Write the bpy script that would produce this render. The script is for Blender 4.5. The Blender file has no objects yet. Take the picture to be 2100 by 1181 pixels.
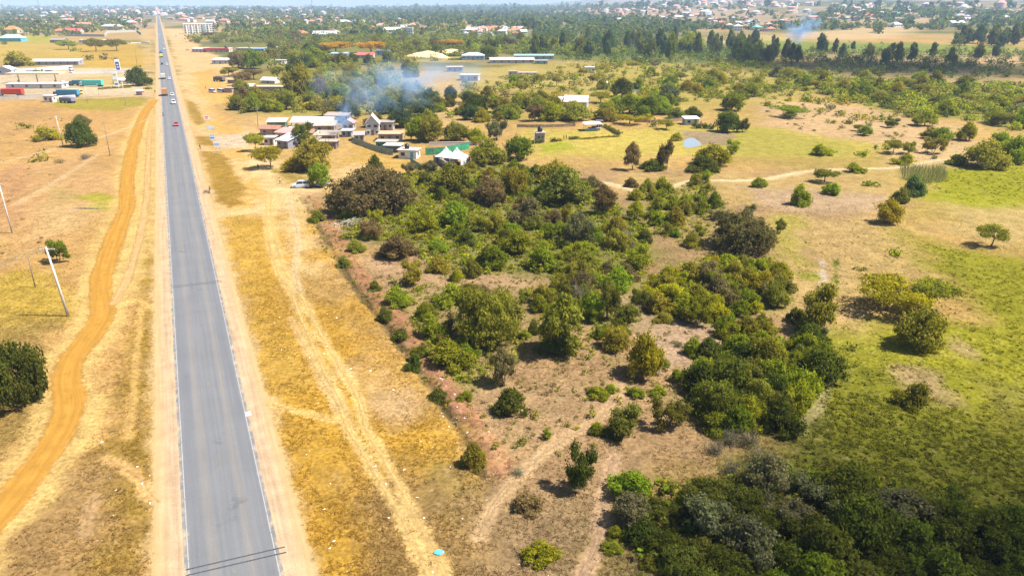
import bpy, math, random
import numpy as np
from mathutils import Vector, Matrix

sc = bpy.context.scene
COL = sc.collection
R = math.radians
PI = math.pi

# ---------------------------------------------------------------- camera
CAM_H = 45.0
F = 1400.0                     # focal length in pixels of the 2100 px wide photograph
PITCH = math.atan(582.5 / F)
cam_d = bpy.data.cameras.new('camera')
cam = bpy.data.objects.new('camera', cam_d)
COL.objects.link(cam)
cam.location = (0, 0, CAM_H)
cam.rotation_euler = (PI / 2 - PITCH, 0, 0)
cam_d.sensor_width = 36.0
cam_d.lens = 24.0
cam_d.clip_start = 0.5
cam_d.clip_end = 60000
sc.camera = cam

# ---------------------------------------------------------------- sky, sun, exposure
SUN_EL, SUN_AZ = R(56), R(95)        # azimuth measured from +Y (view direction) towards +X
world = bpy.data.worlds.new('World')
sc.world = world
world.use_nodes = True
wn = world.node_tree
wn.nodes.clear()
w_out = wn.nodes.new('ShaderNodeOutputWorld')
w_bg = wn.nodes.new('ShaderNodeBackground')
w_sky = wn.nodes.new('ShaderNodeTexSky')
w_sky.sky_type = 'NISHITA'
w_sky.sun_disc = False
w_sky.sun_elevation = SUN_EL
w_sky.sun_rotation = SUN_AZ
w_sky.altitude = 1500
w_sky.air_density = 1.0
w_sky.dust_density = 2.5
w_bg.inputs['Strength'].default_value = 0.07
wn.links.new(w_sky.outputs[0], w_bg.inputs[0])
wn.links.new(w_bg.outputs[0], w_out.inputs[0])

sun_d = bpy.data.lights.new('sun', 'SUN')
sun_d.energy = 5.0
sun_d.angle = R(0.5)
sun_d.color = (1.0, 0.95, 0.86)
sun = bpy.data.objects.new('sun', sun_d)
COL.objects.link(sun)
sdir = Vector((math.sin(SUN_AZ) * math.cos(SUN_EL), math.cos(SUN_AZ) * math.cos(SUN_EL), math.sin(SUN_EL)))
sun.rotation_euler = sdir.to_track_quat('Z', 'Y').to_euler()
sun.location = (0, 0, 300)

sc.view_settings.view_transform = 'Standard'
sc.view_settings.look = 'None'
sc.view_settings.exposure = 1.32
sc.view_settings.gamma = 1.0
sc.view_settings.use_curve_mapping = False

sc.render.engine = 'CYCLES'
cy = sc.cycles
cy.max_bounces = 5
cy.diffuse_bounces = 2
cy.glossy_bounces = 2
cy.transmission_bounces = 2
cy.transparent_max_bounces = 10
cy.volume_bounces = 1
cy.use_denoising = True
cy.caustics_reflective = False
cy.caustics_refractive = False
cy.volume_step_rate = 1.0
cy.volume_max_steps = 128

# ---------------------------------------------------------------- noise + terrain
_rng = np.random.default_rng(5)
_LAT = _rng.random((8, 128, 128))

def vnoise(x, y, scale, seed=0):
    """smooth value noise 0..1, feature size = scale metres"""
    x = np.asarray(x, float) / scale + 17.3 * seed
    y = np.asarray(y, float) / scale - 9.1 * seed
    xi = np.floor(x).astype(int); yi = np.floor(y).astype(int)
    fx = x - xi; fy = y - yi
    fx = fx * fx * (3 - 2 * fx); fy = fy * fy * (3 - 2 * fy)
    L = _LAT[seed % 8]
    a = L[xi % 128, yi % 128]; b = L[(xi + 1) % 128, yi % 128]
    c = L[xi % 128, (yi + 1) % 128]; d = L[(xi + 1) % 128, (yi + 1) % 128]
    return (a * (1 - fx) + b * fx) * (1 - fy) + (c * (1 - fx) + d * fx) * fy

def fbm(x, y, scale, seed=0, oct=4):
    t = 0; a = 1; s = 0
    for k in range(oct):
        t = t + a * vnoise(x, y, scale / 2 ** k, seed + k); s += a; a *= 0.5
    return t / s

def sstep(a, b, v):
    t = np.clip((v - a) / (b - a), 0, 1)
    return t * t * (3 - 2 * t)

def far_height(x, y):
    """hills beyond the plain (zero near the camera and along the road)"""
    d = np.hypot(x, y)
    ang = x / np.maximum(y, 1.0)                     # tangent of the bearing
    side = sstep(-0.05, 0.45, ang)
    h = side * (-7 * np.exp(-((d - 900) / 260) ** 2) + 62 * sstep(1150, 4200, d) + 60 * sstep(4200, 8000, d))
    roll = fbm(x, y, 900, 2, 3) - 0.5
    h = h + side * roll * 58 * sstep(1200, 3000, d)
    ridge = sstep(-0.02, 0.25, ang) * sstep(5200, 9300, d) * (40 + 110 * fbm(x, y, 2600, 4, 3)) \
        + sstep(-0.2, 0.0, ang) * sstep(5000, 9000, d) * 26 * fbm(x, y, 1500, 6, 2)
    return np.where(y > 50, h + ridge, 0.0)

CT, ST = math.cos(PITCH), math.sin(PITCH)

def ray(px, py):
    u = (px - 1050.0) / F
    v = (590.5 - py) / F
    return np.array([u, CT + v * ST, -ST + v * CT])     # unnormalised, forward depth 1

def G(px, py, z=None):
    """the ground point seen at a photograph pixel"""
    d = ray(px, py)
    if z is not None:
        t = CAM_H / -d[2] if d[2] < 0 else 9000.0
        t = (CAM_H - z) / -d[2]
        return Vector((d[0] * t, d[1] * t, z))
    f = lambda t: CAM_H + d[2] * t - float(far_height(d[0] * t, d[1] * t))
    t0 = 20.0; t1 = t0
    while f(t1) > 0 and t1 < 9000:          # march outwards to the first crossing
        t0 = t1; t1 *= 1.03
    for _ in range(22):
        tm = (t0 + t1) / 2
        if f(tm) > 0: t0 = tm
        else: t1 = tm
    t = min(t1, 9000.0); x, y = d[0] * t, d[1] * t
    return Vector((x, y, float(far_height(x, y))))

def at_depth(px, py, depth):
    """the point seen at a pixel in the upright plane y = depth"""
    d = ray(px, py)
    t = depth / d[1]
    return Vector((d[0] * t, depth, CAM_H + d[2] * t))

def proj(p):
    x, y, z = p[0], p[1], p[2] - CAM_H
    zc = y * CT - z * ST
    return 1050 + F * x / zc, 590.5 - F * (y * ST + z * CT) / zc

# ---------------------------------------------------------------- helpers
def tag(o, label=None, cat=None, group=None, kind=None):
    if label: o['label'] = label
    if cat: o['category'] = cat
    if group: o['group'] = group
    if kind: o['kind'] = kind
    return o

def empty(name, loc, rz=0.0, label=None, cat=None, group=None):
    o = bpy.data.objects.new(name, None)
    COL.objects.link(o)
    o.empty_display_size = 0.3
    o.location = loc
    o.rotation_euler = (0, 0, rz)
    return tag(o, label, cat, group)

def link(name, me, parent=None, m=None):
    o = bpy.data.objects.new(name, me)
    COL.objects.link(o)
    if parent is not None: o.parent = parent
    if m is not None and not me.materials: me.materials.append(m)
    return o

def copy_tree(o, parent=None):
    c = o.copy(); COL.objects.link(c)
    if parent is not None: c.parent = parent
    for ch in list(o.children): copy_tree(ch, c)
    return c

class MB:
    """collects boxes, prisms and tubes into one mesh"""
    def __init__(s): s.v = []; s.f = []; s.mi = []; s.cur = 0
    def add(s, vs, fs):
        b = len(s.v); s.v += [tuple(p) for p in vs]
        s.f += [tuple(i + b for i in f) for f in fs]; s.mi += [s.cur] * len(fs); return s
    def box(s, c, d, rz=0.0, taper=1.0):
        x, y, z = d[0] / 2, d[1] / 2, d[2] / 2
        ca, sa = math.cos(rz), math.sin(rz); vs = []
        for k, (sx, sy, sz) in enumerate([(-1,-1,-1),(1,-1,-1),(1,1,-1),(-1,1,-1),(-1,-1,1),(1,-1,1),(1,1,1),(-1,1,1)]):
            t = taper if sz > 0 else 1.0
            px, py = sx * x * t, sy * y * t
            vs.append((c[0] + px * ca - py * sa, c[1] + px * sa + py * ca, c[2] + sz * z))
        return s.add(vs, [(3,2,1,0),(4,5,6,7),(0,1,5,4),(1,2,6,5),(2,3,7,6),(3,0,4,7)])
    def tube(s, pts, rad, n=6, cap=True):
        pts = [Vector(p) for p in pts]
        rad = rad if isinstance(rad, (list, tuple)) else [rad] * len(pts)
        rings = []
        for i, p in enumerate(pts):
            d = (pts[min(i + 1, len(pts) - 1)] - pts[max(i - 1, 0)])
            d = d.normalized() if d.length > 1e-9 else Vector((0, 0, 1))
            a = d.cross(Vector((0, 0, 1)))
            if a.length < 1e-3: a = Vector((1, 0, 0))
            a.normalize(); b = d.cross(a)
            rings.append([p + (a * math.cos(2 * PI * k / n) + b * math.sin(2 * PI * k / n)) * rad[i] for k in range(n)])
        vs = [q for r in rings for q in r]; fs = []
        for i in range(len(pts) - 1):
            for k in range(n):
                fs.append((i * n + k, i * n + (k + 1) % n, (i + 1) * n + (k + 1) % n, (i + 1) * n + k))
        if cap:
            fs.append(tuple(range(n - 1, -1, -1)))
            fs.append(tuple((len(pts) - 1) * n + k for k in range(n)))
        return s.add(vs, fs)
    def prism(s, poly, y0, y1):
        """poly in the x-z plane, extruded along y"""
        n = len(poly)
        vs = [(p[0], y0, p[1]) for p in poly] + [(p[0], y1, p[1]) for p in poly]
        fs = [tuple(range(n)), tuple(range(2 * n - 1, n - 1, -1))]
        for k in range(n): fs.append((k, k + n, (k + 1) % n + n, (k + 1) % n))
        return s.add(vs, fs)
    def loft(s, secs, closed_ends=True):
        """list of rings with equal vertex count"""
        n = len(secs[0]); vs = [p for r in secs for p in r]; fs = []
        for i in range(len(secs) - 1):
            for k in range(n):
                fs.append((i * n + k, i * n + (k + 1) % n, (i + 1) * n + (k + 1) % n, (i + 1) * n + k))
        if closed_ends:
            fs.append(tuple(range(n - 1, -1, -1))); fs.append(tuple((len(secs) - 1) * n + k for k in range(n)))
        return s.add(vs, fs)
    def mesh(s, name, mats, smooth=False):
        me = bpy.data.meshes.new(name)
        me.from_pydata(s.v, [], s.f)
        for m in (mats if isinstance(mats, (list, tuple)) else [mats]): me.materials.append(m)
        if any(s.mi): me.polygons.foreach_set('material_index', s.mi)
        import bmesh
        bm = bmesh.new(); bm.from_mesh(me); bmesh.ops.recalc_face_normals(bm, faces=bm.faces); bm.to_mesh(me); bm.free()
        if smooth: me.polygons.foreach_set('use_smooth', [True] * len(me.polygons))
        me.update(); return me
    def build(s, name, mats, parent=None, smooth=False, label=None):
        o = link(name, s.mesh(name, mats, smooth), parent)
        if label: o['label'] = label
        return o

def mesh_np(name, V, Fq, mats, col=None, attrs=None, smooth=False):
    """fast mesh from numpy: V (n,3), Fq (m,k)"""
    me = bpy.data.meshes.new(name)
    n, (m, k) = len(V), Fq.shape
    me.vertices.add(n); me.vertices.foreach_set('co', np.ascontiguousarray(V, np.float32).ravel())
    me.loops.add(m * k); me.loops.foreach_set('vertex_index', np.ascontiguousarray(Fq, np.int32).ravel())
    me.polygons.add(m)
    me.polygons.foreach_set('loop_start', np.arange(0, m * k, k, dtype=np.int32))
    me.polygons.foreach_set('loop_total', np.full(m, k, np.int32))
    if col is not None:
        a = me.attributes.new('col', 'FLOAT_COLOR', 'POINT')
        c4 = np.ones((n, 4), np.float32); c4[:, :3] = col
        a.data.foreach_set('color', c4.ravel())
    for nm, arr in (attrs or {}).items():
        a = me.attributes.new(nm, 'FLOAT', 'POINT'); a.data.foreach_set('value', np.ascontiguousarray(arr, np.float32))
    me.update(calc_edges=True)
    if smooth: me.polygons.foreach_set('use_smooth', np.ones(m, bool))
    for mt in (mats if isinstance(mats, (list, tuple)) else [mats]): me.materials.append(mt)
    me.validate()
    return me

# ---------------------------------------------------------------- materials
_M = {}
def nodes(name):
    m = bpy.data.materials.new(name); m.use_nodes = True
    nt = m.node_tree; nt.nodes.clear()
    out = nt.nodes.new('ShaderNodeOutputMaterial')
    return m, nt, out

def N(nt, typ, **kw):
    n = nt.nodes.new(typ)
    for k, v in kw.items():
        if k in n.inputs.keys() if isinstance(k, str) else False: n.inputs[k].default_value = v
        else: setattr(n, k, v)
    return n

def math_n(nt, op, a, b=None, clamp=False):
    n = nt.nodes.new('ShaderNodeMath'); n.operation = op; n.use_clamp = clamp
    for i, q in enumerate((a, b)):
        if q is None: continue
        if isinstance(q, (int, float)): n.inputs[i].default_value = q
        else: nt.links.new(q, n.inputs[i])
    return n.outputs[0]

def mapr(nt, v, a, b, c=0.0, d=1.0, smooth=True):
    n = nt.nodes.new('ShaderNodeMapRange')
    n.interpolation_type = 'SMOOTHSTEP' if smooth else 'LINEAR'
    nt.links.new(v, n.inputs[0])
    for i, q in zip((1, 2, 3, 4), (a, b, c, d)): n.inputs[i].default_value = q
    return n.outputs[0]

def noise_n(nt, scale, detail=4.0, vec=None, rough=0.55):
    n = nt.nodes.new('ShaderNodeTexNoise')
    n.inputs['Scale'].default_value = scale; n.inputs['Detail'].default_value = detail
    n.inputs['Roughness'].default_value = rough
    if vec is not None: nt.links.new(vec, n.inputs['Vector'])
    return n.outputs['Fac']

def mixc(nt, f, a, b, mode='MIX'):
    n = nt.nodes.new('ShaderNodeMix'); n.data_type = 'RGBA'; n.blend_type = mode
    if isinstance(f, (int, float)): n.inputs[0].default_value = f
    else: nt.links.new(f, n.inputs[0])
    for i, q in ((6, a), (7, b)):
        if isinstance(q, tuple): n.inputs[i].default_value = (*q[:3], 1)
        else: nt.links.new(q, n.inputs[i])
    return n.outputs[2]

def grey(nt, v):
    n = nt.nodes.new('ShaderNodeCombineColor')
    for i in range(3): nt.links.new(v, n.inputs[i])
    return n.outputs[0]

def mat(name, color, rough=0.8, var=0.25, scale=1.5, metal=0.0, bump=0.0, dirt=None, spec=None):
    """a plain surface with procedural mottling"""
    key = (name, tuple(color))
    if key in _M: return _M[key]
    m, nt, out = nodes(name)
    b = nt.nodes.new('ShaderNodeBsdfPrincipled')
    b.inputs['Roughness'].default_value = rough; b.inputs['Metallic'].default_value = metal
    if spec is not None: b.inputs['Specular IOR Level'].default_value = spec
    tc = nt.nodes.new('ShaderNodeTexCoord')
    f = noise_n(nt, scale, 5, tc.outputs['Object'])
    lo = tuple(c * (1 - var) for c in color); hi = tuple(min(1, c * (1 + var)) for c in color)
    c = mixc(nt, mapr(nt, f, 0.3, 0.7), lo, hi)
    if dirt is not None:
        f2 = noise_n(nt, scale * 0.6, 6, tc.outputs['Object'], 0.65)
        c = mixc(nt, mapr(nt, f2, 0.5, 0.72), c, tuple(dirt))
    nt.links.new(c, b.inputs['Base Color'])
    if bump:
        bp = nt.nodes.new('ShaderNodeBump'); bp.inputs['Strength'].default_value = bump; bp.inputs['Distance'].default_value = 0.05
        nt.links.new(f, bp.inputs['Height']); nt.links.new(bp.outputs[0], b.inputs['Normal'])
    nt.links.new(b.outputs[0], out.inputs[0])
    _M[key] = m
    return m

def leaf_material(name, from_object, trans=0.48):
    m, nt, out = nodes(name)
    v = nt.nodes.new('ShaderNodeAttribute')
    if from_object:
        oi = nt.nodes.new('ShaderNodeObjectInfo')
        v.attribute_name = 'v'
        base = oi.outputs['Color']
        k = math_n(nt, 'ADD', math_n(nt, 'MULTIPLY', v.outputs['Fac'], 1.2), 0.4)
        base = mixc(nt, 1.0, base, grey(nt, k), 'MULTIPLY')
        # some leaves drier, some fresher
        dry = mapr(nt, v.outputs['Fac'], 0.72, 1.0)
        base = mixc(nt, math_n(nt, 'MULTIPLY', dry, 0.45), base, (0.30, 0.24, 0.075))
    else:
        v.attribute_name = 'col'; base = v.outputs['Color']
    d = nt.nodes.new('ShaderNodeBsdfDiffuse'); t = nt.nodes.new('ShaderNodeBsdfTranslucent')
    nt.links.new(base, d.inputs[0])
    tcx = mixc(nt, 1.0, base, (1.25, 1.35, 0.55), 'MULTIPLY')
    nt.links.new(tcx, t.inputs[0])
    mx = nt.nodes.new('ShaderNodeMixShader'); mx.inputs[0].default_value = trans
    nt.links.new(d.outputs[0], mx.inputs[1]); nt.links.new(t.outputs[0], mx.inputs[2])
    nt.links.new(mx.outputs[0], out.inputs[0])
    return m

M_LEAF = leaf_material('leaf', True)
M_LEAFC = leaf_material('leaf_clump', False, 0.45)
M_BLADE = leaf_material('grass_blade', False, 0.5)
M_BARK = mat('bark', (0.13, 0.10, 0.075), 0.9, 0.35, 4.0, bump=0.4)
# ================================================================ GROUND AND ROADS
SAND = (.40, .265, .145); PALE = (.47, .35, .21); ORANGE = (.345, .180, .034); DRY = (.36, .205, .030)
BROWN = (.25, .158, .078); RED = (.235, .09, .042); PAST = (.165, .165, .02); LIME = (.25, .225, .022)
OLG = (.20, .165, .03); TAN = (.37, .23, .085); DKG = (.085, .09, .016); WOOD = (.07, .08, .026)
FIELD = (.36, .212, .075); MUD = (.12, .09, .055)

def catmull(pts, step):
    P = [Vector((p[0], p[1])) for p in pts]
    P = [P[0] * 2 - P[1]] + P + [P[-1] * 2 - P[-2]]
    out = []
    for i in range(1, len(P) - 2):
        n = max(2, int((P[i + 1] - P[i]).length / step))
        for k in range(n):
            t = k / n
            a, b, c, d = P[i - 1], P[i], P[i + 1], P[i + 2]
            out.append(0.5 * ((2 * b) + (c - a) * t + (2 * a - 5 * b + 4 * c - d) * t * t + (3 * b - a - 3 * c + d) * t ** 3))
    out.append(P[-2])
    return np.array([(p.x, p.y) for p in out])

def px_line(px, step=1.5):
    return catmull([G(a, b) for a, b in px], step)

def line_dist(pts, X, Y):
    best = np.full(X.shape, 1e9)
    for a, b in zip(pts[:-1], pts[1:]):
        d = b - a; L = max(d @ d, 1e-9)
        t = np.clip(((X - a[0]) * d[0] + (Y - a[1]) * d[1]) / L, 0, 1)
        best = np.minimum(best, np.hypot(X - a[0] - t * d[0], Y - a[1] - t * d[1]))
    return best

def poly_sd(poly, X, Y):
    """signed distance, positive inside"""
    ins = np.zeros(X.shape, bool); n = len(poly)
    for i in range(n):
        a, b = poly[i], poly[(i + 1) % n]
        c = ((a[1] > Y) != (b[1] > Y))
        xx = (b[0] - a[0]) * (Y - a[1]) / (b[1] - a[1] + 1e-12) + a[0]
        ins ^= c & (X < xx)
    d = line_dist(np.vstack([poly, poly[:1]]), X, Y)
    return np.where(ins, d, -d)

# ---- the road: straight, two lanes
RA, RB = G(481.5, 1181), G(360.5, 300)
rdir = (RB - RA).to_2d().normalized(); rnor = Vector((rdir.y, -rdir.x))       # rnor points to the right
ROAD_HW = 3.85
def road_pt(s, off=0.0, z=0.0):
    """s metres along the road from its nearest visible point, off metres to the right"""
    p = RA.to_2d() + rdir * s + rnor * off
    return Vector((p.x, p.y, z))
def road_s(px, py):
    g = G(px, py); d = g.to_2d() - RA.to_2d()
    return d @ rdir, d @ rnor
road_line = np.array([road_pt(-60)[:2], road_pt(3200)[:2]])

# ---- unpaved tracks and paths: pixel polylines on the photograph projected to the ground
TRACKS = {   # name: (pixels, half width m, colour, edge softness, label)
 'dirt_track': ([(-150,1240),(-60,1120),(30,1020),(95,930),(132,870),(143,825),(136,780),(148,735),(186,685),(210,645),(206,595),(216,540),(236,485),(258,425),(263,360),(275,290),(297,232),(318,205)], 2.5, ORANGE, .85),
 'side_track': ([(232,625),(262,570),(286,490),(299,420),(303,350),(306,285),(312,235)], 1.1, (.38,.235,.10), .55),
}
RUTS = [([(915,1181),(880,1115),(840,1035),(790,945),(752,880),(735,815),(690,740),(650,670),(615,600),(583,550),(566,500),(557,440),(556,400)], 0.45, (.43,.29,.11)),
        ([(880,1181),(845,1105),(805,1030),(752,940),(715,880),(690,815),(655,740),(625,670),(597,600),(570,555),(552,500),(547,440),(548,405)], 0.45, (.43,.29,.11)),
        ([(612,600),(605,540),(612,490),(598,430),(590,395)], .35, (.42,.30,.16)),
        ([(700,840),(655,770),(615,690),(598,650)], .3, (.42,.28,.12))]
PATHS = [([(1272,790),(1245,840),(1190,882),(1140,910),(1085,955),(1040,1000),(1005,1050),(985,1100)], .5, (.36,.24,.125)),
         ([(1262,935),(1246,985),(1236,1035),(1230,1090),(1212,1140),(1190,1181)], .5, (.33,.215,.125)),
         ([(1690,725),(1692,775),(1684,820),(1660,855),(1636,885)], .35, (.25,.21,.09)),
         ([(1240,375),(1330,395),(1420,372),(1500,372),(1570,368),(1660,352),(1760,347),(1840,345),(1925,330),(1990,328)], 1.3, (.45,.33,.18)),
         ([(220,940),(262,962),(295,990),(312,1015),(330,1030)], .35, (.42,.26,.10)),
         ([(262,900),(272,810),(283,700),(292,620)], .22, (.38,.24,.08)),
         ([(270,615),(300,625),(322,634)], .3, (.42,.27,.09)),
         ([(545,830),(600,840),(680,862)], .3, (.42,.28,.10)),
         ([(1545,640),(1580,600),(1600,570)], .4, (.38,.25,.13)),
         ([(175,1090),(182,1050),(190,1020)], .3, (.30,.19,.09)),
         ([(0,335),(90,312),(180,290),(270,260),(310,240)], .6, (.44,.31,.16)),
         ([(0,205),(150,203),(230,200),(300,197)], 1.4, (.44,.32,.17)),
         ([(30,420),(90,388),(150,350),(200,318)], .5, (.43,.30,.15))]
trk_np = {k: px_line(v[0]) for k, v in TRACKS.items()}
rut_np = [px_line(p) for p, _, _ in RUTS]
path_np = [px_line(p) for p, _, _ in PATHS]
DITCH = [(612,395),(640,440),(675,505),(700,545),(728,590),(760,632),(800,680),(838,735),(872,780),(905,826),(935,872),(955,905),(975,950),(990,975)]
SPOIL = [(632,395),(668,450),(700,505),(728,550),(762,598),(805,645),(850,700),(893,765),(945,835),(985,885),(1010,930),(1025,955)]
ditch_np = px_line(DITCH); spoil_np = px_line(SPOIL)

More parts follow.
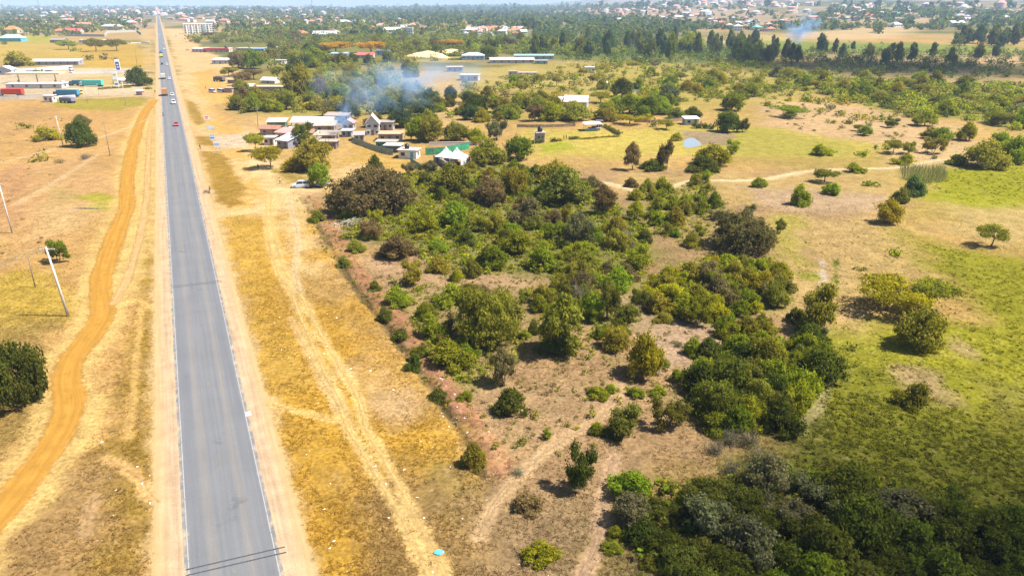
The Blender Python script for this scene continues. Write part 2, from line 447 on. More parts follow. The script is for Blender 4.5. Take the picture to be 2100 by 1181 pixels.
# ---- painted areas (pixel polygons): points, colour, softness m, strength, grassiness
AREAS = [
 # right of the road: golden verge grass and the sandy lay-by
 ([(455,420),(640,420),(700,540),(800,680),(900,830),(1000,960),(1060,1010),(1120,1181),(1140,1300),(560,1300)], DRY, 3, .95, 1.0),
 ([(560,480),(650,470),(740,600),(830,740),(900,830),(840,860),(720,760),(640,640)], (.33,.205,.075), 4, .8, .8),
 ([(700,770),(800,760),(860,860),(780,890),(720,850)], (.36,.24,.12), 3, .9, .4),
 ([(850,930),(960,930),(990,1040),(920,1090),(850,1020)], (.175,.13,.04), 3, .8, .9),
 ([(690,990),(830,930),(1000,1080),(1120,1100),(1200,1181),(1200,1300),(640,1300)], (.215,.135,.052), 5, .85, .9),  # lowest verge: vignette darkening painted into the ground colour
 ([(1000,960),(1250,820),(1280,1000),(1240,1181),(1200,1300),(1000,1300),(960,1100)], (.20,.135,.07), 5, .9, .6),  # brown soil, with the same vignette darkening in its colour
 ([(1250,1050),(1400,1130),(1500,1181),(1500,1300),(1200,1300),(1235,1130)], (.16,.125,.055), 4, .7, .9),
 ([(340,60),(372,60),(430,110),(470,120),(520,200),(535,260),(560,310),(600,370),(640,385),(620,415),(560,430),(470,440),(440,452),(415,400),(385,250),(352,100)], (.47,.305,.14), 4, .95, 0),
 ([(395,150),(440,140),(500,220),(520,300),(545,360),(560,400),(530,430),(470,440),(450,440),(500,400),(500,350),(440,290),(420,230)], (.43,.245,.065), 4, .9, 0),
 ([(430,436),(455,428),(520,425),(580,392),(660,384),(660,412),(560,442),(475,452),(446,478),(434,462)], (.50,.335,.16), 2.0, .95, 0),
 ([(508,300),(545,305),(575,345),(640,374),(690,350),(760,322),(790,330),(720,372),(640,398),(560,400),(520,350)], (.50,.345,.17), 2.5, .85, .1),
 ([(380,205),(402,212),(420,250),(405,258),(388,240)], (.25,.155,.03), 1.0, .95, 1),
 ([(440,215),(520,215),(540,262),(460,255)], (.32,.21,.085), 3, .8, .8),
 ([(402,280),(430,279),(440,298),(408,300)], (.25,.15,.028), .8, .95, 1),
 ([(412,310),(455,310),(480,345),(503,390),(495,418),(470,428),(445,415),(428,370)], (.25,.15,.028), 1.2, 1, 1),
 ([(440,278),(510,272),(515,300),(450,304)], (.42,.34,.25), 2, .8, 0),
 ([(455,440),(540,438),(548,520),(560,640),(640,780),(560,800),(500,640)], (.36,.22,.045), 3, .8, 1),
 ([(540,400),(620,395),(640,470),(650,560),(600,560),(565,470)], (.42,.29,.13), 4, .85, .2),
 ([(560,375),(700,340),(770,320),(850,345),(860,400),(760,380),(660,400),(640,385)], (.42,.28,.12), 3, .9, .5),
 ([(690,330),(760,300),(850,340),(860,365),(790,350)], (.34,.215,.05), 3, .8, 1),
 ([(545,345),(600,345),(640,375),(590,372)], (.24,.17,.035), 1.5, .9, 1),
 # left fields
 ([(-300,210),(300,200),(325,240),(330,460),(325,640),(325,1000),(320,1300),(-900,1300)], FIELD, 4, .9, .7),
 ([(325,470),(332,1300),(200,1300),(225,900),(262,700),(290,560)], (.225,.14,.026), 2.5, .9, 1),
 ([(95,320),(230,300),(240,380),(180,480),(0,520),(-60,430)], (.36,.218,.095), 8, .7, .3),
 ([(150,400),(190,398),(242,405),(240,428),(195,432)], LIME, 2, .85, 1),
 ([(0,560),(60,550),(160,610),(140,650),(0,690),(-80,640)], (.31,.215,.03), 3, .8, 1),
 ([(-80,660),(90,660),(120,760),(110,860),(0,960),(-200,1000)], (.215,.145,.042), 3, .8, 1),
 ([(0,1050),(140,930),(220,960),(200,1181),(200,1300),(-100,1300)], (.225,.14,.055), 4, .8, .8),
 ([(90,205),(290,200),(300,215),(240,228),(150,225)], (.24,.20,.03), 3, .9, 1),
 ([(130,95),(285,85),(312,130),(300,145),(170,145)], (.36,.23,.04), 6, .9, 1),
 ([(-100,90),(150,90),(160,122),(-100,128)], (.35,.24,.055), 8, .9, 1),
 ([(-100,75),(60,72),(120,76),(120,88),(-100,90)], (.28,.25,.03), 6, .9, 1),
 ([(130,140),(290,140),(310,165),(320,200),(100,195),(-100,205),(-100,150)], (.40,.31,.20), 5, .9, 0),
 ([(150,158),(240,155),(240,175),(160,176)], (.36,.26,.08), 3, .8, 1),
 ([(285,60),(316,60),(320,200),(300,200),(296,120)], (.40,.27,.11), 5, .7, .5),
 ([(0,345),(60,335),(75,420),(30,470),(-60,440)], (.31,.165,.075), 3, .7, .2),
 ([(45,218),(95,208),(65,262),(0,292),(-60,285)], (.28,.17,.07), 5, .6, .4),
 ([(80,385),(150,380),(165,420),(100,425)], (.27,.20,.07), 4, .6, .8),
 ([(120,420),(190,420),(185,470),(90,480),(60,450)], (.40,.27,.12), 5, .6, .1),
 # bush land: bare brown soil
 ([(650,400),(860,400),(1060,345),(1300,350),(1700,345),(1840,380),(1760,520),(1720,640),(1700,740),(1640,860),(1500,960),(1300,1000),(1060,960),(1000,900),(900,760),(780,620),(700,520)], BROWN, 5, .95, .35),
 ([(1250,360),(1480,352),(1850,350),(1850,400),(1500,420),(1300,400)], (.34,.235,.085), 5, .8, .6),
 ([(1530,385),(1700,395),(1830,405),(1800,440),(1620,440),(1540,420)], (.32,.22,.13), 4, .9, .1),
 ([(1590,440),(1800,440),(1900,500),(1900,560),(1740,600),(1640,560)], (.34,.235,.09), 6, .8, .6),
 ([(1575,440),(1640,437),(1650,462),(1625,490),(1690,560),(1680,590),(1610,560),(1590,490)], (.26,.215,.045), 3, .85, .8),
 ([(1560,540),(1650,560),(1700,640),(1640,660),(1560,640)], (.33,.23,.085), 4, .8, .5),
 ([(1680,645),(1760,640),(1800,700),(1740,720),(1690,700)], (.36,.24,.10), 3, .9, .2),
 ([(1676,534),(1690,532),(1702,580),(1684,582)], (.38,.31,.25), .6, 1, 0),
 ([(1708,533),(1718,532),(1720,583),(1708,582)], (.10,.13,.012), .5, 1, 1),
 ([(1630,560),(1675,560),(1678,572),(1640,574)], (.20,.20,.02), 1, .9, 1),
 ([(750,530),(900,560),(1000,570),(1100,560),(1080,600),(900,620),(800,590)], (.31,.20,.11), 3, .8, .1),
 ([(1270,610),(1420,640),(1500,690),(1440,780),(1330,760)], (.29,.20,.125), 3, .85, .1),
 ([(990,800),(1260,780),(1280,830),(1100,930),(1020,900)], (.27,.175,.088), 3, .85, .2),
 # green pasture on the right
 ([(1870,360),(1960,340),(2110,335),(2400,335),(2400,440),(2100,430),(1960,420),(1890,395)], (.208,.205,.013), 5, .95, 1),
 ([(1960,420),(2100,432),(2400,460),(2400,520),(2050,520),(1930,470)], (.31,.225,.085), 6, .9, .6),
 ([(1850,480),(2050,530),(2400,510),(2400,1300),(1700,1300),(1560,1000),(1630,900),(1660,800),(1690,700),(1800,700),(1960,640)], (.195,.186,.014), 5, .95, 1),
 ([(1640,960),(1660,800),(1690,710),(1780,740),(1880,830),(2100,900),(2400,900),(2400,1300),(1600,1300)], (.125,.126,.014), 12, .9, 1),  # lower pasture: cloud shade and vignette painted in as darker green
 ([(1850,760),(1930,770),(1940,800),(1910,830),(1880,800)], (.29,.20,.10), 2, .9, .1),
 ([(1960,690),(2010,720),(2000,740),(1950,720)], (.28,.20,.09), 2, .8, .3),
 ([(1950,760),(2120,800),(2120,900),(2000,840)], (.19,.155,.05), 5, .6, 1),
 ([(1600,900),(1560,960),(1400,1000),(1400,1300),(2400,1300),(2400,1000),(1800,960)], (.06,.065,.016), 6, .7, 1),  # leafy grove floor, its colour also darkened for the shaded corner
 # compound lawns, mid right
 ([(1060,262),(1250,268),(1400,256),(1640,262),(1820,300),(1800,322),(1100,322),(1080,290)], (.33,.26,.055), 4, .95, .8),
 ([(1100,296),(1160,290),(1180,304),(1120,312)], (.22,.23,.02), 2, .9, 1),
 ([(1490,262),(1560,258),(1640,280),(1760,300),(1700,318),(1480,318)], (.27,.235,.045), 4, .8, .9),
 ([(1395,268),(1500,272),(1500,300),(1450,296),(1400,284)], (.22,.16,.10), 2, .9, 0),
 ([(1540,200),(1800,225),(1900,260),(1880,300),(1700,285),(1560,250)], (.37,.245,.125), 6, .9, .3),
 ([(1760,230),(1990,260),(2000,330),(1840,330),(1800,290)], (.37,.25,.125), 6, .85, .3),
 ([(1850,296),(1990,300),(2000,335),(1830,342)], (.36,.25,.12), 5, .85, .3),
 ([(830,150),(1080,135),(1250,165),(1240,190),(1100,178),(960,190),(850,205)], (.38,.26,.12), 8, .8, .4),
 ([(860,212),(960,196),(1000,240),(900,262)], (.37,.25,.11), 6, .8, .5),
 ([(1220,180),(1420,165),(1440,230),(1240,225)], (.33,.25,.06), 8, .7, .7),
 ([(1130,150),(1320,135),(1400,155),(1250,165)], (.34,.26,.06), 8, .7, .8),
 ([(830,118),(960,110),(970,128),(840,128)], (.36,.26,.09), 8, .7, .5),
 # yellow-green scrub plain beyond the farm
 ([(940,140),(1120,130),(1560,128),(1640,150),(1700,190),(1560,215),(1240,215),(1180,190),(940,180)], (.27,.225,.05), 10, .6, .9),
 ([(470,120),(560,78),(760,80),(1050,92),(1080,112),(960,112),(840,125),(640,128),(560,128)], (.15,.145,.035), 10, .85, .9),
 ([(440,72),(720,60),(1080,78),(1240,90),(1560,92),(1560,135),(1150,125),(960,104),(760,96),(560,86)], (.11,.13,.03), 14, .85, .9),
 # leafy floors of the thickets
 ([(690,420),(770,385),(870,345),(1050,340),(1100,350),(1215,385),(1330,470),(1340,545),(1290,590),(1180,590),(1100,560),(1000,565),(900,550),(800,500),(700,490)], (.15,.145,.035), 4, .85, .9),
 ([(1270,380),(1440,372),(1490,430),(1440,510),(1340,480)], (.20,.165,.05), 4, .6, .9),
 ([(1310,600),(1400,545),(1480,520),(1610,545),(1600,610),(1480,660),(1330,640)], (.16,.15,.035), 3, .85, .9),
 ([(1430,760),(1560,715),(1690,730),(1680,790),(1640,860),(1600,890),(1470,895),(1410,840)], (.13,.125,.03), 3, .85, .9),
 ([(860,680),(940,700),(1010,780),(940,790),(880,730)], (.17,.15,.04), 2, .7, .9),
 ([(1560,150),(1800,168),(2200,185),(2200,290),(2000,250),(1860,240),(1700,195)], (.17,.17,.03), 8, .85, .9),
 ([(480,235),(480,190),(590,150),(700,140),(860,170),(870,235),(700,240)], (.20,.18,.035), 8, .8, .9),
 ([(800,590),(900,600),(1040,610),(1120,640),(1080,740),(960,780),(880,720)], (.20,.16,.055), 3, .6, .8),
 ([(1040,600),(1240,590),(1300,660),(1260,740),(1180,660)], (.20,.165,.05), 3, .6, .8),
 # far: fields on the slope, valley
 ([(1620,72),(1760,58),(1850,50),(1900,58),(1830,78),(1700,84)], (.40,.28,.14), 25, .9, .3),
 ([(1430,78),(1560,72),(1640,80),(1600,92),(1460,90)], (.36,.28,.10), 20, .8, .5),
 ([(1560,84),(1800,88),(2100,96),(2100,112),(1600,108)], (.15,.19,.03), 20, .85, 1),
 ([(1650,112),(1850,110),(2050,112),(2100,118),(2100,172),(1800,168),(1640,160)], (.25,.18,.085), 18, .85, .6),
 ([(1980,118),(2110,116),(2110,132),(1990,130)], (.40,.26,.14), 10, .9, .1),
 ([(1700,20),(2100,28),(2100,46),(1880,50),(1720,48)], (.36,.25,.13), 60, .8, .4),
 ([(1100,24),(1300,20),(1620,26),(1650,52),(1400,44),(1120,36)], (.32,.22,.13), 60, .8, .4),
]
FLATS = [(1418, 293, 7.5), (1308, 184, 9)]      # level ground for the two ponds

NCOL = 460
def build_ground():
    # rings that grow with distance, columns denser inside the field of view
    rr = [0.0, 8, 16, 22]
    r = 26.0
    while r < 11000:
        rr.append(r); r += max(0.4, r * 0.0078) if r < 600 else r * 0.014
    rr.append(11000.0); rr = np.array(rr)
    a1 = np.linspace(R(-46), R(46), NCOL)
    a2 = np.linspace(R(46), R(314), 60)[1:-1]
    aa = np.concatenate([a1, a2])
    nr, na = len(rr), len(aa)
    X = rr[:, None] * np.sin(aa)[None]; Y = rr[:, None] * np.cos(aa)[None]
    X, Y = X.ravel(), Y.ravel()
    Z = far_height(X, Y).astype(float)
    D = np.hypot(X, Y)
    # flat corridors under the sheets
    flat = np.ones(len(X))
    near = (Y > 0) & (D < 900)
    xs, ys = X[near], Y[near]
    fl = np.ones(len(xs))
    fl = np.minimum(fl, sstep(7.5, 13, line_dist(road_line, xs, ys)))
    for k, v in TRACKS.items(): fl = np.minimum(fl, sstep(v[1] + 1.0, v[1] + 5, line_dist(trk_np[k], xs, ys)))
    for p, (q, hw, c) in list(zip(rut_np, RUTS)) + list(zip(path_np, PATHS)):
        fl = np.minimum(fl, sstep(hw + .9, hw + 3.5, line_dist(p, xs, ys)))
    for a_, b_, r_ in FLATS:
        q_ = G(a_, b_); fl = np.minimum(fl, sstep(r_, r_ * 1.4 + 1, np.hypot(xs - q_.x, ys - q_.y)))
    rel = (fbm(xs, ys, 14, 3, 4) - .5) * .7 + (fbm(xs, ys, 2.2, 1, 3) - .5) * .16
    dd = line_dist(ditch_np, xs, ys); ds = line_dist(spoil_np, xs, ys)
    z = rel * fl
    wob = (.35 + 1.0 * vnoise(xs, ys, 5, 4)) * (1 - .65 * sstep(95, 165, np.hypot(xs, ys)))
    z = z + fl * (ds < 6) * .26 * np.exp(-(ds / .9) ** 2) * (0.5 + vnoise(xs, ys, 1.1, 6)) * wob
    z = z - fl * (dd < 6) * .55 * np.exp(-(dd / .5) ** 2) * wob
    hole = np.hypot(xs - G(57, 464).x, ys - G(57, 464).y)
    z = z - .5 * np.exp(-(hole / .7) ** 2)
    Z[near] += z
    # ---- colour
    C = np.zeros((len(X), 3)); gr = np.full(len(X), .6)
    n1 = fbm(X, Y, 60, 1, 4); n2 = fbm(X, Y, 260, 2, 4); n3 = fbm(X, Y, 9, 5, 3)
    base = np.array((.34, .218, .075))
    C[:] = base
    def mixin(mask, col):
        C[:] = C * (1 - mask[:, None]) + np.array(col)[None] * mask[:, None]
    mixin(sstep(.45, .62, n1) * .6, (.24, .19, .045))
    far = sstep(330, 620, D)
    mixin(far * sstep(.36, .52, n2), (.115, .115, .03))
    mixin(far * sstep(.52, .66, n1) * .5, (.30, .21, .11))
    vfar = sstep(1500, 3500, D)
    ang = X / np.maximum(Y, 1)
    mixin(vfar * .9, (.085, .095, .042))
    mixin(sstep(900, 1700, D) * sstep(.46, .55, fbm(X, Y * .6, 210, 7, 4)) * .6, (.34, .235, .13))
    wedge = Y > 1
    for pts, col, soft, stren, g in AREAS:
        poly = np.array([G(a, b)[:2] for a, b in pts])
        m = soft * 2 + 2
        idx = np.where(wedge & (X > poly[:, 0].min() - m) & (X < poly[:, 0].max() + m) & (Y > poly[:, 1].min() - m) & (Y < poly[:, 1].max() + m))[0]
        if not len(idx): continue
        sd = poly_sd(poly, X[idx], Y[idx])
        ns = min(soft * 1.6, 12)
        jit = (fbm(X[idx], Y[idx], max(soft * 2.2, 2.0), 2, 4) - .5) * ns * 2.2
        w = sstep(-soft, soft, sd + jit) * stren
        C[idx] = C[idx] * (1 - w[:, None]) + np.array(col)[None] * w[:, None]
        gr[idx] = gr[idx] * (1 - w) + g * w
    # sandy dust beside roads, tracks and paths; red earth on the spoil bank
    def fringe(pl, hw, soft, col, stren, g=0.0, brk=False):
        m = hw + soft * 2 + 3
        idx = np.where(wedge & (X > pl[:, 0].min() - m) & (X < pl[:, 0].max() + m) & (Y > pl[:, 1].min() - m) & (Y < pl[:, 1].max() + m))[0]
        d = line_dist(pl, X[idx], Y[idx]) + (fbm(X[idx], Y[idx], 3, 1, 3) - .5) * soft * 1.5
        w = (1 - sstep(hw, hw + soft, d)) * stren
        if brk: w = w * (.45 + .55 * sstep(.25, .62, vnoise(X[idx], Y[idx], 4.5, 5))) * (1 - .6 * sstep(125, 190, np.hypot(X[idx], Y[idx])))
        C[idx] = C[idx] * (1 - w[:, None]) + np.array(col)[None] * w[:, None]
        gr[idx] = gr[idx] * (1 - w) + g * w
    fringe(road_line, 6.0, 1.6, (.42, .285, .13), .9)
    for k, v in TRACKS.items(): fringe(trk_np[k], v[1] + .1, 2.2, (.43, .29, .10), .8)
    for p, (q, hw, c) in list(zip(rut_np, RUTS)) + list(zip(path_np, PATHS)): fringe(p, hw, .7, tuple(q_ * 1.1 for q_ in c), .75)
    fringe(spoil_np, .8, 1.3, RED, .95, 0, True)
    fringe(spoil_np, 1.0, 2.2, (.28, .17, .095), .45, 0, True)
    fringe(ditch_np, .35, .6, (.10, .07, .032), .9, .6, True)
    C *= .75 * (0.84 + .32 * fbm(X, Y, 22, 6, 3))[:, None]
    idx = np.arange(nr * na).reshape(nr, na)
    a, b = idx[:-1], idx[1:]
    F4 = np.stack([a, np.roll(a, -1, 1), np.roll(b, -1, 1), b], -1).reshape(-1, 4)[:, ::-1]
    m, nt, out = nodes('ground')
    at = nt.nodes.new('ShaderNodeAttribute'); at.attribute_name = 'col'
    ag = nt.nodes.new('ShaderNodeAttribute'); ag.attribute_name = 'grassy'
    tc = nt.nodes.new('ShaderNodeTexCoord'); P = tc.outputs['Object']
    b1 = noise_n(nt, .35, 5, P, .6); b2 = noise_n(nt, 2.2, 5, P, .65); b3 = noise_n(nt, 9.0, 3, P, .7)
    c = mixc(nt, 1.0, at.outputs['Color'], grey(nt, mapr(nt, b1, .25, .75, .78, 1.2)), 'MULTIPLY')
    c = mixc(nt, 1.0, c, grey(nt, mapr(nt, b2, .25, .75, .62, 1.36)), 'MULTIPLY')
    # worn bare spots and dark tufts
    tuft = math_n(nt, 'MULTIPLY', mapr(nt, b3, .52, .66), ag.outputs['Fac'])
    c = mixc(nt, math_n(nt, 'MULTIPLY', tuft, .5), c, mixc(nt, 1.0, c, (.52, .55, .4), 'MULTIPLY'))
    bare = math_n(nt, 'MULTIPLY', mapr(nt, noise_n(nt, .8, 6, P, .7), .56, .68), .38)
    c = mixc(nt, bare, c, (.37, .245, .125))
    peb = nt.nodes.new('ShaderNodeTexVoronoi'); peb.inputs['Scale'].default_value = 3.5
    nt.links.new(P, peb.inputs['Vector'])
    c = mixc(nt, mapr(nt, peb.outputs['Distance'], .10, .03, 0, .35), c, (.17, .12, .08))
    d = nt.nodes.new('ShaderNodeBsdfPrincipled'); d.inputs['Roughness'].default_value = .95
    d.inputs['Specular IOR Level'].default_value = .0
    nt.links.new(c, d.inputs['Base Color'])
    bp = nt.nodes.new('ShaderNodeBump'); bp.inputs['Strength'].default_value = .55; bp.inputs['Distance'].default_value = .12
    nt.links.new(math_n(nt, 'ADD', b2, math_n(nt, 'MULTIPLY', b3, .6)), bp.inputs['Height'])
    nt.links.new(bp.outputs[0], d.inputs['Normal'])
    nt.links.new(d.outputs[0], out.inputs[0])
    V = np.stack([X, Y, Z], 1)
    me = mesh_np('ground', V, F4, m, C, {'grassy': gr}, True)
    o = link('ground', me); tag(o, kind='structure')
    return X, Y, Z, C, gr, rr, aa

GX, GY, GZ, GC, GGR, GRR, GAA = build_ground()
_na = len(GAA)
def ground_at(x, y):
    """height, colour and grassiness of the ground at points (arrays)"""
    x = np.asarray(x, float); y = np.asarray(y, float)
    r = np.hypot(x, y); a = np.arctan2(x, y)
    i = np.clip(np.searchsorted(GRR, r) - 1, 0, len(GRR) - 2)
    j = np.clip(np.searchsorted(GAA[:NCOL], a) - 1, 0, NCOL - 2)
    fr = np.clip((r - GRR[i]) / (GRR[i + 1] - GRR[i]), 0, 1); fa = np.clip((a - GAA[j]) / (GAA[j + 1] - GAA[j]), 0, 1)
    k = i * _na + j
    w = [(1 - fr) * (1 - fa), (1 - fr) * fa, fr * (1 - fa), fr * fa]
    ks = [k, k + 1, k + _na, k + _na + 1]
    z = sum(wi * GZ[q] for wi, q in zip(w, ks))
    return z, GC[k], GGR[k]
def gz(x, y): return float(ground_at([x], [y])[0][0])

# ---------------------------------------------------------------- sheets: road, shoulders, tracks
def sheet(name, pl, hw, z, m, kind='structure', parent=None, offs=0.0, jitter=0.0):
    n = len(pl)
    t = np.gradient(pl, axis=0); t /= np.linalg.norm(t, axis=1)[:, None] + 1e-9
    nr = np.stack([t[:, 1], -t[:, 0]], 1)
    s = np.concatenate([[0], np.cumsum(np.linalg.norm(np.diff(pl, axis=0), axis=1))])
    es = np.array([-1, -.75, -.4, 0, .4, .75, 1])
    V = []; E = []; S = []
    for e in es:
        w = hw * e * (1 + (jitter * (vnoise(s, s * 0 + 31 * e, 7, 3) - .5) if jitter else 0))
        q = pl + nr * (offs + (w[:, None] if np.ndim(w) else w))
        V.append(np.column_stack([q, np.full(n, z)])); E.append(np.full(n, e * hw)); S.append(s)
    V = np.concatenate(V); E = np.concatenate(E); S = np.concatenate(S)
    F4 = []
    for k in range(len(es) - 1):
        i = np.arange(n - 1)
        F4.append(np.stack([k * n + i, (k + 1) * n + i, (k + 1) * n + i + 1, k * n + i + 1], 1))
    me = mesh_np(name, V, np.concatenate(F4), m, None, {'across': E, 'along': S})
    o = link(name, me, parent)
    if kind and parent is None: tag(o, kind=kind)
    return o

def dirt_material(name, col, hw, feather, streak=.3, alpha=1.0, only_outer=None):
    m, nt, out = nodes(name)
    ac = nt.nodes.new('ShaderNodeAttribute'); ac.attribute_name = 'across'
    al = nt.nodes.new('ShaderNodeAttribute'); al.attribute_name = 'along'
    tc = nt.nodes.new('ShaderNodeTexCoord'); P = tc.outputs['Object']
    cv = nt.nodes.new('ShaderNodeCombineXYZ')
    nt.links.new(math_n(nt, 'MULTIPLY', ac.outputs['Fac'], 2.2), cv.inputs[0]); nt.links.new(math_n(nt, 'MULTIPLY', al.outputs['Fac'], .06), cv.inputs[1])
    st = noise_n(nt, 1.0, 5, cv.outputs[0], .6)
    b1 = noise_n(nt, .5, 6, P, .6); b2 = noise_n(nt, 5.0, 4, P, .7)
    c = mixc(nt, mapr(nt, st, .3, .7), tuple(q * (1 - streak) for q in col), tuple(min(.6, q * (1 + streak)) for q in col))
    c = mixc(nt, 1.0, c, grey(nt, mapr(nt, b1, .25, .75, .84, 1.14)), 'MULTIPLY')
    c = mixc(nt, 1.0, c, grey(nt, mapr(nt, b2, .25, .75, .86, 1.12)), 'MULTIPLY')
    if hw > 2:
        lane_ = math_n(nt, 'ABSOLUTE', math_n(nt, 'SUBTRACT', math_n(nt, 'ABSOLUTE', ac.outputs['Fac']), .85))
        c = mixc(nt, math_n(nt, 'MULTIPLY', mapr(nt, lane_, .5, .1), math_n(nt, 'MULTIPLY', mapr(nt, b1, .3, .65), .45)), c, tuple(q * .68 for q in col))
        rim_ = mapr(nt, math_n(nt, 'ABSOLUTE', ac.outputs['Fac']), hw * .62, hw * .95)
        c = mixc(nt, math_n(nt, 'MULTIPLY', rim_, .6), c, (.36, .235, .085))
    d = nt.nodes.new('ShaderNodeBsdfDiffuse'); nt.links.new(c, d.inputs[0])
    bp = nt.nodes.new('ShaderNodeBump'); bp.inputs['Strength'].default_value = .4; bp.inputs['Distance'].default_value = .06
    nt.links.new(math_n(nt, 'ADD', b2, st), bp.inputs['Height']); nt.links.new(bp.outputs[0], d.inputs['Normal'])
    tr = nt.nodes.new('ShaderNodeBsdfTransparent')
    edge = math_n(nt, 'SUBTRACT', hw, math_n(nt, 'ABSOLUTE', ac.outputs['Fac']))
    e2 = math_n(nt, 'ADD', edge, math_n(nt, 'MULTIPLY', math_n(nt, 'SUBTRACT', noise_n(nt, .9, 6, P, .65), .62), feather * 3.2))
    soft = math_n(nt, 'MULTIPLY', mapr(nt, e2, 0, feather * 1.6), alpha)
    grit = mapr(nt, noise_n(nt, 16.0, 2, P, .6), .30, .70, .02, .98, False)      # loose grains: each spot is dirt or bare ground
    k = math_n(nt, 'GREATER_THAN', soft, grit)
    mx = nt.nodes.new('ShaderNodeMixShader'); nt.links.new(k, mx.inputs[0])
    nt.links.new(tr.outputs[0], mx.inputs[1]); nt.links.new(d.outputs[0], mx.inputs[2])
    nt.links.new(mx.outputs[0], out.inputs[0])
    return m

_s = [-60.0]
while _s[-1] < 3000: _s.append(_s[-1] + max(2.0, _s[-1] * .02))
road_pl = np.array([road_pt(s)[:2] for s in _s])
sheet('road_shoulder', road_pl, 7.0, .004, dirt_material('shoulder_sand', (.315, .222, .14), 7.0, .55, .14))

def asphalt_material():
    m, nt, out = nodes('worn_asphalt')
    ac = nt.nodes.new('ShaderNodeAttribute'); ac.attribute_name = 'across'
    al = nt.nodes.new('ShaderNodeAttribute'); al.attribute_name = 'along'
    tc = nt.nodes.new('ShaderNodeTexCoord'); P = tc.outputs['Object']
    def streaks(sx, sy, sc_):
        cv = nt.nodes.new('ShaderNodeCombineXYZ')
        nt.links.new(math_n(nt, 'MULTIPLY', ac.outputs['Fac'], sx), cv.inputs[0]); nt.links.new(math_n(nt, 'MULTIPLY', al.outputs['Fac'], sy), cv.inputs[1])
        return noise_n(nt, sc_, 5, cv.outputs[0], .6)
    st = streaks(2.4, .035, 1.0); st2 = streaks(6.0, .12, 1.0)
    c = mixc(nt, mapr(nt, st, .3, .7), (.108, .110, .118), (.130, .131, .136))
    def band(c0, w):
        d_ = math_n(nt, 'ABSOLUTE', math_n(nt, 'SUBTRACT', ac.outputs['Fac'], c0))
        return mapr(nt, d_, w, 0.0)
    dust = math_n(nt, 'MAXIMUM', band(-1.55, .8), band(1.5, .75))
    dust = math_n(nt, 'MULTIPLY', dust, mapr(nt, st2, .25, .7, .3, 1.0))
    c = mixc(nt, math_n(nt, 'MULTIPLY', dust, .42), c, (.20, .165, .13))
    tyre = math_n(nt, 'MAXIMUM', band(-2.75, .55), band(2.8, .5))
    c = mixc(nt, math_n(nt, 'MULTIPLY', tyre, .3), c, (.092, .095, .108))
    edge = mapr(nt, math_n(nt, 'ADD', math_n(nt, 'ABSOLUTE', ac.outputs['Fac']), math_n(nt, 'MULTIPLY', math_n(nt, 'SUBTRACT', noise_n(nt, .45, 6, P, .7), .5), 1.6)), 3.35, 3.85)
    c = mixc(nt, math_n(nt, 'MULTIPLY', edge, mapr(nt, noise_n(nt, .7, 5, P), .35, .65)), c, (.30, .23, .16))
    b1 = noise_n(nt, .22, 5, P); b2 = noise_n(nt, 7, 4, P, .7)
    c = mixc(nt, 1.0, c, grey(nt, mapr(nt, b1, .25, .75, .95, 1.05)), 'MULTIPLY')
    c = mixc(nt, 1.0, c, grey(nt, mapr(nt, b2, .25, .75, .90, 1.10)), 'MULTIPLY')
    spill = mapr(nt, noise_n(nt, .16, 6, P, .7), .62, .70)
    c = mixc(nt, math_n(nt, 'MULTIPLY', spill, .4), c, (.05, .055, .068))
    b = nt.nodes.new('ShaderNodeBsdfPrincipled'); b.inputs['Roughness'].default_value = .78
    b.inputs['Specular IOR Level'].default_value = .3
    nt.links.new(c, b.inputs['Base Color'])
    bp = nt.nodes.new('ShaderNodeBump'); bp.inputs['Strength'].default_value = .25; bp.inputs['Distance'].default_value = .02
    nt.links.new(b2, bp.inputs['Height']); nt.links.new(bp.outputs[0], b.inputs['Normal'])
    nt.links.new(b.outputs[0], out.inputs[0]); return m

road = sheet('road', road_pl, ROAD_HW, .010, asphalt_material())

def worn_paint(name, col, thr):
    m, nt, out = nodes(name)
    tc = nt.nodes.new('ShaderNodeTexCoord'); P = tc.outputs['Object']
    d = nt.nodes.new('ShaderNodeBsdfDiffuse'); d.inputs[0].default_value = (*col, 1)
    tr = nt.nodes.new('ShaderNodeBsdfTransparent')
    k = mapr(nt, noise_n(nt, 1.3, 6, P, .75), thr - .1, thr + .08)
    mx = nt.nodes.new('ShaderNodeMixShader'); nt.links.new(k, mx.inputs[0])
    nt.links.new(tr.outputs[0], mx.inputs[1]); nt.links.new(d.outputs[0], mx.inputs[2]); nt.links.new(mx.outputs[0], out.inputs[0])
    return m
M_EDGE = worn_paint('worn_white_paint', (.27, .262, .25), .38)
M_DASH = worn_paint('worn_yellow_paint', (.30, .22, .11), .58)
for sgn in (-1, 1):
    sheet('edge_line', road_pl, .045, .014, M_EDGE, parent=road, offs=sgn * 3.5)
def flat_quad(name, s0, s1, o0, o1, z, m, parent, skew=0.0):
    P = [road_pt(s0, o0, z), road_pt(s0 + skew, o1, z), road_pt(s1 + skew, o1, z), road_pt(s1, o0, z)]
    me = bpy.data.meshes.new(name); me.from_pydata([tuple(p) for p in P], [], [(0, 1, 2, 3)])
    me.materials.append(m); return link(name, me, parent)
for k in range(34):
    s0 = -2 + k * 9.0
    flat_quad('lane_dash', s0, s0 + 3.0, -.07, .07, .014, M_DASH, road)
flat_quad('lane_dash', 7.5, 9.5, -1.35, -1.25, .014, M_DASH, road)
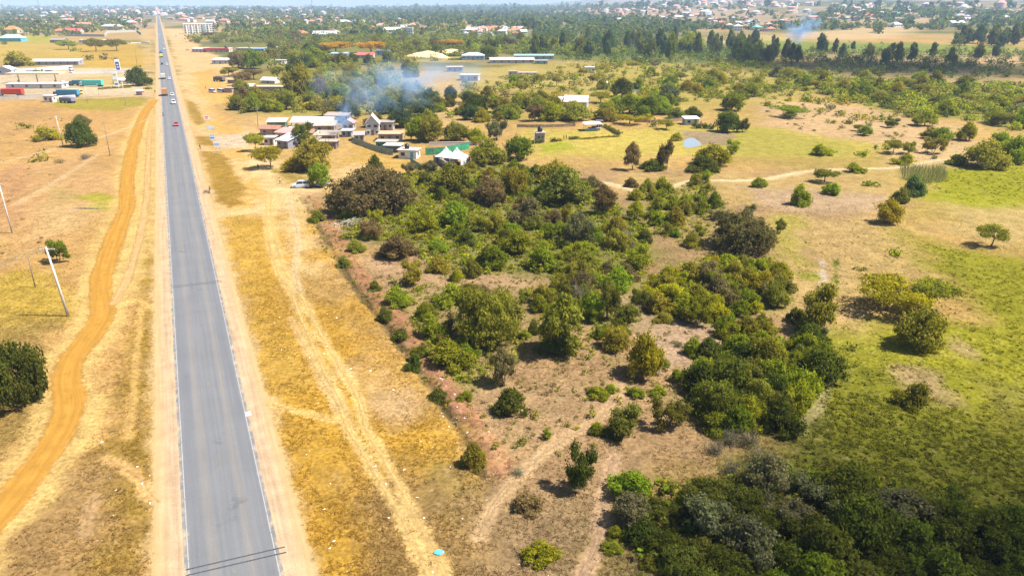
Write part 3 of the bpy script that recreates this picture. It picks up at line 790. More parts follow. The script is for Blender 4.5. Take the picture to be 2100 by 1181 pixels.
# dark tar bands across the road, cut at a slant
M_TAR = mat('tar_band', (.045, .047, .052), .6, .3, 6.0)
for (ya, yb) in ((1168, 1128), (1180, 1140)):
    sa, _ = road_s(385, ya); sb, _ = road_s(565, yb)
    flat_quad('tar_band', sa, sa + .16, -3.75, 4.4, .014, M_TAR, road, skew=(sb - sa))
for (ya, yb) in ((590, 579), (587, 576.5)):
    sa, _ = road_s(355, ya); sb, _ = road_s(452, yb)
    flat_quad('tar_band', sa, sa + .16, -3.75, 4.4, .014, M_TAR, road, skew=(sb - sa))
sa, oa = road_s(509, 852)
for k in range(2):
    flat_quad('paint_mark', sa + k * .55, sa + .32 + k * .55, oa - .25, oa + .35, .018, mat('white_paint', (.7, .7, .68), .7, .1), road)

_z = [.014]
def next_z(): _z[0] += .004; return _z[0]
for k, v in TRACKS.items():
    sheet(k, trk_np[k], v[1] + .25, next_z(), dirt_material(k + '_dirt', tuple(q * .86 for q in v[2]), v[1] + .25, v[3], .13), jitter=.35)
for p, (q, hw, c) in zip(rut_np, RUTS):
    sheet('wheel_track', p, hw + .15, next_z(), dirt_material('rut_dirt', tuple(q * .86 for q in c), hw + .15, .35, .2, .85), jitter=.5)
for p, (q, hw, c) in zip(path_np, PATHS):
    sheet('footpath', p, hw + .15, next_z(), dirt_material('path_dirt', tuple(q * .84 for q in c), hw + .15, .4, .18, .8), jitter=.5)
# ================================================================ VEGETATION
def leaf_mesh(name, pts, nrm, size, rng, elong=1.55, vfun=None, mats=None):
    """diamond leaves at pts, facing roughly nrm; v = per-leaf variation"""
    n = len(pts)
    nn = nrm + rng.normal(0, .75, (n, 3)); nn /= np.linalg.norm(nn, axis=1)[:, None] + 1e-9
    a = rng.normal(0, 1, (n, 3)); a -= nn * (a * nn).sum(1)[:, None]; a /= np.linalg.norm(a, axis=1)[:, None] + 1e-9
    b = np.cross(nn, a)
    s = (size * rng.uniform(.6, 1.35, n))[:, None]
    V = np.stack([pts - a * s * elong * .5, pts + b * s * .5, pts + a * s * elong * .5, pts - b * s * .5], 1).reshape(-1, 3)
    Fq = np.arange(n * 4).reshape(n, 4)
    v = rng.random(n) if vfun is None else vfun
    return V, Fq, np.repeat(v, 4)

def lobe_points(lobes, n, rng, flat=1.0):
    """points on the outsides of overlapping lobes (centre, radius xyz)"""
    L = np.array([l[0] for l in lobes]); Rr = np.array([l[1] for l in lobes])
    w = Rr[:, 0] ** 2; w = w / w.sum()
    k = rng.choice(len(lobes), n * 2, p=w)
    d = rng.normal(0, 1, (n * 2, 3)); d /= np.linalg.norm(d, axis=1)[:, None]
    rad = rng.uniform(.5, 1.0, n * 2) + np.abs(rng.normal(0, .14, n * 2)) + (rng.random(n * 2) < .06) * rng.uniform(.1, .45, n * 2)
    lump = .72 + .5 * vnoise(d[:, 0] * 3 + k * 7.7, d[:, 1] * 3 + d[:, 2] * 2, 1.0, 3)
    p = L[k] + d * Rr[k] * (rad * lump)[:, None]
    keep = np.ones(n * 2, bool)
    for q in range(len(lobes)):              # drop leaves deep inside another lobe
        inside = (((p - L[q]) / Rr[q]) ** 2).sum(1) < .30
        keep &= ~(inside & (k != q))
    keep &= p[:, 2] > 0.0
    i = np.where(keep)[0][:n]
    tone = rng.random(len(lobes))[k[i]]
    return p[i], d[i], tone

def trunk_mesh(lobes, rng, h0, thick, n_limb=7, z_split=.30, multi=1, lean=.06):
    mb = MB()
    for t in range(multi):
        ang = rng.uniform(0, 2 * PI); off = .0 if multi == 1 else .05
        b = Vector((math.cos(ang) * off, math.sin(ang) * off, -.02))
        top = Vector((rng.uniform(-lean, lean) + b.x * 2, rng.uniform(-lean, lean) + b.y * 2, z_split))
        mid = (b + top) / 2 + Vector((rng.uniform(-.02, .02), rng.uniform(-.02, .02), 0))
        mb.tube([b, mid, top], [thick, thick * .8, thick * .65], 6)
        order = rng.permutation(len(lobes))[:max(2, n_limb // multi)]
        for q in order:
            c = Vector(lobes[q][0])
            m1 = top.lerp(c, .5) + Vector((rng.uniform(-.05, .05), rng.uniform(-.05, .05), .03))
            mb.tube([top, m1, c], [thick * .55, thick * .35, thick * .12], 5, cap=False)
            for _ in range(2):
                dd_ = Vector(rng.normal(0, 1, 3)); dd_.z = abs(dd_.z) * .6; e = c + dd_.normalized() * float(lobes[q][1][0]) * rng.uniform(.8, 1.45)
                mb.tube([m1, m1.lerp(e, .6), e], [thick * .22, thick * .13, thick * .05], 3, cap=False)
    return mb

PROTO = {}
def proto(kind, idx, lobes, n, size, seed, thick, split, multi=1, part=('trunk', 'crown'), elong=1.5, n_limb=7):
    rng = np.random.default_rng(seed)
    # leaves hang in small sprays, so the crown breaks into light and dark tufts with gaps between
    per = 9 if n < 10000 else 12
    pc, dc, tone = lobe_points(lobes, n // per, rng)
    m_ = len(pc); spread = .050 if n < 10000 else .034
    p = (pc[:, None] + rng.normal(0, 1, (m_, per, 3)) * spread * rng.uniform(.6, 1.5, (m_, 1, 1)) * [1, 1, .7]).reshape(-1, 3)
    d = np.repeat(dc, per, 0); tv = rng.random(m_)
    p[:, 2] = np.maximum(p[:, 2], .01)
    up = np.clip(d + np.array([0, 0, .35]), -2, 2)
    v = np.clip(rng.random(len(p)) * .40 + np.repeat(tone * .25 + tv * .35, per), 0, 1)
    V, Fq, vv = leaf_mesh(kind, p, up, size * np.repeat(rng.uniform(.75, 1.35, m_), per), rng, elong, v)
    crown = mesh_np(kind + '_crown', V, Fq, M_LEAF, None, {'v': vv})
    tm = trunk_mesh(lobes, rng, 0, thick, n_limb, split, multi).mesh(kind + '_trunk', M_BARK, True)
    PROTO.setdefault(kind, []).append((tm, crown, part))

def mk_protos():
    for i in range(5):      # rounded broad trees
        r = np.random.default_rng(100 + i); L = []
        for k in range(15):
            a = r.uniform(0, 2 * PI); q = r.uniform(.1, .66); z = r.uniform(.40, .78) - .16 * q
            s = r.uniform(.24, .40); L.append(((math.cos(a) * q, math.sin(a) * q, z), (s, s, s * .55)))
        L.append(((0, 0, .78), (.36, .36, .2)))
        for k in range(5):
            a = 2 * PI * k / 5 + r.uniform(-.4, .4); L.append(((math.cos(a) * .6, math.sin(a) * .6, r.uniform(.22, .4)), (.3, .3, .18)))
        proto('round', i, L, 8500, .050, 200 + i, .055, .3)
    for i in range(4):      # the big trees near the camera: finer leaves
        r = np.random.default_rng(130 + i); L = []
        for k in range(26):
            a = r.uniform(0, 2 * PI); q = r.uniform(.1, .76) ** .8; z = r.uniform(.35, .80) - .18 * q
            s = r.uniform(.17, .31); L.append(((math.cos(a) * q, math.sin(a) * q, z), (s, s, s * .62)))
        for k in range(9):
            a = 2 * PI * k / 9 + r.uniform(-.3, .3); L.append(((math.cos(a) * .68, math.sin(a) * .68, r.uniform(.12, .34)), (.25, .25, .16)))
        proto('big', i, L, 19000, .034, 230 + i, .04, .26, 2)
    for i in range(5):      # shrubs, leafy to the ground
        r = np.random.default_rng(160 + i); L = []
        for k in range(20):
            a = r.uniform(0, 2 * PI); q = r.uniform(.05, .80); z = r.uniform(.15, .70) * (1.08 - .6 * q)
            s = r.uniform(.15, .36); L.append(((math.cos(a) * q, math.sin(a) * q, z), (s, s * r.uniform(.8, 1.1), s * .62)))
        L.append(((r.uniform(-.2, .2), r.uniform(-.2, .2), .68), (.3, .3, .26)))
        proto('bush', i, L, 7000, .053, 260 + i, .028, .16, 3, ('stem', 'foliage'), n_limb=9)
    for i in range(4):      # flat-topped acacias
        r = np.random.default_rng(190 + i); L = []
        for k in range(13):
            a = r.uniform(0, 2 * PI); q = r.uniform(.05, .74) ** .8; z = r.uniform(.68, .86) - .10 * q
            s = r.uniform(.24, .38); L.append(((math.cos(a) * q, math.sin(a) * q, z), (s, s, s * .30)))
        for k in range(4):
            a = r.uniform(0, 2 * PI); L.append(((math.cos(a) * .5, math.sin(a) * .5, r.uniform(.45, .58)), (.28, .28, .10)))
        proto('acacia', i, L, 6500, .044, 290 + i, .05, .38, elong=1.3)
    for i in range(4):      # open, gappy, irregular trees with visible limbs
        r = np.random.default_rng(210 + i); L = []
        for k in range(15):
            a = r.uniform(0, 2 * PI); q = r.uniform(.1, .72); z = r.uniform(.28, .90) * (1.04 - .25 * q)
            s = r.uniform(.14, .24); L.append(((math.cos(a) * q, math.sin(a) * q, z), (s, s, s * .7)))
        proto('open', i, L, 5500, .047, 320 + i, .035, .25, 2, n_limb=15)
    for i in range(3):      # tall narrow gum trees
        r = np.random.default_rng(240 + i); L = []
        for k in range(14):
            z = .22 + .74 * k / 13; q = r.uniform(0, .45) * (1.1 - z * .6); a = r.uniform(0, 2 * PI)
            s = r.uniform(.38, .62) * (1.15 - z * .6); L.append(((math.cos(a) * q, math.sin(a) * q, z), (s, s, .085)))
        proto('gum', i, L, 2600, .10, 350 + i, .08, .6, elong=1.2)
    # leafless thorn: many fine branches and a few leaves
    for i in range(2):
        rng = np.random.default_rng(380 + i); mb = MB()
        for k in range(46):
            a = rng.uniform(0, 2 * PI); e = rng.uniform(.15, 1.35); ln = rng.uniform(.6, 1.0)
            d = Vector((math.cos(a) * math.cos(e), math.sin(a) * math.cos(e), math.sin(e) * .9)) * ln
            b = Vector((rng.uniform(-.12, .12), rng.uniform(-.12, .12), 0))
            m1 = b + d * .5 + Vector(rng.normal(0, .05, 3)); t1 = b + d
            mb.tube([b, m1, t1], [.02, .012, .004], 3, cap=False)
            for q in range(4):
                s0 = b.lerp(t1, rng.uniform(.35, .95)); e0 = s0 + Vector(rng.normal(0, .18, 3)); mb.tube([s0, e0], [.007, .003], 3, cap=False)
        p = rng.normal(0, .38, (700, 3)); p[:, 2] = np.abs(p[:, 2]) * .8 + .15
        V, Fq, vv = leaf_mesh('t', p, p * 0 + [0, 0, 1.], .05, rng)
        PROTO.setdefault('thorn', []).append((mb.mesh('thorn_branches', mat('dry_twig', (.26, .21, .16), .95, .25, 3)), mesh_np('thorn_leaves', V, Fq, M_LEAF, None, {'v': vv}), ('branch', 'foliage')))
mk_protos()

COLR = {'d': (.092, .110, .015), 'o': (.215, .195, .026), 'g': (.185, .220, .016), 'l': (.275, .265, .011), 'y': (.265, .220, .014),
        'b': (.180, .138, .060), 's': (.165, .160, .080), 'n': (.42, .25, .010), 'w': (.080, .115, .040), 'q': (.228, .238, .016), 'm': (.145, .148, .025), 'k': (.120, .092, .038)}
WORD = {'d': 'dark green', 'o': 'olive', 'g': 'bright green', 'l': 'lime green', 'y': 'yellow-green', 'b': 'brownish', 's': 'grey-green',
        'n': 'golden yellow', 'w': 'blue-green', 'q': 'fresh green', 'm': 'dull green', 'k': 'dark brown'}
KNAME = {'round': ('tree', 'rounded tree', 'tree'), 'big': ('tree', 'broad tree', 'tree'), 'bush': ('shrub', 'leafy shrub', 'shrub'),
         'acacia': ('acacia_tree', 'flat-topped acacia', 'acacia'), 'open': ('tree', 'sparse open tree', 'tree'),
         'gum': ('gum_tree', 'tall gum tree', 'gum tree'), 'thorn': ('thorn_bush', 'leafless thorn bush', 'thorn bush')}
KEY = {'R': 'round', 'G': 'big', 'B': 'bush', 'A': 'acacia', 'O': 'open', 'C': 'gum', 'T': 'thorn'}

PLANTS = []          # (kind, colour letter, x, y, width, height, label or None, pixel x, pixel y)
vr = random.Random(11)
def plant(cx, by, wpx, hpx, k, c, label=None):
    """a plant whose visible outline spans wpx x hpx pixels with its lowest edge at by"""
    kind = KEY[k]
    g0 = G(cx, by); a = G(cx - wpx / 2, by); b = G(cx + wpx / 2, by)
    w = (b - a).length
    back = {'B': .30, 'T': .3, 'G': .26, 'R': .20, 'O': .15, 'A': .05, 'C': .05}[k] * w
    x, y = g0.x * (1 + back / max(g0.y, 1)), g0.y + back
    top = at_depth(cx, by - hpx, y + .12 * w)
    z0 = float(far_height(x, y))
    h = max(top.z - z0, .42 * w if k in 'BT' else .5 * w if k in 'RGO' else .3 * w)
    PLANTS.append((kind, c, x, y, w, h, label, cx, by))

exec_list = """
172 302 58 58 R d|tree with leaning crown and dense shade beside the bare dirt field
172 264 44 28 O b|
95 291 66 22 B y|
55 267 30 16 B o|
90 333 38 26 B o|
125 336 20 13 B b|
176 328 28 18 T b|
288 177 50 40 R d|dense dark round tree between the fuel station and the road
122 540 50 50 O g|
30 850 140 165 G d|
45 117 18 16 B o|
185 124 24 15 B d|
218 123 24 13 B b|
240 126 14 10 B b|
197 106 36 28 A o|
240 105 38 26 A o|
140 102 38 20 A g|
200 93 22 15 R d|
78 152 20 12 B g|
35 138 70 14 B y|
150 106 20 8 B g|
250 92 26 10 B o|
10 92 14 8 B d|
524 310 42 40 A q|
555 345 62 48 A y|
643 352 78 72 R o|tall rounded olive tree at the corner of the roadside shacks
655 384 54 52 R g|dense green tree shading the two parked cars
608 352 70 24 B y|
622 300 50 48 O d|
500 222 44 42 O b|
540 224 46 36 R o|
588 226 46 44 R o|
616 196 66 62 R o|large olive tree rising above the thicket behind the shacks
652 226 44 32 B y|
684 240 54 44 R o|
716 246 50 42 R d|
735 220 52 44 R o|
694 204 52 34 R g|
660 196 40 34 R b|
500 176 40 30 A b|
470 158 40 20 A y|
520 164 44 22 A b|
520 142 44 42 R g|bright green leafy tree beyond the small grey shop
490 140 44 36 R b|
555 120 34 22 R o|
565 145 30 26 B l|
610 150 50 34 R d|
690 108 72 24 A n|
762 108 62 24 A n|
920 100 60 18 A n|
645 130 50 34 R q|
790 235 50 36 R w|
830 230 46 38 R w|
880 215 48 34 R w|
770 262 46 32 R o|
820 262 60 40 R w|
870 240 50 34 R w|
925 206 30 30 R d|
960 215 30 30 R d|
1000 200 30 24 R o|
975 235 56 44 R d|
1025 232 50 36 R o|
1065 222 44 34 R q|
1110 222 44 36 R o|
858 290 46 52 R g|
885 292 60 54 R o|
934 292 62 42 R o|
978 296 46 34 R q|
1018 290 48 44 O s|tree with silvery whitish leaves behind the white tents
1000 338 80 54 R o|broad olive tree against the peaked white tents
1062 330 68 52 R g|
1050 240 50 30 R o|
1095 250 50 38 O b|
1130 250 60 40 R q|
1180 250 70 34 R o|
1240 246 50 36 R q|
1275 200 50 42 R d|lone dark spreading tree casting deep shade on the far meadow
1290 236 60 44 R q|
1330 240 50 44 R g|
1232 212 44 26 A o|
1290 256 60 22 A y|umbrella acacia on the lawn beside the pavilion
1252 250 40 30 R o|
1370 212 66 40 B s|dome-shaped grey-green thicket standing alone in the meadow
1378 212 40 18 B q|
1341 262 26 18 B d|
1366 266 40 22 A y|thin-trunked acacia leaning over the small pond
1388 290 28 20 B l|bright yellow-green bush at the edge of the pond
1420 242 40 24 R d|
1490 272 56 46 R d|
1523 272 36 30 O m|
1500 228 50 40 R g|
1576 220 30 16 B o|
1620 240 66 26 A g|
1618 244 30 14 A m|
1298 350 44 56 O b|
1366 350 48 60 O b|bare brown leafy tree standing above the pond
1460 340 80 40 R y|
1500 316 40 30 O q|
1340 352 60 22 B d|
1440 356 80 20 B d|
1680 320 52 28 B l|
1772 322 30 18 B g|
1708 314 14 8 B m|
1724 240 34 16 B o|
1698 224 30 14 B s|
1810 248 24 18 B g|
1826 262 34 22 O m|
1778 262 18 18 O s|
1742 256 28 12 B m|
1832 314 44 30 A o|
1862 316 34 26 O q|
1912 316 46 36 O o|
1856 340 50 20 B l|
1920 328 20 12 B s|
1895 260 50 36 R q|
1930 290 44 30 R g|
1906 286 40 26 R o|
1980 290 40 40 R q|
2020 346 90 60 R o|
2080 336 70 60 R g|
1960 340 40 26 B g|
2052 300 40 30 R g|
765 442 190 100 G k|wide tangled grey-brown tree at the edge of the bush by the track
772 380 44 60 O m|
650 456 36 30 B g|
868 480 64 56 B l|
935 470 80 60 B g|
1000 420 70 60 R b|
925 400 90 66 R o|
880 360 40 30 O s|
1055 400 70 60 R o|
1085 465 80 62 B b|
815 540 90 60 B b|
730 520 46 30 B o|
705 548 34 26 B m|
845 585 64 52 O o|
815 632 64 46 B g|compact green bush beside the red earth bank
924 632 70 56 B g|
900 560 60 40 B o|
968 570 44 44 B m|
1005 555 80 60 B g|
1060 530 90 60 B q|
1110 560 80 60 B g|
1000 716 142 136 G o|largest dense rounded tree in the middle of the bush clearing
1150 738 128 128 O o|open-crowned tree with a dark base beside the footpath clearing
1150 738 100 60 B d|
1034 792 74 76 O b|brown half-bare tree rising above a green shrub by the red bank
1046 858 84 66 B d|
1318 776 94 100 R y|isolated yellowish tree on the bare ground at the clearing's edge
1420 732 46 44 B g|
1360 664 44 24 B o|
1312 640 44 50 O m|
1244 660 60 90 O m|
1268 690 50 40 B d|
1520 524 136 104 G k|huge dark brown-leaved tree dominating the green thicket
1590 630 60 56 R o|
1684 690 100 104 O o|
1655 720 80 60 R d|
885 700 60 60 B g|
920 760 100 66 B q|
870 660 40 40 B q|
1075 700 36 24 B g|
1095 690 30 40 B m|
1290 905 100 70 O m|
1260 904 50 50 B d|
1372 884 80 64 O m|
1186 1008 82 98 O d|upright dark shrub-like tree standing alone near the forked footpath
972 966 60 66 B o|dull bush at the end of the ditch
1066 920 32 22 B m|
900 822 50 36 B m|
852 760 46 40 B d|
826 700 40 30 B m|
955 826 40 26 B q|
862 740 40 34 B o|
790 660 40 34 B m|
770 600 30 24 B m|
1225 820 50 30 B q|
1080 1056 70 50 B b|
1110 1160 80 50 B q|
1820 460 58 52 R y|round yellow-green tree alone on the dry meadow
1638 424 48 52 B g|
1704 402 40 30 B g|
1690 374 54 30 A o|
1556 386 32 26 B g|
1785 384 36 20 B g|
1750 356 46 14 B g|
2032 506 58 46 A o|small wind-leaning acacia alone on the right-hand pasture
1870 404 44 50 B w|
1845 420 40 40 B m|
1816 640 150 72 A y|wide umbrella thicket of acacia on the pasture edge
1905 640 96 70 A o|
1876 720 92 88 R o|
1874 842 84 62 B o|low olive bush on the grass slope below the acacia thicket
1742 722 28 24 B m|
1766 556 24 12 B m|
1842 530 40 16 B q|
1540 450 40 30 O s|
1600 480 30 30 O m|
1240 440 60 60 O b|
1150 420 130 80 R m|
1140 380 90 50 R o|
1185 510 70 70 O s|pale grey-leaved tree at the heart of the green thicket
1530 130 40 40 R g|bright light green tree in front of the dark gum belt
1350 135 26 18 R s|
1410 110 50 44 R q|
1000 122 44 28 R d|
"""
for ln in exec_list.strip().split('\n'):
    head, lab = ln.split('|')
    a = head.split()
    plant(float(a[0]), float(a[1]), float(a[2]), float(a[3]), a[4], a[5], lab or None)

# ---------------------------------------------------------------- thickets: shrubs and trees scattered in areas seen in the photograph
EXCL = [  # pixel boxes kept clear: buildings, yards, cars
 (525, 232, 735, 305), (735, 235, 860, 330), (780, 296, 870, 345), (890, 296, 985, 345), (1138, 200, 1225, 232), (1190, 246, 1260, 276),
 (1088, 262, 1130, 302), (1402, 240, 1440, 262), (1390, 280, 1450, 305), (420, 90, 560, 112), (430, 112, 470, 135), (425, 150, 480, 195), (500, 165, 590, 192),
 (670, 100, 790, 130), (838, 111, 930, 124), (945, 117, 1150, 134), (915, 132, 985, 170), (1040, 138, 1120, 160), (590, 355, 700, 392), (372, 36, 440, 74)]
def near_excl(px, py):
    return any(a <= px <= c and b <= py <= d for a, b, c, d in EXCL)
def in_poly(poly, x, y):
    r = False; n = len(poly)
    for i in range(n):
        (x1, y1), (x2, y2) = poly[i], poly[(i + 1) % n]
        if (y1 > y) != (y2 > y) and x < (x2 - x1) * (y - y1) / (y2 - y1) + x1: r = not r
    return r
def scatter(poly, n, wr, hr, mix, space=.55, yw=1.0):
    """n plants of wr px width range (at the area's mid height) placed evenly over the ground of the area"""
    xs = [p[0] for p in poly]; ys = [p[1] for p in poly]
    P = [G(a, b) for a, b in poly]
    gp = [(p.x, p.y) for p in P]
    x0, x1 = min(p[0] for p in gp), max(p[0] for p in gp); y0, y1 = min(p[1] for p in gp), max(p[1] for p in gp)
    done = 0; tries = 0; here = []
    ks, ws = [m[0] for m in mix], [m[1] for m in mix]
    while done < n and tries < n * 60:
        tries += 1
        x, y = vr.uniform(x0, x1), vr.uniform(y0, y1)
        if not in_poly(gp, x, y): continue
        k, c = vr.choices(ks, ws)[0]
        w = vr.uniform(*wr); h = w * vr.uniform(*hr)
        z = float(far_height(x, y)); px, py = proj((x, y, z))
        if near_excl(px, py): continue
        if any((q[0] - x) ** 2 + (q[1] - y) ** 2 < ((q[2] + w) * .5 * space) ** 2 for q in here): continue
        if any(abs(q[2] - x) < 14 and (q[2] - x) ** 2 + (q[3] - y) ** 2 < ((q[4] + w) * .5 * space * .8) ** 2 for q in PLANTS): continue
        if line_dist(road_line, np.array([x]), np.array([y]))[0] < 12: continue
        here.append((x, y, w)); done += 1
        PLANTS.append((KEY[k], c, x, y, w, h, None, px, py))
# widths in metres
BM = [(('T','s'),1),(('O','q'),2),(('B','g'),4),(('B','o'),4),(('B','q'),3),(('B','m'),3),(('B','b'),2),(('B','l'),1),(('O','o'),1),(('O','s'),1),(('R','o'),1),(('O','b'),1)]
scatter([(680,410),(770,380),(870,335),(1050,335),(1100,350),(1215,385),(1330,470),(1340,545),(1290,590),(1180,590),(1100,560),(1000,570),(900,560),(800,505),(700,490)], 74, (3.0,6.5), (.5,.85), BM, .5)
scatter([(1270,380),(1440,372),(1500,430),(1440,520),(1340,480)], 40, (2.4,5.4), (.5,.9), BM, .5)
scatter([(1310,610),(1400,565),(1480,545),(1600,565),(1600,620),(1480,670),(1330,650)], 36, (3.4,6.4), (.55,.85), BM + [(('B','l'),3),(('B','y'),3)], .52)
scatter([(1430,770),(1560,730),(1690,735),(1680,790),(1640,850),(1600,885),(1470,890),(1420,830)], 36, (3.4,7.0), (.6,.95), [(('B','g'),3),(('B','d'),3),(('R','o'),2),(('R','d'),2),(('O','m'),2),(('B','q'),2)], .5)
scatter([(1130,520),(1240,560),(1260,640),(1220,660),(1160,600)], 9, (3,5), (.6,.9), BM, .55)
scatter([(840,560),(950,575),(1110,580),(1120,640),(900,620)], 8, (1.5,3.4), (.5,.8), BM, .8)
scatter([(1280,1010),(1420,1040),(1520,1010),(1640,1000),(1760,1020),(1900,1050),(2000,1090),(2160,1140),(2250,1400),(1480,1400),(1390,1150),(1270,1110)], 58, (3.8,7.4), (.5,.75), [(('G','d'),4),(('G','m'),3),(('G','o'),2),(('R','d'),3),(('B','d'),3),(('O','s'),2),(('O','m'),2),(('B','g'),3),(('B','q'),1),(('T','s'),1)], .5)
scatter([(1460,890),(1560,900),(1620,940),(1560,990),(1450,970)], 6, (2.5,4), (.6,.9), [(('T','s'),3),(('O','s'),1)], .5)
scatter([(1250,1060),(1380,1120),(1300,1180),(1240,1180)], 3, (1.2,2.4), (.5,.7), BM, .8)
scatter([(1480,670),(1640,655),(1690,690),(1680,735),(1560,730),(1440,750)], 14, (2.6,5.6), (.6,.9), BM, .55)
scatter([(1060,600),(1240,590),(1300,660),(1270,740),(1200,650),(1080,650)], 15, (2.2,5.0), (.6,.9), BM, .6)
scatter([(860,640),(950,640),(960,720),(1000,790),(900,740)], 10, (1.6,3.6), (.5,.8), BM, .6)
scatter([(1230,790),(1400,700),(1430,740),(1300,900),(1220,900)], 9, (1.0,2.6), (.5,.8), BM + [(('T','s'),2)], 1.0)
scatter([(1000,800),(1240,760),(1220,880),(1060,1000),(960,960)], 9, (.8,2.0), (.5,.8), BM + [(('T','s'),2)], 1.2)
# beyond: scrub belts, thicket behind the shacks, trees round the houses
FB = [(('B','q'),4),(('B','g'),3),(('B','o'),4),(('R','o'),3),(('R','g'),2),(('A','o'),2),(('B','m'),2),(('B','y'),2),(('B','s'),1)]
scatter([(480,235),(480,190),(590,150),(700,140),(860,170),(870,235),(760,245),(700,240),(560,240)], 62, (6,12), (.5,.8), FB, .38)
scatter([(1040,240),(1060,220),(1380,215),(1390,250),(1260,245),(1150,240)], 34, (5,10), (.5,.75), FB, .42)
scatter([(735,240),(870,215),(1060,215),(1060,250),(960,262),(860,262),(760,258)], 30, (5,9), (.5,.8), FB + [(('R','w'),3)], .5)
scatter([(1500,440),(1640,470),(1620,560),(1580,560)], 6, (1.5,3), (.5,.8), BM, .8)
scatter([(1330,215),(1240,170),(1500,160),(1700,190),(1900,225),(1800,225),(1560,205)], 34, (4,10), (.5,.75), FB, .8)
scatter([(1560,150),(1800,168),(2200,185),(2200,290),(2000,250),(1860,240),(1700,195)], 78, (6,13), (.5,.75), FB, .55)
scatter([(1560,215),(1840,235),(1990,280),(1880,330),(1700,260)], 16, (3,6), (.5,.7), FB, 1.3)
scatter([(940,175),(1240,150),(1250,190),(950,215)], 26, (5,9), (.6,.9), FB, .8)
scatter([(1180,135),(1560,130),(1640,150),(1700,185),(1500,175),(1240,165)], 46, (5,11), (.5,.75), FB, .6)
TR = [(('R','o'),4),(('R','d'),3),(('R','g'),2),(('A','b'),1),(('R','b'),1),(('R','w'),2),(('O','m'),1)]
scatter([(480,110),(560,80),(760,95),(960,100),(980,118),(840,140),(620,140)], 64, (8,14), (.6,.9), TR, .55)
scatter([(0,60),(0,40),(300,44),(300,58),(140,66)], 22, (9,16), (.6,.9), TR, .8)
scatter([(445,88),(470,66),(720,66),(930,86),(760,98),(560,84)], 34, (9,16), (.6,.9), TR, .6)
scatter([(385,90),(398,74),(560,66),(760,80),(800,96),(620,94),(560,90)], 70, (9,15), (.55,.85), TR, .42)
scatter([(790,106),(840,96),(1000,88),(1240,92),(1260,118),(1160,116),(1000,112),(830,110)], 70, (9,15), (.6,1.0), TR + [(('C','g'),2),(('R','g'),3)], .42)
scatter([(0,66),(0,46),(312,46),(312,60),(225,64),(140,70)], 30, (10,17), (.6,.9), TR, .5)
scatter([(620,138),(700,132),(860,140),(860,172),(700,145)], 16, (6,11), (.5,.8), FB, .5)
GM = [(('C','w'),5),(('C','d'),2),(('R','w'),2),(('C','m'),4),(('R','m'),2)]
scatter([(1050,112),(1200,84),(1560,92),(1560,128),(1300,128),(1080,122)], 60, (8,13), (1.2,1.9), GM + [(('C','g'),3)], .55)
scatter([(1520,132),(1560,100),(1760,100),(1780,126),(1640,134)], 15, (8,13), (1.1,1.8), GM, .55)
scatter([(1720,116),(2050,112),(2100,124),(1760,140)], 12, (9,14), (1.0,1.5), GM, 1.2)
scatter([(1940,98),(1960,78),(2130,80),(2130,100)], 26, (12,20), (1.0,1.4), GM, .45)

# ---------------------------------------------------------------- labels: each plant told apart by look and by what it stands beside
LANDMARKS = [
 (40,60,'orange-roofed house'),(24,82,'teal-roofed house'),(145,70,'red-roofed long shed'),(230,76,'grey yard wall'),(243,150,'blue fuel price sign'),(90,168,'cream forecourt canopy'),
 (185,172,'turquoise trailer'),(40,190,'red trailer'),(288,170,'station tree'),(140,648,'leaning concrete pole'),(128,300,'thin field pole'),(405,65,'white apartment block'),
 (450,104,'red-walled shop'),(452,130,'small grey shop'),(446,188,'two parked minibuses'),(540,182,'long brown shed'),(620,262,'long white tin roof'),(590,300,'rusty tin shacks'),(620,382,'parked silver car'),
 (762,280,'gabled white house'),(830,325,'blue-doored toilet block'),(935,325,'peaked white tents'),(960,300,'green shade-net fence'),(730,120,'red-roofed workshop'),(880,120,'heaps of yellow sand'),
 (968,122,'pale blue roofed hall'),(1090,128,'long teal-roofed hall'),(960,160,'stone house'),(1085,152,'roofless stone walls'),(1180,225,'metal-roofed farmhouse'),(1107,295,'stone tank tower'),
 (1215,268,'white lawn pavilion'),(1415,258,'pale garden shed'),(1418,295,'small pond'),(1308,186,'distant water hole'),(620,420,'head of the ditch'),(720,560,'upper ditch'),(830,720,'middle of the ditch'),
 (960,880,'red earth bank'),(1150,890,'forked footpath'),(1230,1080,'narrow footpath'),(1000,690,'largest rounded tree'),(1520,500,'huge brown tree'),(1690,560,'bare stony strip'),(1820,450,'round meadow tree'),
 (1600,362,'pale dirt lane'),(1900,370,'grey reed bed'),(2030,500,'wind-leaning acacia'),(1820,620,'umbrella thicket'),(1690,800,'grass path'),(1435,1000,'thorny grove'),(1700,1080,'dark lower grove'),
 (1990,330,'lane end'),(1650,105,'blue smoke'),(1540,115,'light green tree'),(1990,96,'blue-green wood'),(2050,124,'ploughed red field'),(760,400,'tangled grey tree'),(1185,480,'grey-leaved tree'),(1320,750,'isolated yellowish tree'),
 (980,66,'pink housing estate'),(700,70,'villa'),(1780,150,'shaded valley field'),(1480,360,'long dark hedge'),(20,840,'track-bend tree'),(1000,320,'tent-side tree'),(1870,690,'pasture tree')]
LMG = [(G(a, b).to_2d(), t) for a, b, t in LANDMARKS]
ORD = ['', 'second ', 'third ', 'fourth ', 'fifth ', 'sixth ', 'seventh ', 'eighth ', 'ninth ', 'tenth ', 'eleventh ', 'twelfth ']
def place_phrase(x, y):
    p = Vector((x, y)); best = min(LMG, key=lambda q: (q[0] - p).length)
    d = p - best[0]
    rel = 'beyond' if d.y > abs(d.x) else 'in front of' if d.y < -abs(d.x) else 'right of' if d.x > 0 else 'left of'
    return best[1], rel, d.length
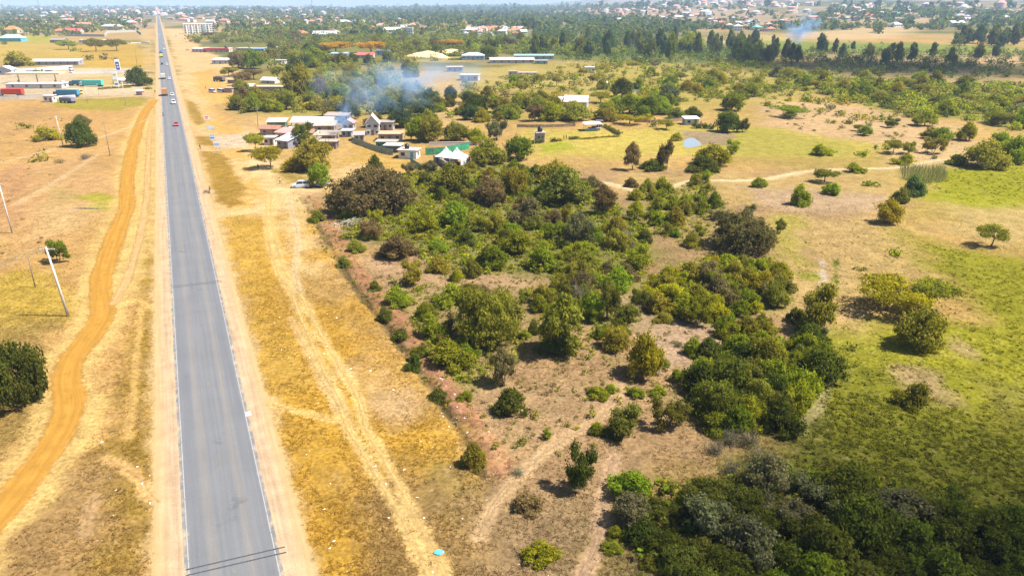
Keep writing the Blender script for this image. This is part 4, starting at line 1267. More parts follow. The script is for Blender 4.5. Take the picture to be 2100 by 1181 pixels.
def size_word(w, kind):
    t = (3.0, 4.6, 6.5) if kind in ('bush', 'thorn') else (6.0, 9.0, 12.0)
    return 'small' if w < t[0] else 'medium' if w < t[1] else 'large' if w < t[2] else 'very large'
def rank_labels(rows):
    """rows of (base, tail): repeats are told apart by how near they stand to the landmark (rows come nearest first)"""
    tot = {}; seen = {}
    for r in rows: tot[r] = tot.get(r, 0) + 1
    out = []
    for r in rows:
        k = seen.get(r, 0); seen[r] = k + 1
        out.append(f'{r[0]} {r[1]}' if tot[r] == 1 else f'{ORD[min(k, 11)]}nearest {r[0]} {r[1]}')
    return out

GROUPS = {'tree': 'broad-leaved trees of the bush and yards', 'shrub': 'shrubs of the bush land', 'acacia_tree': 'flat-topped acacias', 'gum_tree': 'tall gum trees of the far belts', 'thorn_bush': 'leafless thorn bushes'}
def put_plant(kind, c, x, y, w, h, label, rnd):
    nm, phrase, cat = KNAME[kind]
    tm, cm, parts = rnd.choice(PROTO[kind])
    z = gz(x, y)
    e = empty(nm, (x, y, z - .03), rnd.uniform(0, 2 * PI), label, cat, GROUPS[nm])
    e.scale = (w * .53, w * .53 * rnd.uniform(.9, 1.1), h * 1.02)
    link(parts[0], tm, e)
    o = link(parts[1], cm, e)
    b = COLR[c]; k = rnd.uniform(.78, 1.30); j = rnd.uniform(.90, 1.16)
    o.color = (b[0] * k * j, b[1] * k, b[2] * k, 1)
    return e

def grow():
    rnd = random.Random(21)
    # keep the 300 largest-looking of each kind as individuals; the rest go to one scrub mesh
    by = {}
    for p in PLANTS: by.setdefault(KNAME[p[0]][0], []).append(p)
    rest = []
    for nm, L in by.items():
        L.sort(key=lambda p: -(p[4] * p[5]) / (p[3] ** 2 + p[2] ** 2 + 2000) - (1e6 if p[6] else 0))
        rest += L[300:]
        sel = L[:300]
        sel.sort(key=lambda p: place_phrase(p[2], p[3])[2])
        rows = []
        for kind, c, x, y, w, h, lab, px, py in sel:
            lm, rel, d = place_phrase(x, y)
            rows.append((f'{size_word(w, kind)} {WORD[c]} {KNAME[kind][1]}', f'{rel} the {lm}'))
        for (kind, c, x, y, w, h, lab, px, py), auto in zip(sel, rank_labels(rows)):
            put_plant(kind, c, x, y, w, h, lab or auto, rnd)
    print('PLANTS', {k: len(v) for k, v in by.items()}, 'rest', len(rest))
    return rest
REST = grow()

# ---------------------------------------------------------------- stuff: clump mesh used for undergrowth, far scrub and woods
def clump_mesh(name, items, leaves, rng, leaf=.2, lobes=4, up=.6):
    """items: (x, y, z, w, h, col) rows; one joined mesh of leaf clumps"""
    I = np.array([i[:5] for i in items], float); C = np.array([i[5] for i in items], float)
    n = len(I); m = leaves
    lo = rng.normal(0, .36, (n, lobes, 3)); lo[:, :, 2] = np.abs(lo[:, :, 2]) * .7 + .22
    k = rng.integers(0, lobes, (n, m))
    d = rng.normal(0, 1, (n, m, 3)); d /= np.linalg.norm(d, axis=2)[..., None]
    p = lo[np.arange(n)[:, None], k] + d * rng.uniform(.25, .45, (n, m, 1)) * [1, 1, .75]
    p[..., 2] = np.clip(p[..., 2], .03, 1.05)
    sc_ = np.stack([I[:, 3] * .6, I[:, 3] * .6, I[:, 4]], 1)
    P = (p * sc_[:, None] + I[:, None, :3]).reshape(-1, 3)
    nr = (d + [0, 0, up]).reshape(-1, 3)
    size = np.repeat(I[:, 3] * leaf, m)
    V, Fq, vv = leaf_mesh(name, P, nr, size, rng, 1.35)
    Cc = np.repeat(C, m, 0) * (0.62 + .76 * rng.random(n * m))[:, None]
    me = mesh_np(name, V, Fq, M_LEAFC, np.repeat(Cc, 4, 0))
    return me

def build_stuff():
    rng = np.random.default_rng(77)
    def region(poly, n):
        gp = np.array([G(a, b)[:2] for a, b in poly]); out = []
        lo, hi = gp.min(0), gp.max(0); tries = 0
        while len(out) < n and tries < 80:
            q = rng.uniform(lo, hi, (n * 2, 2)); ok = poly_sd(gp, q[:, 0], q[:, 1]) > 0; out += list(q[ok]); tries += 1
        return np.array(out[:n])
    def shade(names, n):
        base = np.array([COLR[c] for c in names])[rng.integers(0, len(names), n)]
        return base * rng.uniform(.7, 1.3, (n, 1))
    # undergrowth between the shrubs
    items = []
    for poly, n, wr, cs in [
        ([(690,420),(770,390),(870,345),(1050,340),(1100,350),(1215,385),(1330,470),(1340,545),(1290,590),(1180,590),(1100,560),(1000,565),(900,550),(800,500),(700,490)], 2600, (.8,2.3), 'gqgolqmyq'),
        ([(1270,380),(1440,372),(1500,430),(1440,520),(1340,480)], 420, (.5,1.6), 'gqomy'),
        ([(1310,600),(1400,545),(1480,520),(1610,545),(1600,610),(1480,660),(1330,640)], 620, (.7,2.1), 'gqlyoq'),
        ([(1420,750),(1560,690),(1690,700),(1690,770),(1640,860),(1600,890),(1470,895),(1410,840)], 520, (.7,2.0), 'gdmoq'),
        ([(1260,990),(1430,1010),(1600,960),(1740,980),(1900,1010),(2150,1090),(2250,1400),(1480,1400),(1300,1120)], 900, (.9,2.4), 'dmgdo'),
        ([(1220,1020),(1400,1120),(1480,1300),(1200,1300)], 120, (.3,.8), 'mgob'),
        ([(840,660),(940,700),(1010,780),(940,790),(870,720)], 130, (.5,1.3), 'gqom'),
        ([(1130,520),(1240,560),(1260,640),(1220,660),(1160,600)], 130, (.5,1.3), 'gqom'),
        ([(760,560),(1100,560),(1500,640),(1480,860),(1250,920),(1050,950),(960,860),(850,700)], 800, (.25,1.0), 'moqbob'),
        ([(800,570),(900,590),(1100,590),(1260,590),(1310,660),(1250,740),(1080,740),(960,790),(860,700)], 520, (.4,1.5), 'gqomyq'),
        ([(1500,430),(1850,400),(1900,560),(1720,700),(1600,620)], 130, (.25,.7), 'moyq'),
        ([(600,400),(650,400),(720,520),(830,680),(960,860),(930,870),(800,700),(690,560)], 260, (.3,.95), 'moybm')]:
        q = region(poly, n)
        z, _, _ = ground_at(q[:, 0], q[:, 1])
        ok = np.ones(len(q), bool)
        for p, (a_, hw, c_) in list(zip(rut_np, RUTS)) + list(zip(path_np, PATHS)): ok &= line_dist(p, q[:, 0], q[:, 1]) > hw + .5
        w = rng.uniform(*wr, len(q)); c = shade(cs, len(q))
        items += [(q[i, 0], q[i, 1], z[i], w[i], w[i] * rng.uniform(.4, .75), c[i]) for i in range(len(q)) if ok[i]]
    me = clump_mesh('undergrowth', items, 30, rng, .17, 5)
    tag(link('undergrowth', me), kind='stuff')
    # mid and far scrub, woods on the plain and the slopes
    items = []
    for kind, c, x, y, w, h, lab, px, py in REST:
        items.append((x, y, gz(x, y), w, h, np.array(COLR[c])))
    far = [
        ([(480,235),(480,190),(590,150),(700,140),(860,170),(870,235),(700,240)], 300, (3,8), .6, 'oqgmby'),
        ([(1330,215),(1240,170),(1500,160),(1700,190),(1900,225),(1560,205)], 260, (2,7), .55, 'oqgmy'),
        ([(940,175),(1180,135),(1560,130),(1640,150),(1240,190),(950,210)], 260, (2,7), .6, 'oqgmyb'),
        ([(600,400),(320,240),(-100,240),(-100,640),(320,640),(320,300)], 150, (.4,1.1), .5, 'boyb'),
        ([(470,470),(600,420),(900,830),(1000,1000),(560,1100)], 170, (.3,.9), .5, 'boyb'),
        ([(1540,210),(1900,225),(1990,280),(1880,330),(1640,270)], 90, (.8,2.6), .5, 'omsb'),
        ([(1560,150),(1800,168),(2200,185),(2200,300),(2000,250),(1860,240),(1700,195)], 420, (3,8), .6, 'oqgmqd'),
        ([(480,120),(560,70),(760,80),(1000,92),(1080,112),(980,112),(840,130),(620,140)], 520, (5,11), .8, 'ogdmob'),
        ([(1050,118),(1200,84),(1560,92),(1560,135),(1300,132),(1080,124)], 420, (5,9), 1.1, 'wdmgw'),
        ([(1520,138),(1560,100),(2130,100),(2130,165),(1800,160)], 300, (5,10), .9, 'wdmd'),
        ([(385,90),(398,74),(560,66),(760,80),(800,98),(620,96)], 220, (5,11), .7, 'ogdmo'),
        ([(790,108),(840,96),(1000,88),(1240,92),(1260,120),(1160,117),(1000,113),(830,111)], 260, (5,11), .8, 'gqdmo'),
        ([(440,64),(720,52),(1080,72),(1080,92),(760,90),(560,80)], 700, (6,13), .9, 'wdmog'),
        ([(0,76),(0,60),(230,60),(300,56),(300,62),(220,66),(120,78)], 110, (6,12), .8, 'dmo'),
        ([(0,62),(0,36),(310,36),(310,52),(140,64)], 560, (8,16), .85, 'ddmow'),
        ([(1080,96),(1100,66),(1240,58),(1600,62),(1700,84),(1560,100),(1240,100)], 900, (7,14), 1.2, 'wdwm'),
        ([(330,42),(420,30),(700,34),(1000,50),(1100,60),(1060,72),(700,58),(440,60)], 900, (9,18), .9, 'wdmo'),
        ([(700,36),(1000,28),(1300,40),(1500,60),(1100,66),(900,50)], 900, (12,24), .9, 'wd'),
        ([(0,38),(0,22),(320,22),(320,38)], 700, (12,24), .8, 'wdm'),
        ([(330,30),(400,20),(900,22),(900,34),(500,34)], 900, (16,34), .8, 'wd'),
        ([(1100,50),(1200,22),(1600,24),(1700,58),(1400,60)], 420, (9,20), .7, 'wdm'),
        ([(1660,40),(1700,22),(2130,30),(2130,60),(1900,56),(1800,48)], 460, (10,22), .8, 'wd'),
        ([(1560,64),(1660,46),(1900,58),(2130,70),(2130,84),(1700,76)], 260, (8,16), 1.0, 'wdm'),
        ([(700,20),(1000,12),(1500,13),(2130,14),(2130,24),(1200,24)], 800, (25,50), .7, 'wd'),
        ([(0,22),(0,15),(700,15),(700,22)], 700, (26,50), .55, 'wd')]
    for poly, n, wr, hr, cs in far:
        q = region(poly, n)
        if not len(q): continue
        w = rng.uniform(*wr, len(q)); c = shade(cs, len(q)); h = w * hr * rng.uniform(.7, 1.3, len(q))
        ok = line_dist(road_line, q[:, 0], q[:, 1]) > 25 + np.hypot(q[:, 0], q[:, 1]) * .01
        z, _, _ = ground_at(q[:, 0], q[:, 1]); fb = fbm(q[:, 0], q[:, 1] * .7, 260, 3, 3)
        for i in range(len(q)):
            if not ok[i]: continue
            px, py = proj((q[i, 0], q[i, 1], z[i]))
            if near_excl(px, py): continue
            if q[i, 1] > 850 and fb[i] < .38 and px > 330: continue
            items.append((q[i, 0], q[i, 1], z[i], w[i], h[i], c[i]))
    items.sort(key=lambda t: t[1])
    nearer = [i for i in items if i[1] < 1100]; farther = [i for i in items if i[1] >= 1100]
    tag(link('scrub_and_woods', clump_mesh('scrub_and_woods', nearer, 84, rng, .115, 7, .7)), kind='stuff')
    tag(link('distant_woods', clump_mesh('distant_woods', farther, 20, rng, .32, 5, .8)), kind='stuff')
    # grass: tufts of blades, dense near the camera
    n = 120000
    a = rng.uniform(R(-44), R(44), n); r = 36 + 150 * rng.random(n) ** 1.25
    x, y = r * np.sin(a), r * np.cos(a)
    z, c, g = ground_at(x, y)
    ok = (rng.random(n) < .10 + .9 * g) & (fbm(x, y, 3.5, 4, 3) > .40)
    ok &= line_dist(road_line, x, y) > 6.6
    for k, v in TRACKS.items(): ok &= line_dist(trk_np[k], x, y) > v[1] + .1
    for p, (q_, hw, c_) in list(zip(rut_np, RUTS)) + list(zip(path_np, PATHS)): ok &= line_dist(p, x, y) > hw
    x, y, z, c, g = x[ok], y[ok], z[ok], c[ok], g[ok]; n = len(x)
    green = sstep(.9, 1.15, c[:, 1] / np.maximum(c[:, 0], 1e-4))
    hgt = (.13 + .22 * rng.random(n)) * (1 + .9 * green)
    B = 4
    ang = rng.uniform(0, 2 * PI, (n, B)); ln = rng.uniform(.4, 1.1, (n, B)) * hgt[:, None]
    bx = x[:, None] + rng.normal(0, .10, (n, B)); by = y[:, None] + rng.normal(0, .10, (n, B))
    tx = bx + np.cos(ang) * ln * 1.3; ty = by + np.sin(ang) * ln * 1.3
    wx, wy = -np.sin(ang) * .045, np.cos(ang) * .045
    zz = np.repeat(z[:, None], B, 1)
    V = np.stack([np.stack([bx - wx, by - wy, zz - .01], -1), np.stack([bx + wx, by + wy, zz - .01], -1), np.stack([tx, ty, zz + ln * .7], -1)], 2).reshape(-1, 3)
    Fq = np.arange(len(V)).reshape(-1, 3)
    cc = c * rng.uniform(.8, 1.7, (n, 1))
    tag(link('grass', mesh_np('grass', V, Fq, M_BLADE, np.repeat(cc, B * 3, 0))), kind='stuff')
    # taller green tussocks on the pasture and the reed bed
    q = np.concatenate([region([(1900,500),(2100,545),(2300,600),(2300,1000),(1900,960),(1700,900),(1680,760),(1960,720)], 900),
                        region([(1640,960),(1700,780),(1860,850),(2200,930),(2200,1100)], 900),
                        region([(1880,370),(1960,345),(2150,340),(2150,430),(1960,410)], 500)])
    z, c, g = ground_at(q[:, 0], q[:, 1])
    w = rng.uniform(.35, .95, len(q))
    items = [(q[i, 0], q[i, 1], z[i], w[i], w[i] * rng.uniform(.22, .42), c[i] * rng.uniform(1.0, 1.5)) for i in range(len(q))]
    tag(link('pasture_tussocks', clump_mesh('pasture_tussocks', items, 22, rng, .17, 4, 1.4)), kind='stuff')
    # grey reeds
    q = region([(1845,345),(1935,345),(1945,372),(1890,378),(1850,368)], 1100)
    n = len(q); hh = rng.uniform(1.4, 2.6, n); a = rng.uniform(0, 2 * PI, n); z, _, _ = ground_at(q[:, 0], q[:, 1])
    lean = rng.uniform(.05, .35, n)
    V = np.stack([np.column_stack([q[:, 0] - np.sin(a) * .07, q[:, 1] + np.cos(a) * .07, z]), np.column_stack([q[:, 0] + np.sin(a) * .07, q[:, 1] - np.cos(a) * .07, z]),
                  np.column_stack([q[:, 0] + np.cos(a) * lean, q[:, 1] + np.sin(a) * lean, z + hh])], 1).reshape(-1, 3)
    cc = np.repeat(np.array([(.19, .18, .10)]) * rng.uniform(.6, 1.3, (n, 1)), 3, 0)
    tag(link('reeds', mesh_np('reeds', V, np.arange(n * 3).reshape(-1, 3), M_BLADE, cc)), kind='stuff')
    # scraps of litter on the verges
    q = np.concatenate([region([(560,640),(700,640),(960,900),(1130,1181),(640,1181)], 60), region([(200,900),(325,900),(325,1181),(180,1181)], 14), region([(840,700),(990,860),(1060,1000),(900,880)], 26)])
    z, _, _ = ground_at(q[:, 0], q[:, 1]); mbx = MB()
    for i in range(len(q)):
        s = rng.uniform(.03, .09); t = rng.normal(0, s, (4, 3)); t[:, 2] = np.abs(t[:, 2]) * .5 + .03
        mbx.add([(q[i, 0] + t[k, 0] + (s if k in (1, 2) else -s), q[i, 1] + t[k, 1] + (s if k > 1 else -s), z[i] + t[k, 2]) for k in range(4)], [(0, 1, 2, 3)])
    tag(mbx.build('litter', mat('litter_white', (.72, .72, .70), .7, .3, .4)), kind='stuff')
build_stuff()
# ================================================================ BUILDINGS
def info_mat(name, rough=.85, var=.18, scale=.8, ribs=0.0):
    m, nt, out = nodes(name)
    oi = nt.nodes.new('ShaderNodeObjectInfo'); tc = nt.nodes.new('ShaderNodeTexCoord')
    f = noise_n(nt, scale, 6, tc.outputs['Object'], .65); f2 = noise_n(nt, scale * 5, 4, tc.outputs['Object'], .6)
    c = mixc(nt, 1.0, oi.outputs['Color'], grey(nt, mapr(nt, f, .25, .75, 1 - var, 1 + var)), 'MULTIPLY')
    c = mixc(nt, 1.0, c, grey(nt, mapr(nt, f2, .25, .75, 1 - var * .5, 1 + var * .5)), 'MULTIPLY')
    c = mixc(nt, mapr(nt, f, .54, .70, 0, .5), c, (.24, .155, .10))
    b = nt.nodes.new('ShaderNodeBsdfPrincipled'); b.inputs['Roughness'].default_value = rough
    b.inputs['Specular IOR Level'].default_value = .3
    nt.links.new(c, b.inputs['Base Color'])
    if ribs:
        w = nt.nodes.new('ShaderNodeTexWave'); w.inputs['Scale'].default_value = ribs; w.bands_direction = 'X'
        nt.links.new(tc.outputs['Object'], w.inputs['Vector'])
        bp = nt.nodes.new('ShaderNodeBump'); bp.inputs['Strength'].default_value = .5; bp.inputs['Distance'].default_value = .05
        nt.links.new(w.outputs['Fac'], bp.inputs['Height']); nt.links.new(bp.outputs[0], b.inputs['Normal'])
    nt.links.new(b.outputs[0], out.inputs[0]); return m
M_WALL = info_mat('plaster_wall'); M_ROOF = info_mat('sheet_roof', .6, .16, .6, 3.0); M_TILE = info_mat('tiled_roof', .85, .2, 1.2, 1.5)
M_PAINT = info_mat('vehicle_paint', .35, .06, 2.0)
M_GLASS = mat('dark_glass', (.02, .025, .03), .12, .2, 2.0, spec=.6)
M_VOID = mat('dark_opening', (.015, .013, .012), .9)
M_FRAME = mat('pale_frame', (.55, .54, .5), .6, .1)
M_TYRE = mat('tyre_rubber', (.02, .02, .021), .85, .2)
M_RIM = mat('wheel_rim', (.35, .35, .36), .4, .15, 4, metal=.6)
M_STEEL = mat('grey_steel', (.30, .30, .30), .5, .15, 3, metal=.5)
M_CONC = mat('weathered_concrete', (.42, .40, .36), .9, .2, 2.0)
M_TIMBER = mat('old_timber', (.20, .15, .10), .9, .3, 4.0)
M_BLACK = mat('black_plastic', (.012, .012, .013), .45, .2)
M_LAMP = mat('lamp_glass', (.7, .68, .6), .2, .05)
M_TAIL = mat('tail_lamp', (.35, .02, .015), .3, .1)
WH, CR, GY, PK, TQ, BL = (.64, .63, .60), (.60, .54, .42), (.36, .35, .34), (.55, .33, .28), (.10, .36, .36), (.10, .22, .42)
TERRA, RUST, TINW, TING, REDR, LILAC = (.42, .16, .085), (.30, .15, .095), (.55, .53, .51), (.36, .36, .38), (.42, .05, .045), (.36, .36, .45)

def col4(o, c): o.color = (c[0], c[1], c[2], 1); return o

def roof_mesh(kind, w, d, h, rise, ov=.45, t=.14):
    mb = MB(); X = w / 2 + ov; Y = d / 2 + ov
    if kind == 'gable':
        k = rise / (d / 2); e = h - ov * k
        prof = [(-Y, e), (0, h + rise), (Y, e), (Y, e + t), (0, h + rise + t), (-Y, e + t)]
        secs = [[(x, p[0], p[1]) for p in prof] for x in (-X, X)]
        mb.loft(secs)
    elif kind == 'gablex':                     # ridge running away from the front
        k = rise / (w / 2); e = h - ov * k
        prof = [(-X, e), (0, h + rise), (X, e), (X, e + t), (0, h + rise + t), (-X, e + t)]
        mb.loft([[(p[0], y, p[1]) for p in prof] for y in (-Y, Y)])
    elif kind == 'hip':
        r = max(.1, X - Y) if X > Y else .1
        ry = 0 if X > Y else Y - X
        vs = [(-X,-Y,h), (X,-Y,h), (X,Y,h), (-X,Y,h), (-X,-Y,h+t), (X,-Y,h+t), (X,Y,h+t), (-X,Y,h+t), (-r,-ry,h+rise+t), (r,ry,h+rise+t)]
        if X > Y: fs = [(3,2,1,0),(0,1,5,4),(1,2,6,5),(2,3,7,6),(3,0,4,7),(4,5,9,8),(5,6,9),(6,7,8,9),(7,4,8)]
        else: fs = [(3,2,1,0),(0,1,5,4),(1,2,6,5),(2,3,7,6),(3,0,4,7),(4,5,8),(5,6,9,8),(6,7,9),(7,4,8,9)]
        mb.add(vs, fs)
    elif kind == 'shed':                       # slopes down towards the front
        mb.loft([[(x, -Y, h), (x, Y, h + rise), (x, Y, h + rise + t), (x, -Y, h + t)] for x in (-X, X)])
    else:
        mb.box((0, 0, h + .1), (w + 2 * ov, d + 2 * ov, .2))
    return mb

def house(name, px, py, wpx, d, h, roof, wallc, roofc, label, cat='house', yaw=0.0, rise=None, win=2, door=True, group=None, tile=False, doorc=None, storeys=1, ov=.45, wall_top=None):
    g = G(px, py); a = G(px - wpx / 2, py); b = G(px + wpx / 2, py); w = (b - a).length
    z = gz(g.x, g.y)
    bear = -math.atan2(g.x, g.y)              # front turned to face the camera's side, then yawed
    e = empty(name, (g.x, g.y + d / 2, z), yaw, label, cat, group)
    mb = MB(); rise = rise if rise is not None else d * .22
    mb.box((0, 0, h / 2 - .4), (w, d, h + .8))
    if roof == 'gable':
        for s in (-1, 1): mb.add([(s * (w / 2 - .01), -d / 2, h), (s * (w / 2 - .01), d / 2, h), (s * (w / 2 - .01), 0, h + rise - .05)], [(0, 1, 2)])
    if roof == 'gablex':
        for s in (-1, 1): mb.add([(-w / 2, s * (d / 2 - .01), h), (w / 2, s * (d / 2 - .01), h), (0, s * (d / 2 - .01), h + rise - .05)], [(0, 1, 2)])
    if roof == 'shed':
        mb.add([(-w/2, d/2, h), (w/2, d/2, h), (w/2, d/2, h+rise-.03), (-w/2, d/2, h+rise-.03)], [(0,1,2,3)])
        for s in (-1, 1): mb.add([(s*(w/2-.01), -d/2, h), (s*(w/2-.01), d/2, h), (s*(w/2-.01), d/2, h+rise-.03)], [(0,1,2)])
    col4(mb.build('wall', M_WALL, e), wallc)
    if roof != 'none':
        col4(roof_mesh(roof, w, d, h, rise, ov).build('roof', M_TILE if tile else M_ROOF, e), roofc)
    sh = h / storeys
    for s_ in range(storeys):
        n = win if not (door and s_ == 0) else win + 1
        for k in range(n):
            x = -w / 2 + w * (k + .5) / n; zc = s_ * sh + sh * .55
            if door and s_ == 0 and k == n // 2:
                o = MB().box((x, -d / 2 - .03, min(2.1, h * .85) / 2), (min(1.0, w * .4), .06, min(2.1, h * .85))).build('door', mat('door_' + str(doorc), doorc or (.14, .10, .07), .6, .2), e)
                MB().box((x + .3, -d / 2 - .08, 1.0), (.08, .05, .16)).build('handle', M_STEEL, o)
            else:
                o = MB().box((x, -d / 2 - .025, zc), (min(1.3, w / n * .55), .05, min(1.1, sh * .42))).build('window', M_GLASS, e)
                f = MB(); ww, hh = min(1.3, w / n * .55), min(1.1, sh * .42)
                for q in (-1, 1):
                    f.box((x + q * (ww / 2 + .04), -d / 2 - .03, zc), (.08, .08, hh + .16)); f.box((x, -d / 2 - .03, zc + q * (hh / 2 + .04)), (ww, .078, .08))
                f.build('frame', M_FRAME, o)
    if win:
        for s in (-1, 1):
            MB().box((s * (w / 2 + .025), 0, sh * .55), (.05, min(1.2, d * .3), min(1.1, sh * .42))).build('window', M_GLASS, e)
    return e, w

def wall_run(name, pts, h, t, c, label, group=None, coping=True):
    """a free-standing wall through pixel points"""
    P = [G(a, b) for a, b in pts]; base = P[0]
    e = empty(name, (base.x, base.y, gz(base.x, base.y)), 0, label, 'wall', group)
    for i in range(len(P) - 1):
        a, b = P[i] - base, P[i + 1] - base; L = (b - a).length; mid = (a + b) / 2; ang = math.atan2(b.y - a.y, b.x - a.x)
        o = col4(MB().box((mid.x, mid.y, h / 2 - .3), (L - .02, t, h + .6), ang).build('wall_panel', M_WALL, e), c)
        if coping: col4(MB().box((mid.x, mid.y, h + .06), (L - .02, t + .1, .12), ang).build('coping', M_WALL, e), tuple(q * 1.15 for q in c))
    return e

# ---- roadside shacks and compound, right of the road
house('shack', 612, 272, 22, 4, 2.5, 'shed', (.24, .20, .17), (.30, .20, .14), 'narrow brown shack wedged before the left end of the white hall', 'shack', R(10), .6, 1)
house('shack', 632, 286, 26, 4, 2.3, 'gable', (.30, .25, .21), (.34, .19, .12), 'small shack with rust-red pitched roof in the middle of the market', 'shack', R(-12), .8, 1)
house('shack', 600, 276, 16, 3.5, 2.2, 'flat', (.18, .22, .20), (.44, .40, .36), 'tiny flat kiosk between the rusty and pinkish shacks', 'kiosk', R(4), .2, 1)
house('shack', 640, 302, 24, 4, 2.2, 'shed', (.20, .17, .15), (.28, .23, .19), 'dark weathered shed right of the steep white roof', 'shack', R(-8), .6, 0)
house('shack', 735, 290, 20, 4, 2.2, 'gable', (.36, .33, .33), (.34, .28, .27), 'small grey shed between the kiosk and the gabled white house', 'shack', R(10), .8, 1)
house('market_hall', 640, 262, 84, 8, 2.1, 'gable', (.5, .46, .4), TINW, 'longest shack, wide white tin roof, among roadside shacks', 'shop', R(-4), 1.6, 3)
house('shack', 566, 263, 36, 5, 2.4, 'shed', (.12, .22, .12), TINW, 'shack with green front and white tin roof at the edge of the market', 'shack', R(6), .7, 1)
house('shack', 555, 278, 40, 5, 2.3, 'gable', (.34, .25, .2), RUST, 'shack with rusty brown pitched roof beside the small market tree', 'shack', R(-8), .9, 1)
house('shack', 584, 288, 32, 5, 2.6, 'shed', PK, (.42, .25, .22), 'pinkish shack with faded red roof amid the market', 'shack', R(-20), 1.0, 1)
house('shack', 552, 298, 20, 4, 2.5, 'flat', (.52, .47, .42), (.40, .36, .32), 'flat-roofed pale block nearest the small market tree', 'shack', 0, .4, 1)
house('shack', 588, 305, 30, 6, 2.6, 'shed', (.20, .20, .23), (.74, .73, .72), 'shack with steep glaring white roof in front of the market', 'shack', R(-28), 1.3, 1)
house('shack', 665, 272, 40, 6, 2.4, 'shed', (.30, .24, .19), (.42,.34,.27), 'brown shack with cream sloping roof right of the market', 'shack', R(3), .9, 1)
house('shack', 668, 292, 42, 5, 2.3, 'shed', (.28, .22, .17), (.38, .31, .25), 'front brown shack with open awning and cream roof', 'shack', R(-3), .8, 1)
house('shack', 672, 306, 36, 4, 2.4, 'flat', (.16, .12, .10), (.36, .28, .21), 'dark-fronted stall with tan flat roof next to the smoke', 'shack', R(-3), .4, 1)
house('shack', 690, 252, 46, 6, 2.8, 'shed', (.14, .17, .24), (.32, .26, .21), 'stall with blue front and tan roof behind the white market roof', 'shack', R(-2), .6, 2)
house('shack', 714, 268, 22, 5, 2.8, 'gablex', (.5, .46, .45), (.42, .30, .27), 'small pale gabled shack standing in the smoke', 'shack', 0, 1.2, 1)
house('shack', 711, 282, 20, 4, 2.2, 'flat', (.20, .32, .42), TINW, 'blue-fronted kiosk under a white awning by the smoke', 'kiosk', 0, .4, 1)
house('lodge', 762, 278, 26, 7, 4.4, 'gablex', (.5, .48, .46), (.58, .42, .38), 'tall gabled white house with pinkish roof inside the fenced compound', 'house', R(8), 2.8, 2, storeys=2)
house('outbuilding', 790, 268, 32, 5, 3.0, 'flat', (.38, .33, .32), (.36, .31, .30), 'grey flat-roofed block right of the gabled white house', 'outbuilding', 0, .4, 2)
house('outbuilding', 800, 290, 46, 6, 2.6, 'flat', (.30, .24, .19), (.46, .30, .18), 'low block with sandy flat roof in the fenced compound', 'outbuilding', 0, .4, 2)
house('canteen', 792, 305, 40, 4, 2.2, 'flat', (.05, .20, .15), (.36, .30, .24), 'green-sided canteen below the sandy flat roof', 'outbuilding', R(-4), .4, 2)
house('porch', 806, 314, 32, 4, 2.2, 'flat', (.10, .12, .09), TINW, 'dark open shelter with white flat roof by the mesh fence', 'shelter', R(-6), .3, 0, False)
tb, tbw = house('toilet_block', 838, 326, 38, 4, 2.6, 'flat', (.66, .65, .58), (.46,.43,.40), 'cream toilet block with blue door beneath the black tank', 'toilet block', R(-10), .3, 1, True, doorc=(.08, .34, .44))
def tank(px, py, r, h, z, label, dy=0.0):
    g = G(px, py); g = G(px, py) + Vector((g.x / g.y * dy, dy, 0)); e = empty('water_tank', (g.x, g.y, gz(g.x, g.y) + z), 0, label, 'water tank', 'black water tanks')
    MB().tube([(0, 0, 0), (0, 0, h * .33), (0, 0, h * .34), (0, 0, h * .66), (0, 0, h * .67), (0, 0, h * .86), (0, 0, h)], [r, r, r * 1.03, r * 1.03, r, r, r * .45], 14).build('tank_body', M_BLACK, e, True)
    MB().tube([(0, 0, h), (0, 0, h + .12)], r * .3, 10).build('lid', M_BLACK, e)
tank(836, 326, .72, 1.5, 2.8, 'black plastic water tank on the toilet block roof', 2.0)
def net_mat(c):
    key = ('net', c)
    if key in _M: return _M[key]
    m, nt, out = nodes('woven_net'); d = nt.nodes.new('ShaderNodeBsdfDiffuse'); tr = nt.nodes.new('ShaderNodeBsdfTransparent'); tc = nt.nodes.new('ShaderNodeTexCoord')
    nt.links.new(mixc(nt, mapr(nt, noise_n(nt, 1.2, 5, tc.outputs['Object']), .3, .7), tuple(q * .7 for q in c), tuple(q * 1.2 for q in c)), d.inputs[0])
    k = math_n(nt, 'GREATER_THAN', noise_n(nt, 14, 2, tc.outputs['Object']), .42)
    mx = nt.nodes.new('ShaderNodeMixShader'); nt.links.new(k, mx.inputs[0]); nt.links.new(tr.outputs[0], mx.inputs[1]); nt.links.new(d.outputs[0], mx.inputs[2])
    nt.links.new(mx.outputs[0], out.inputs[0]); _M[key] = m; return m
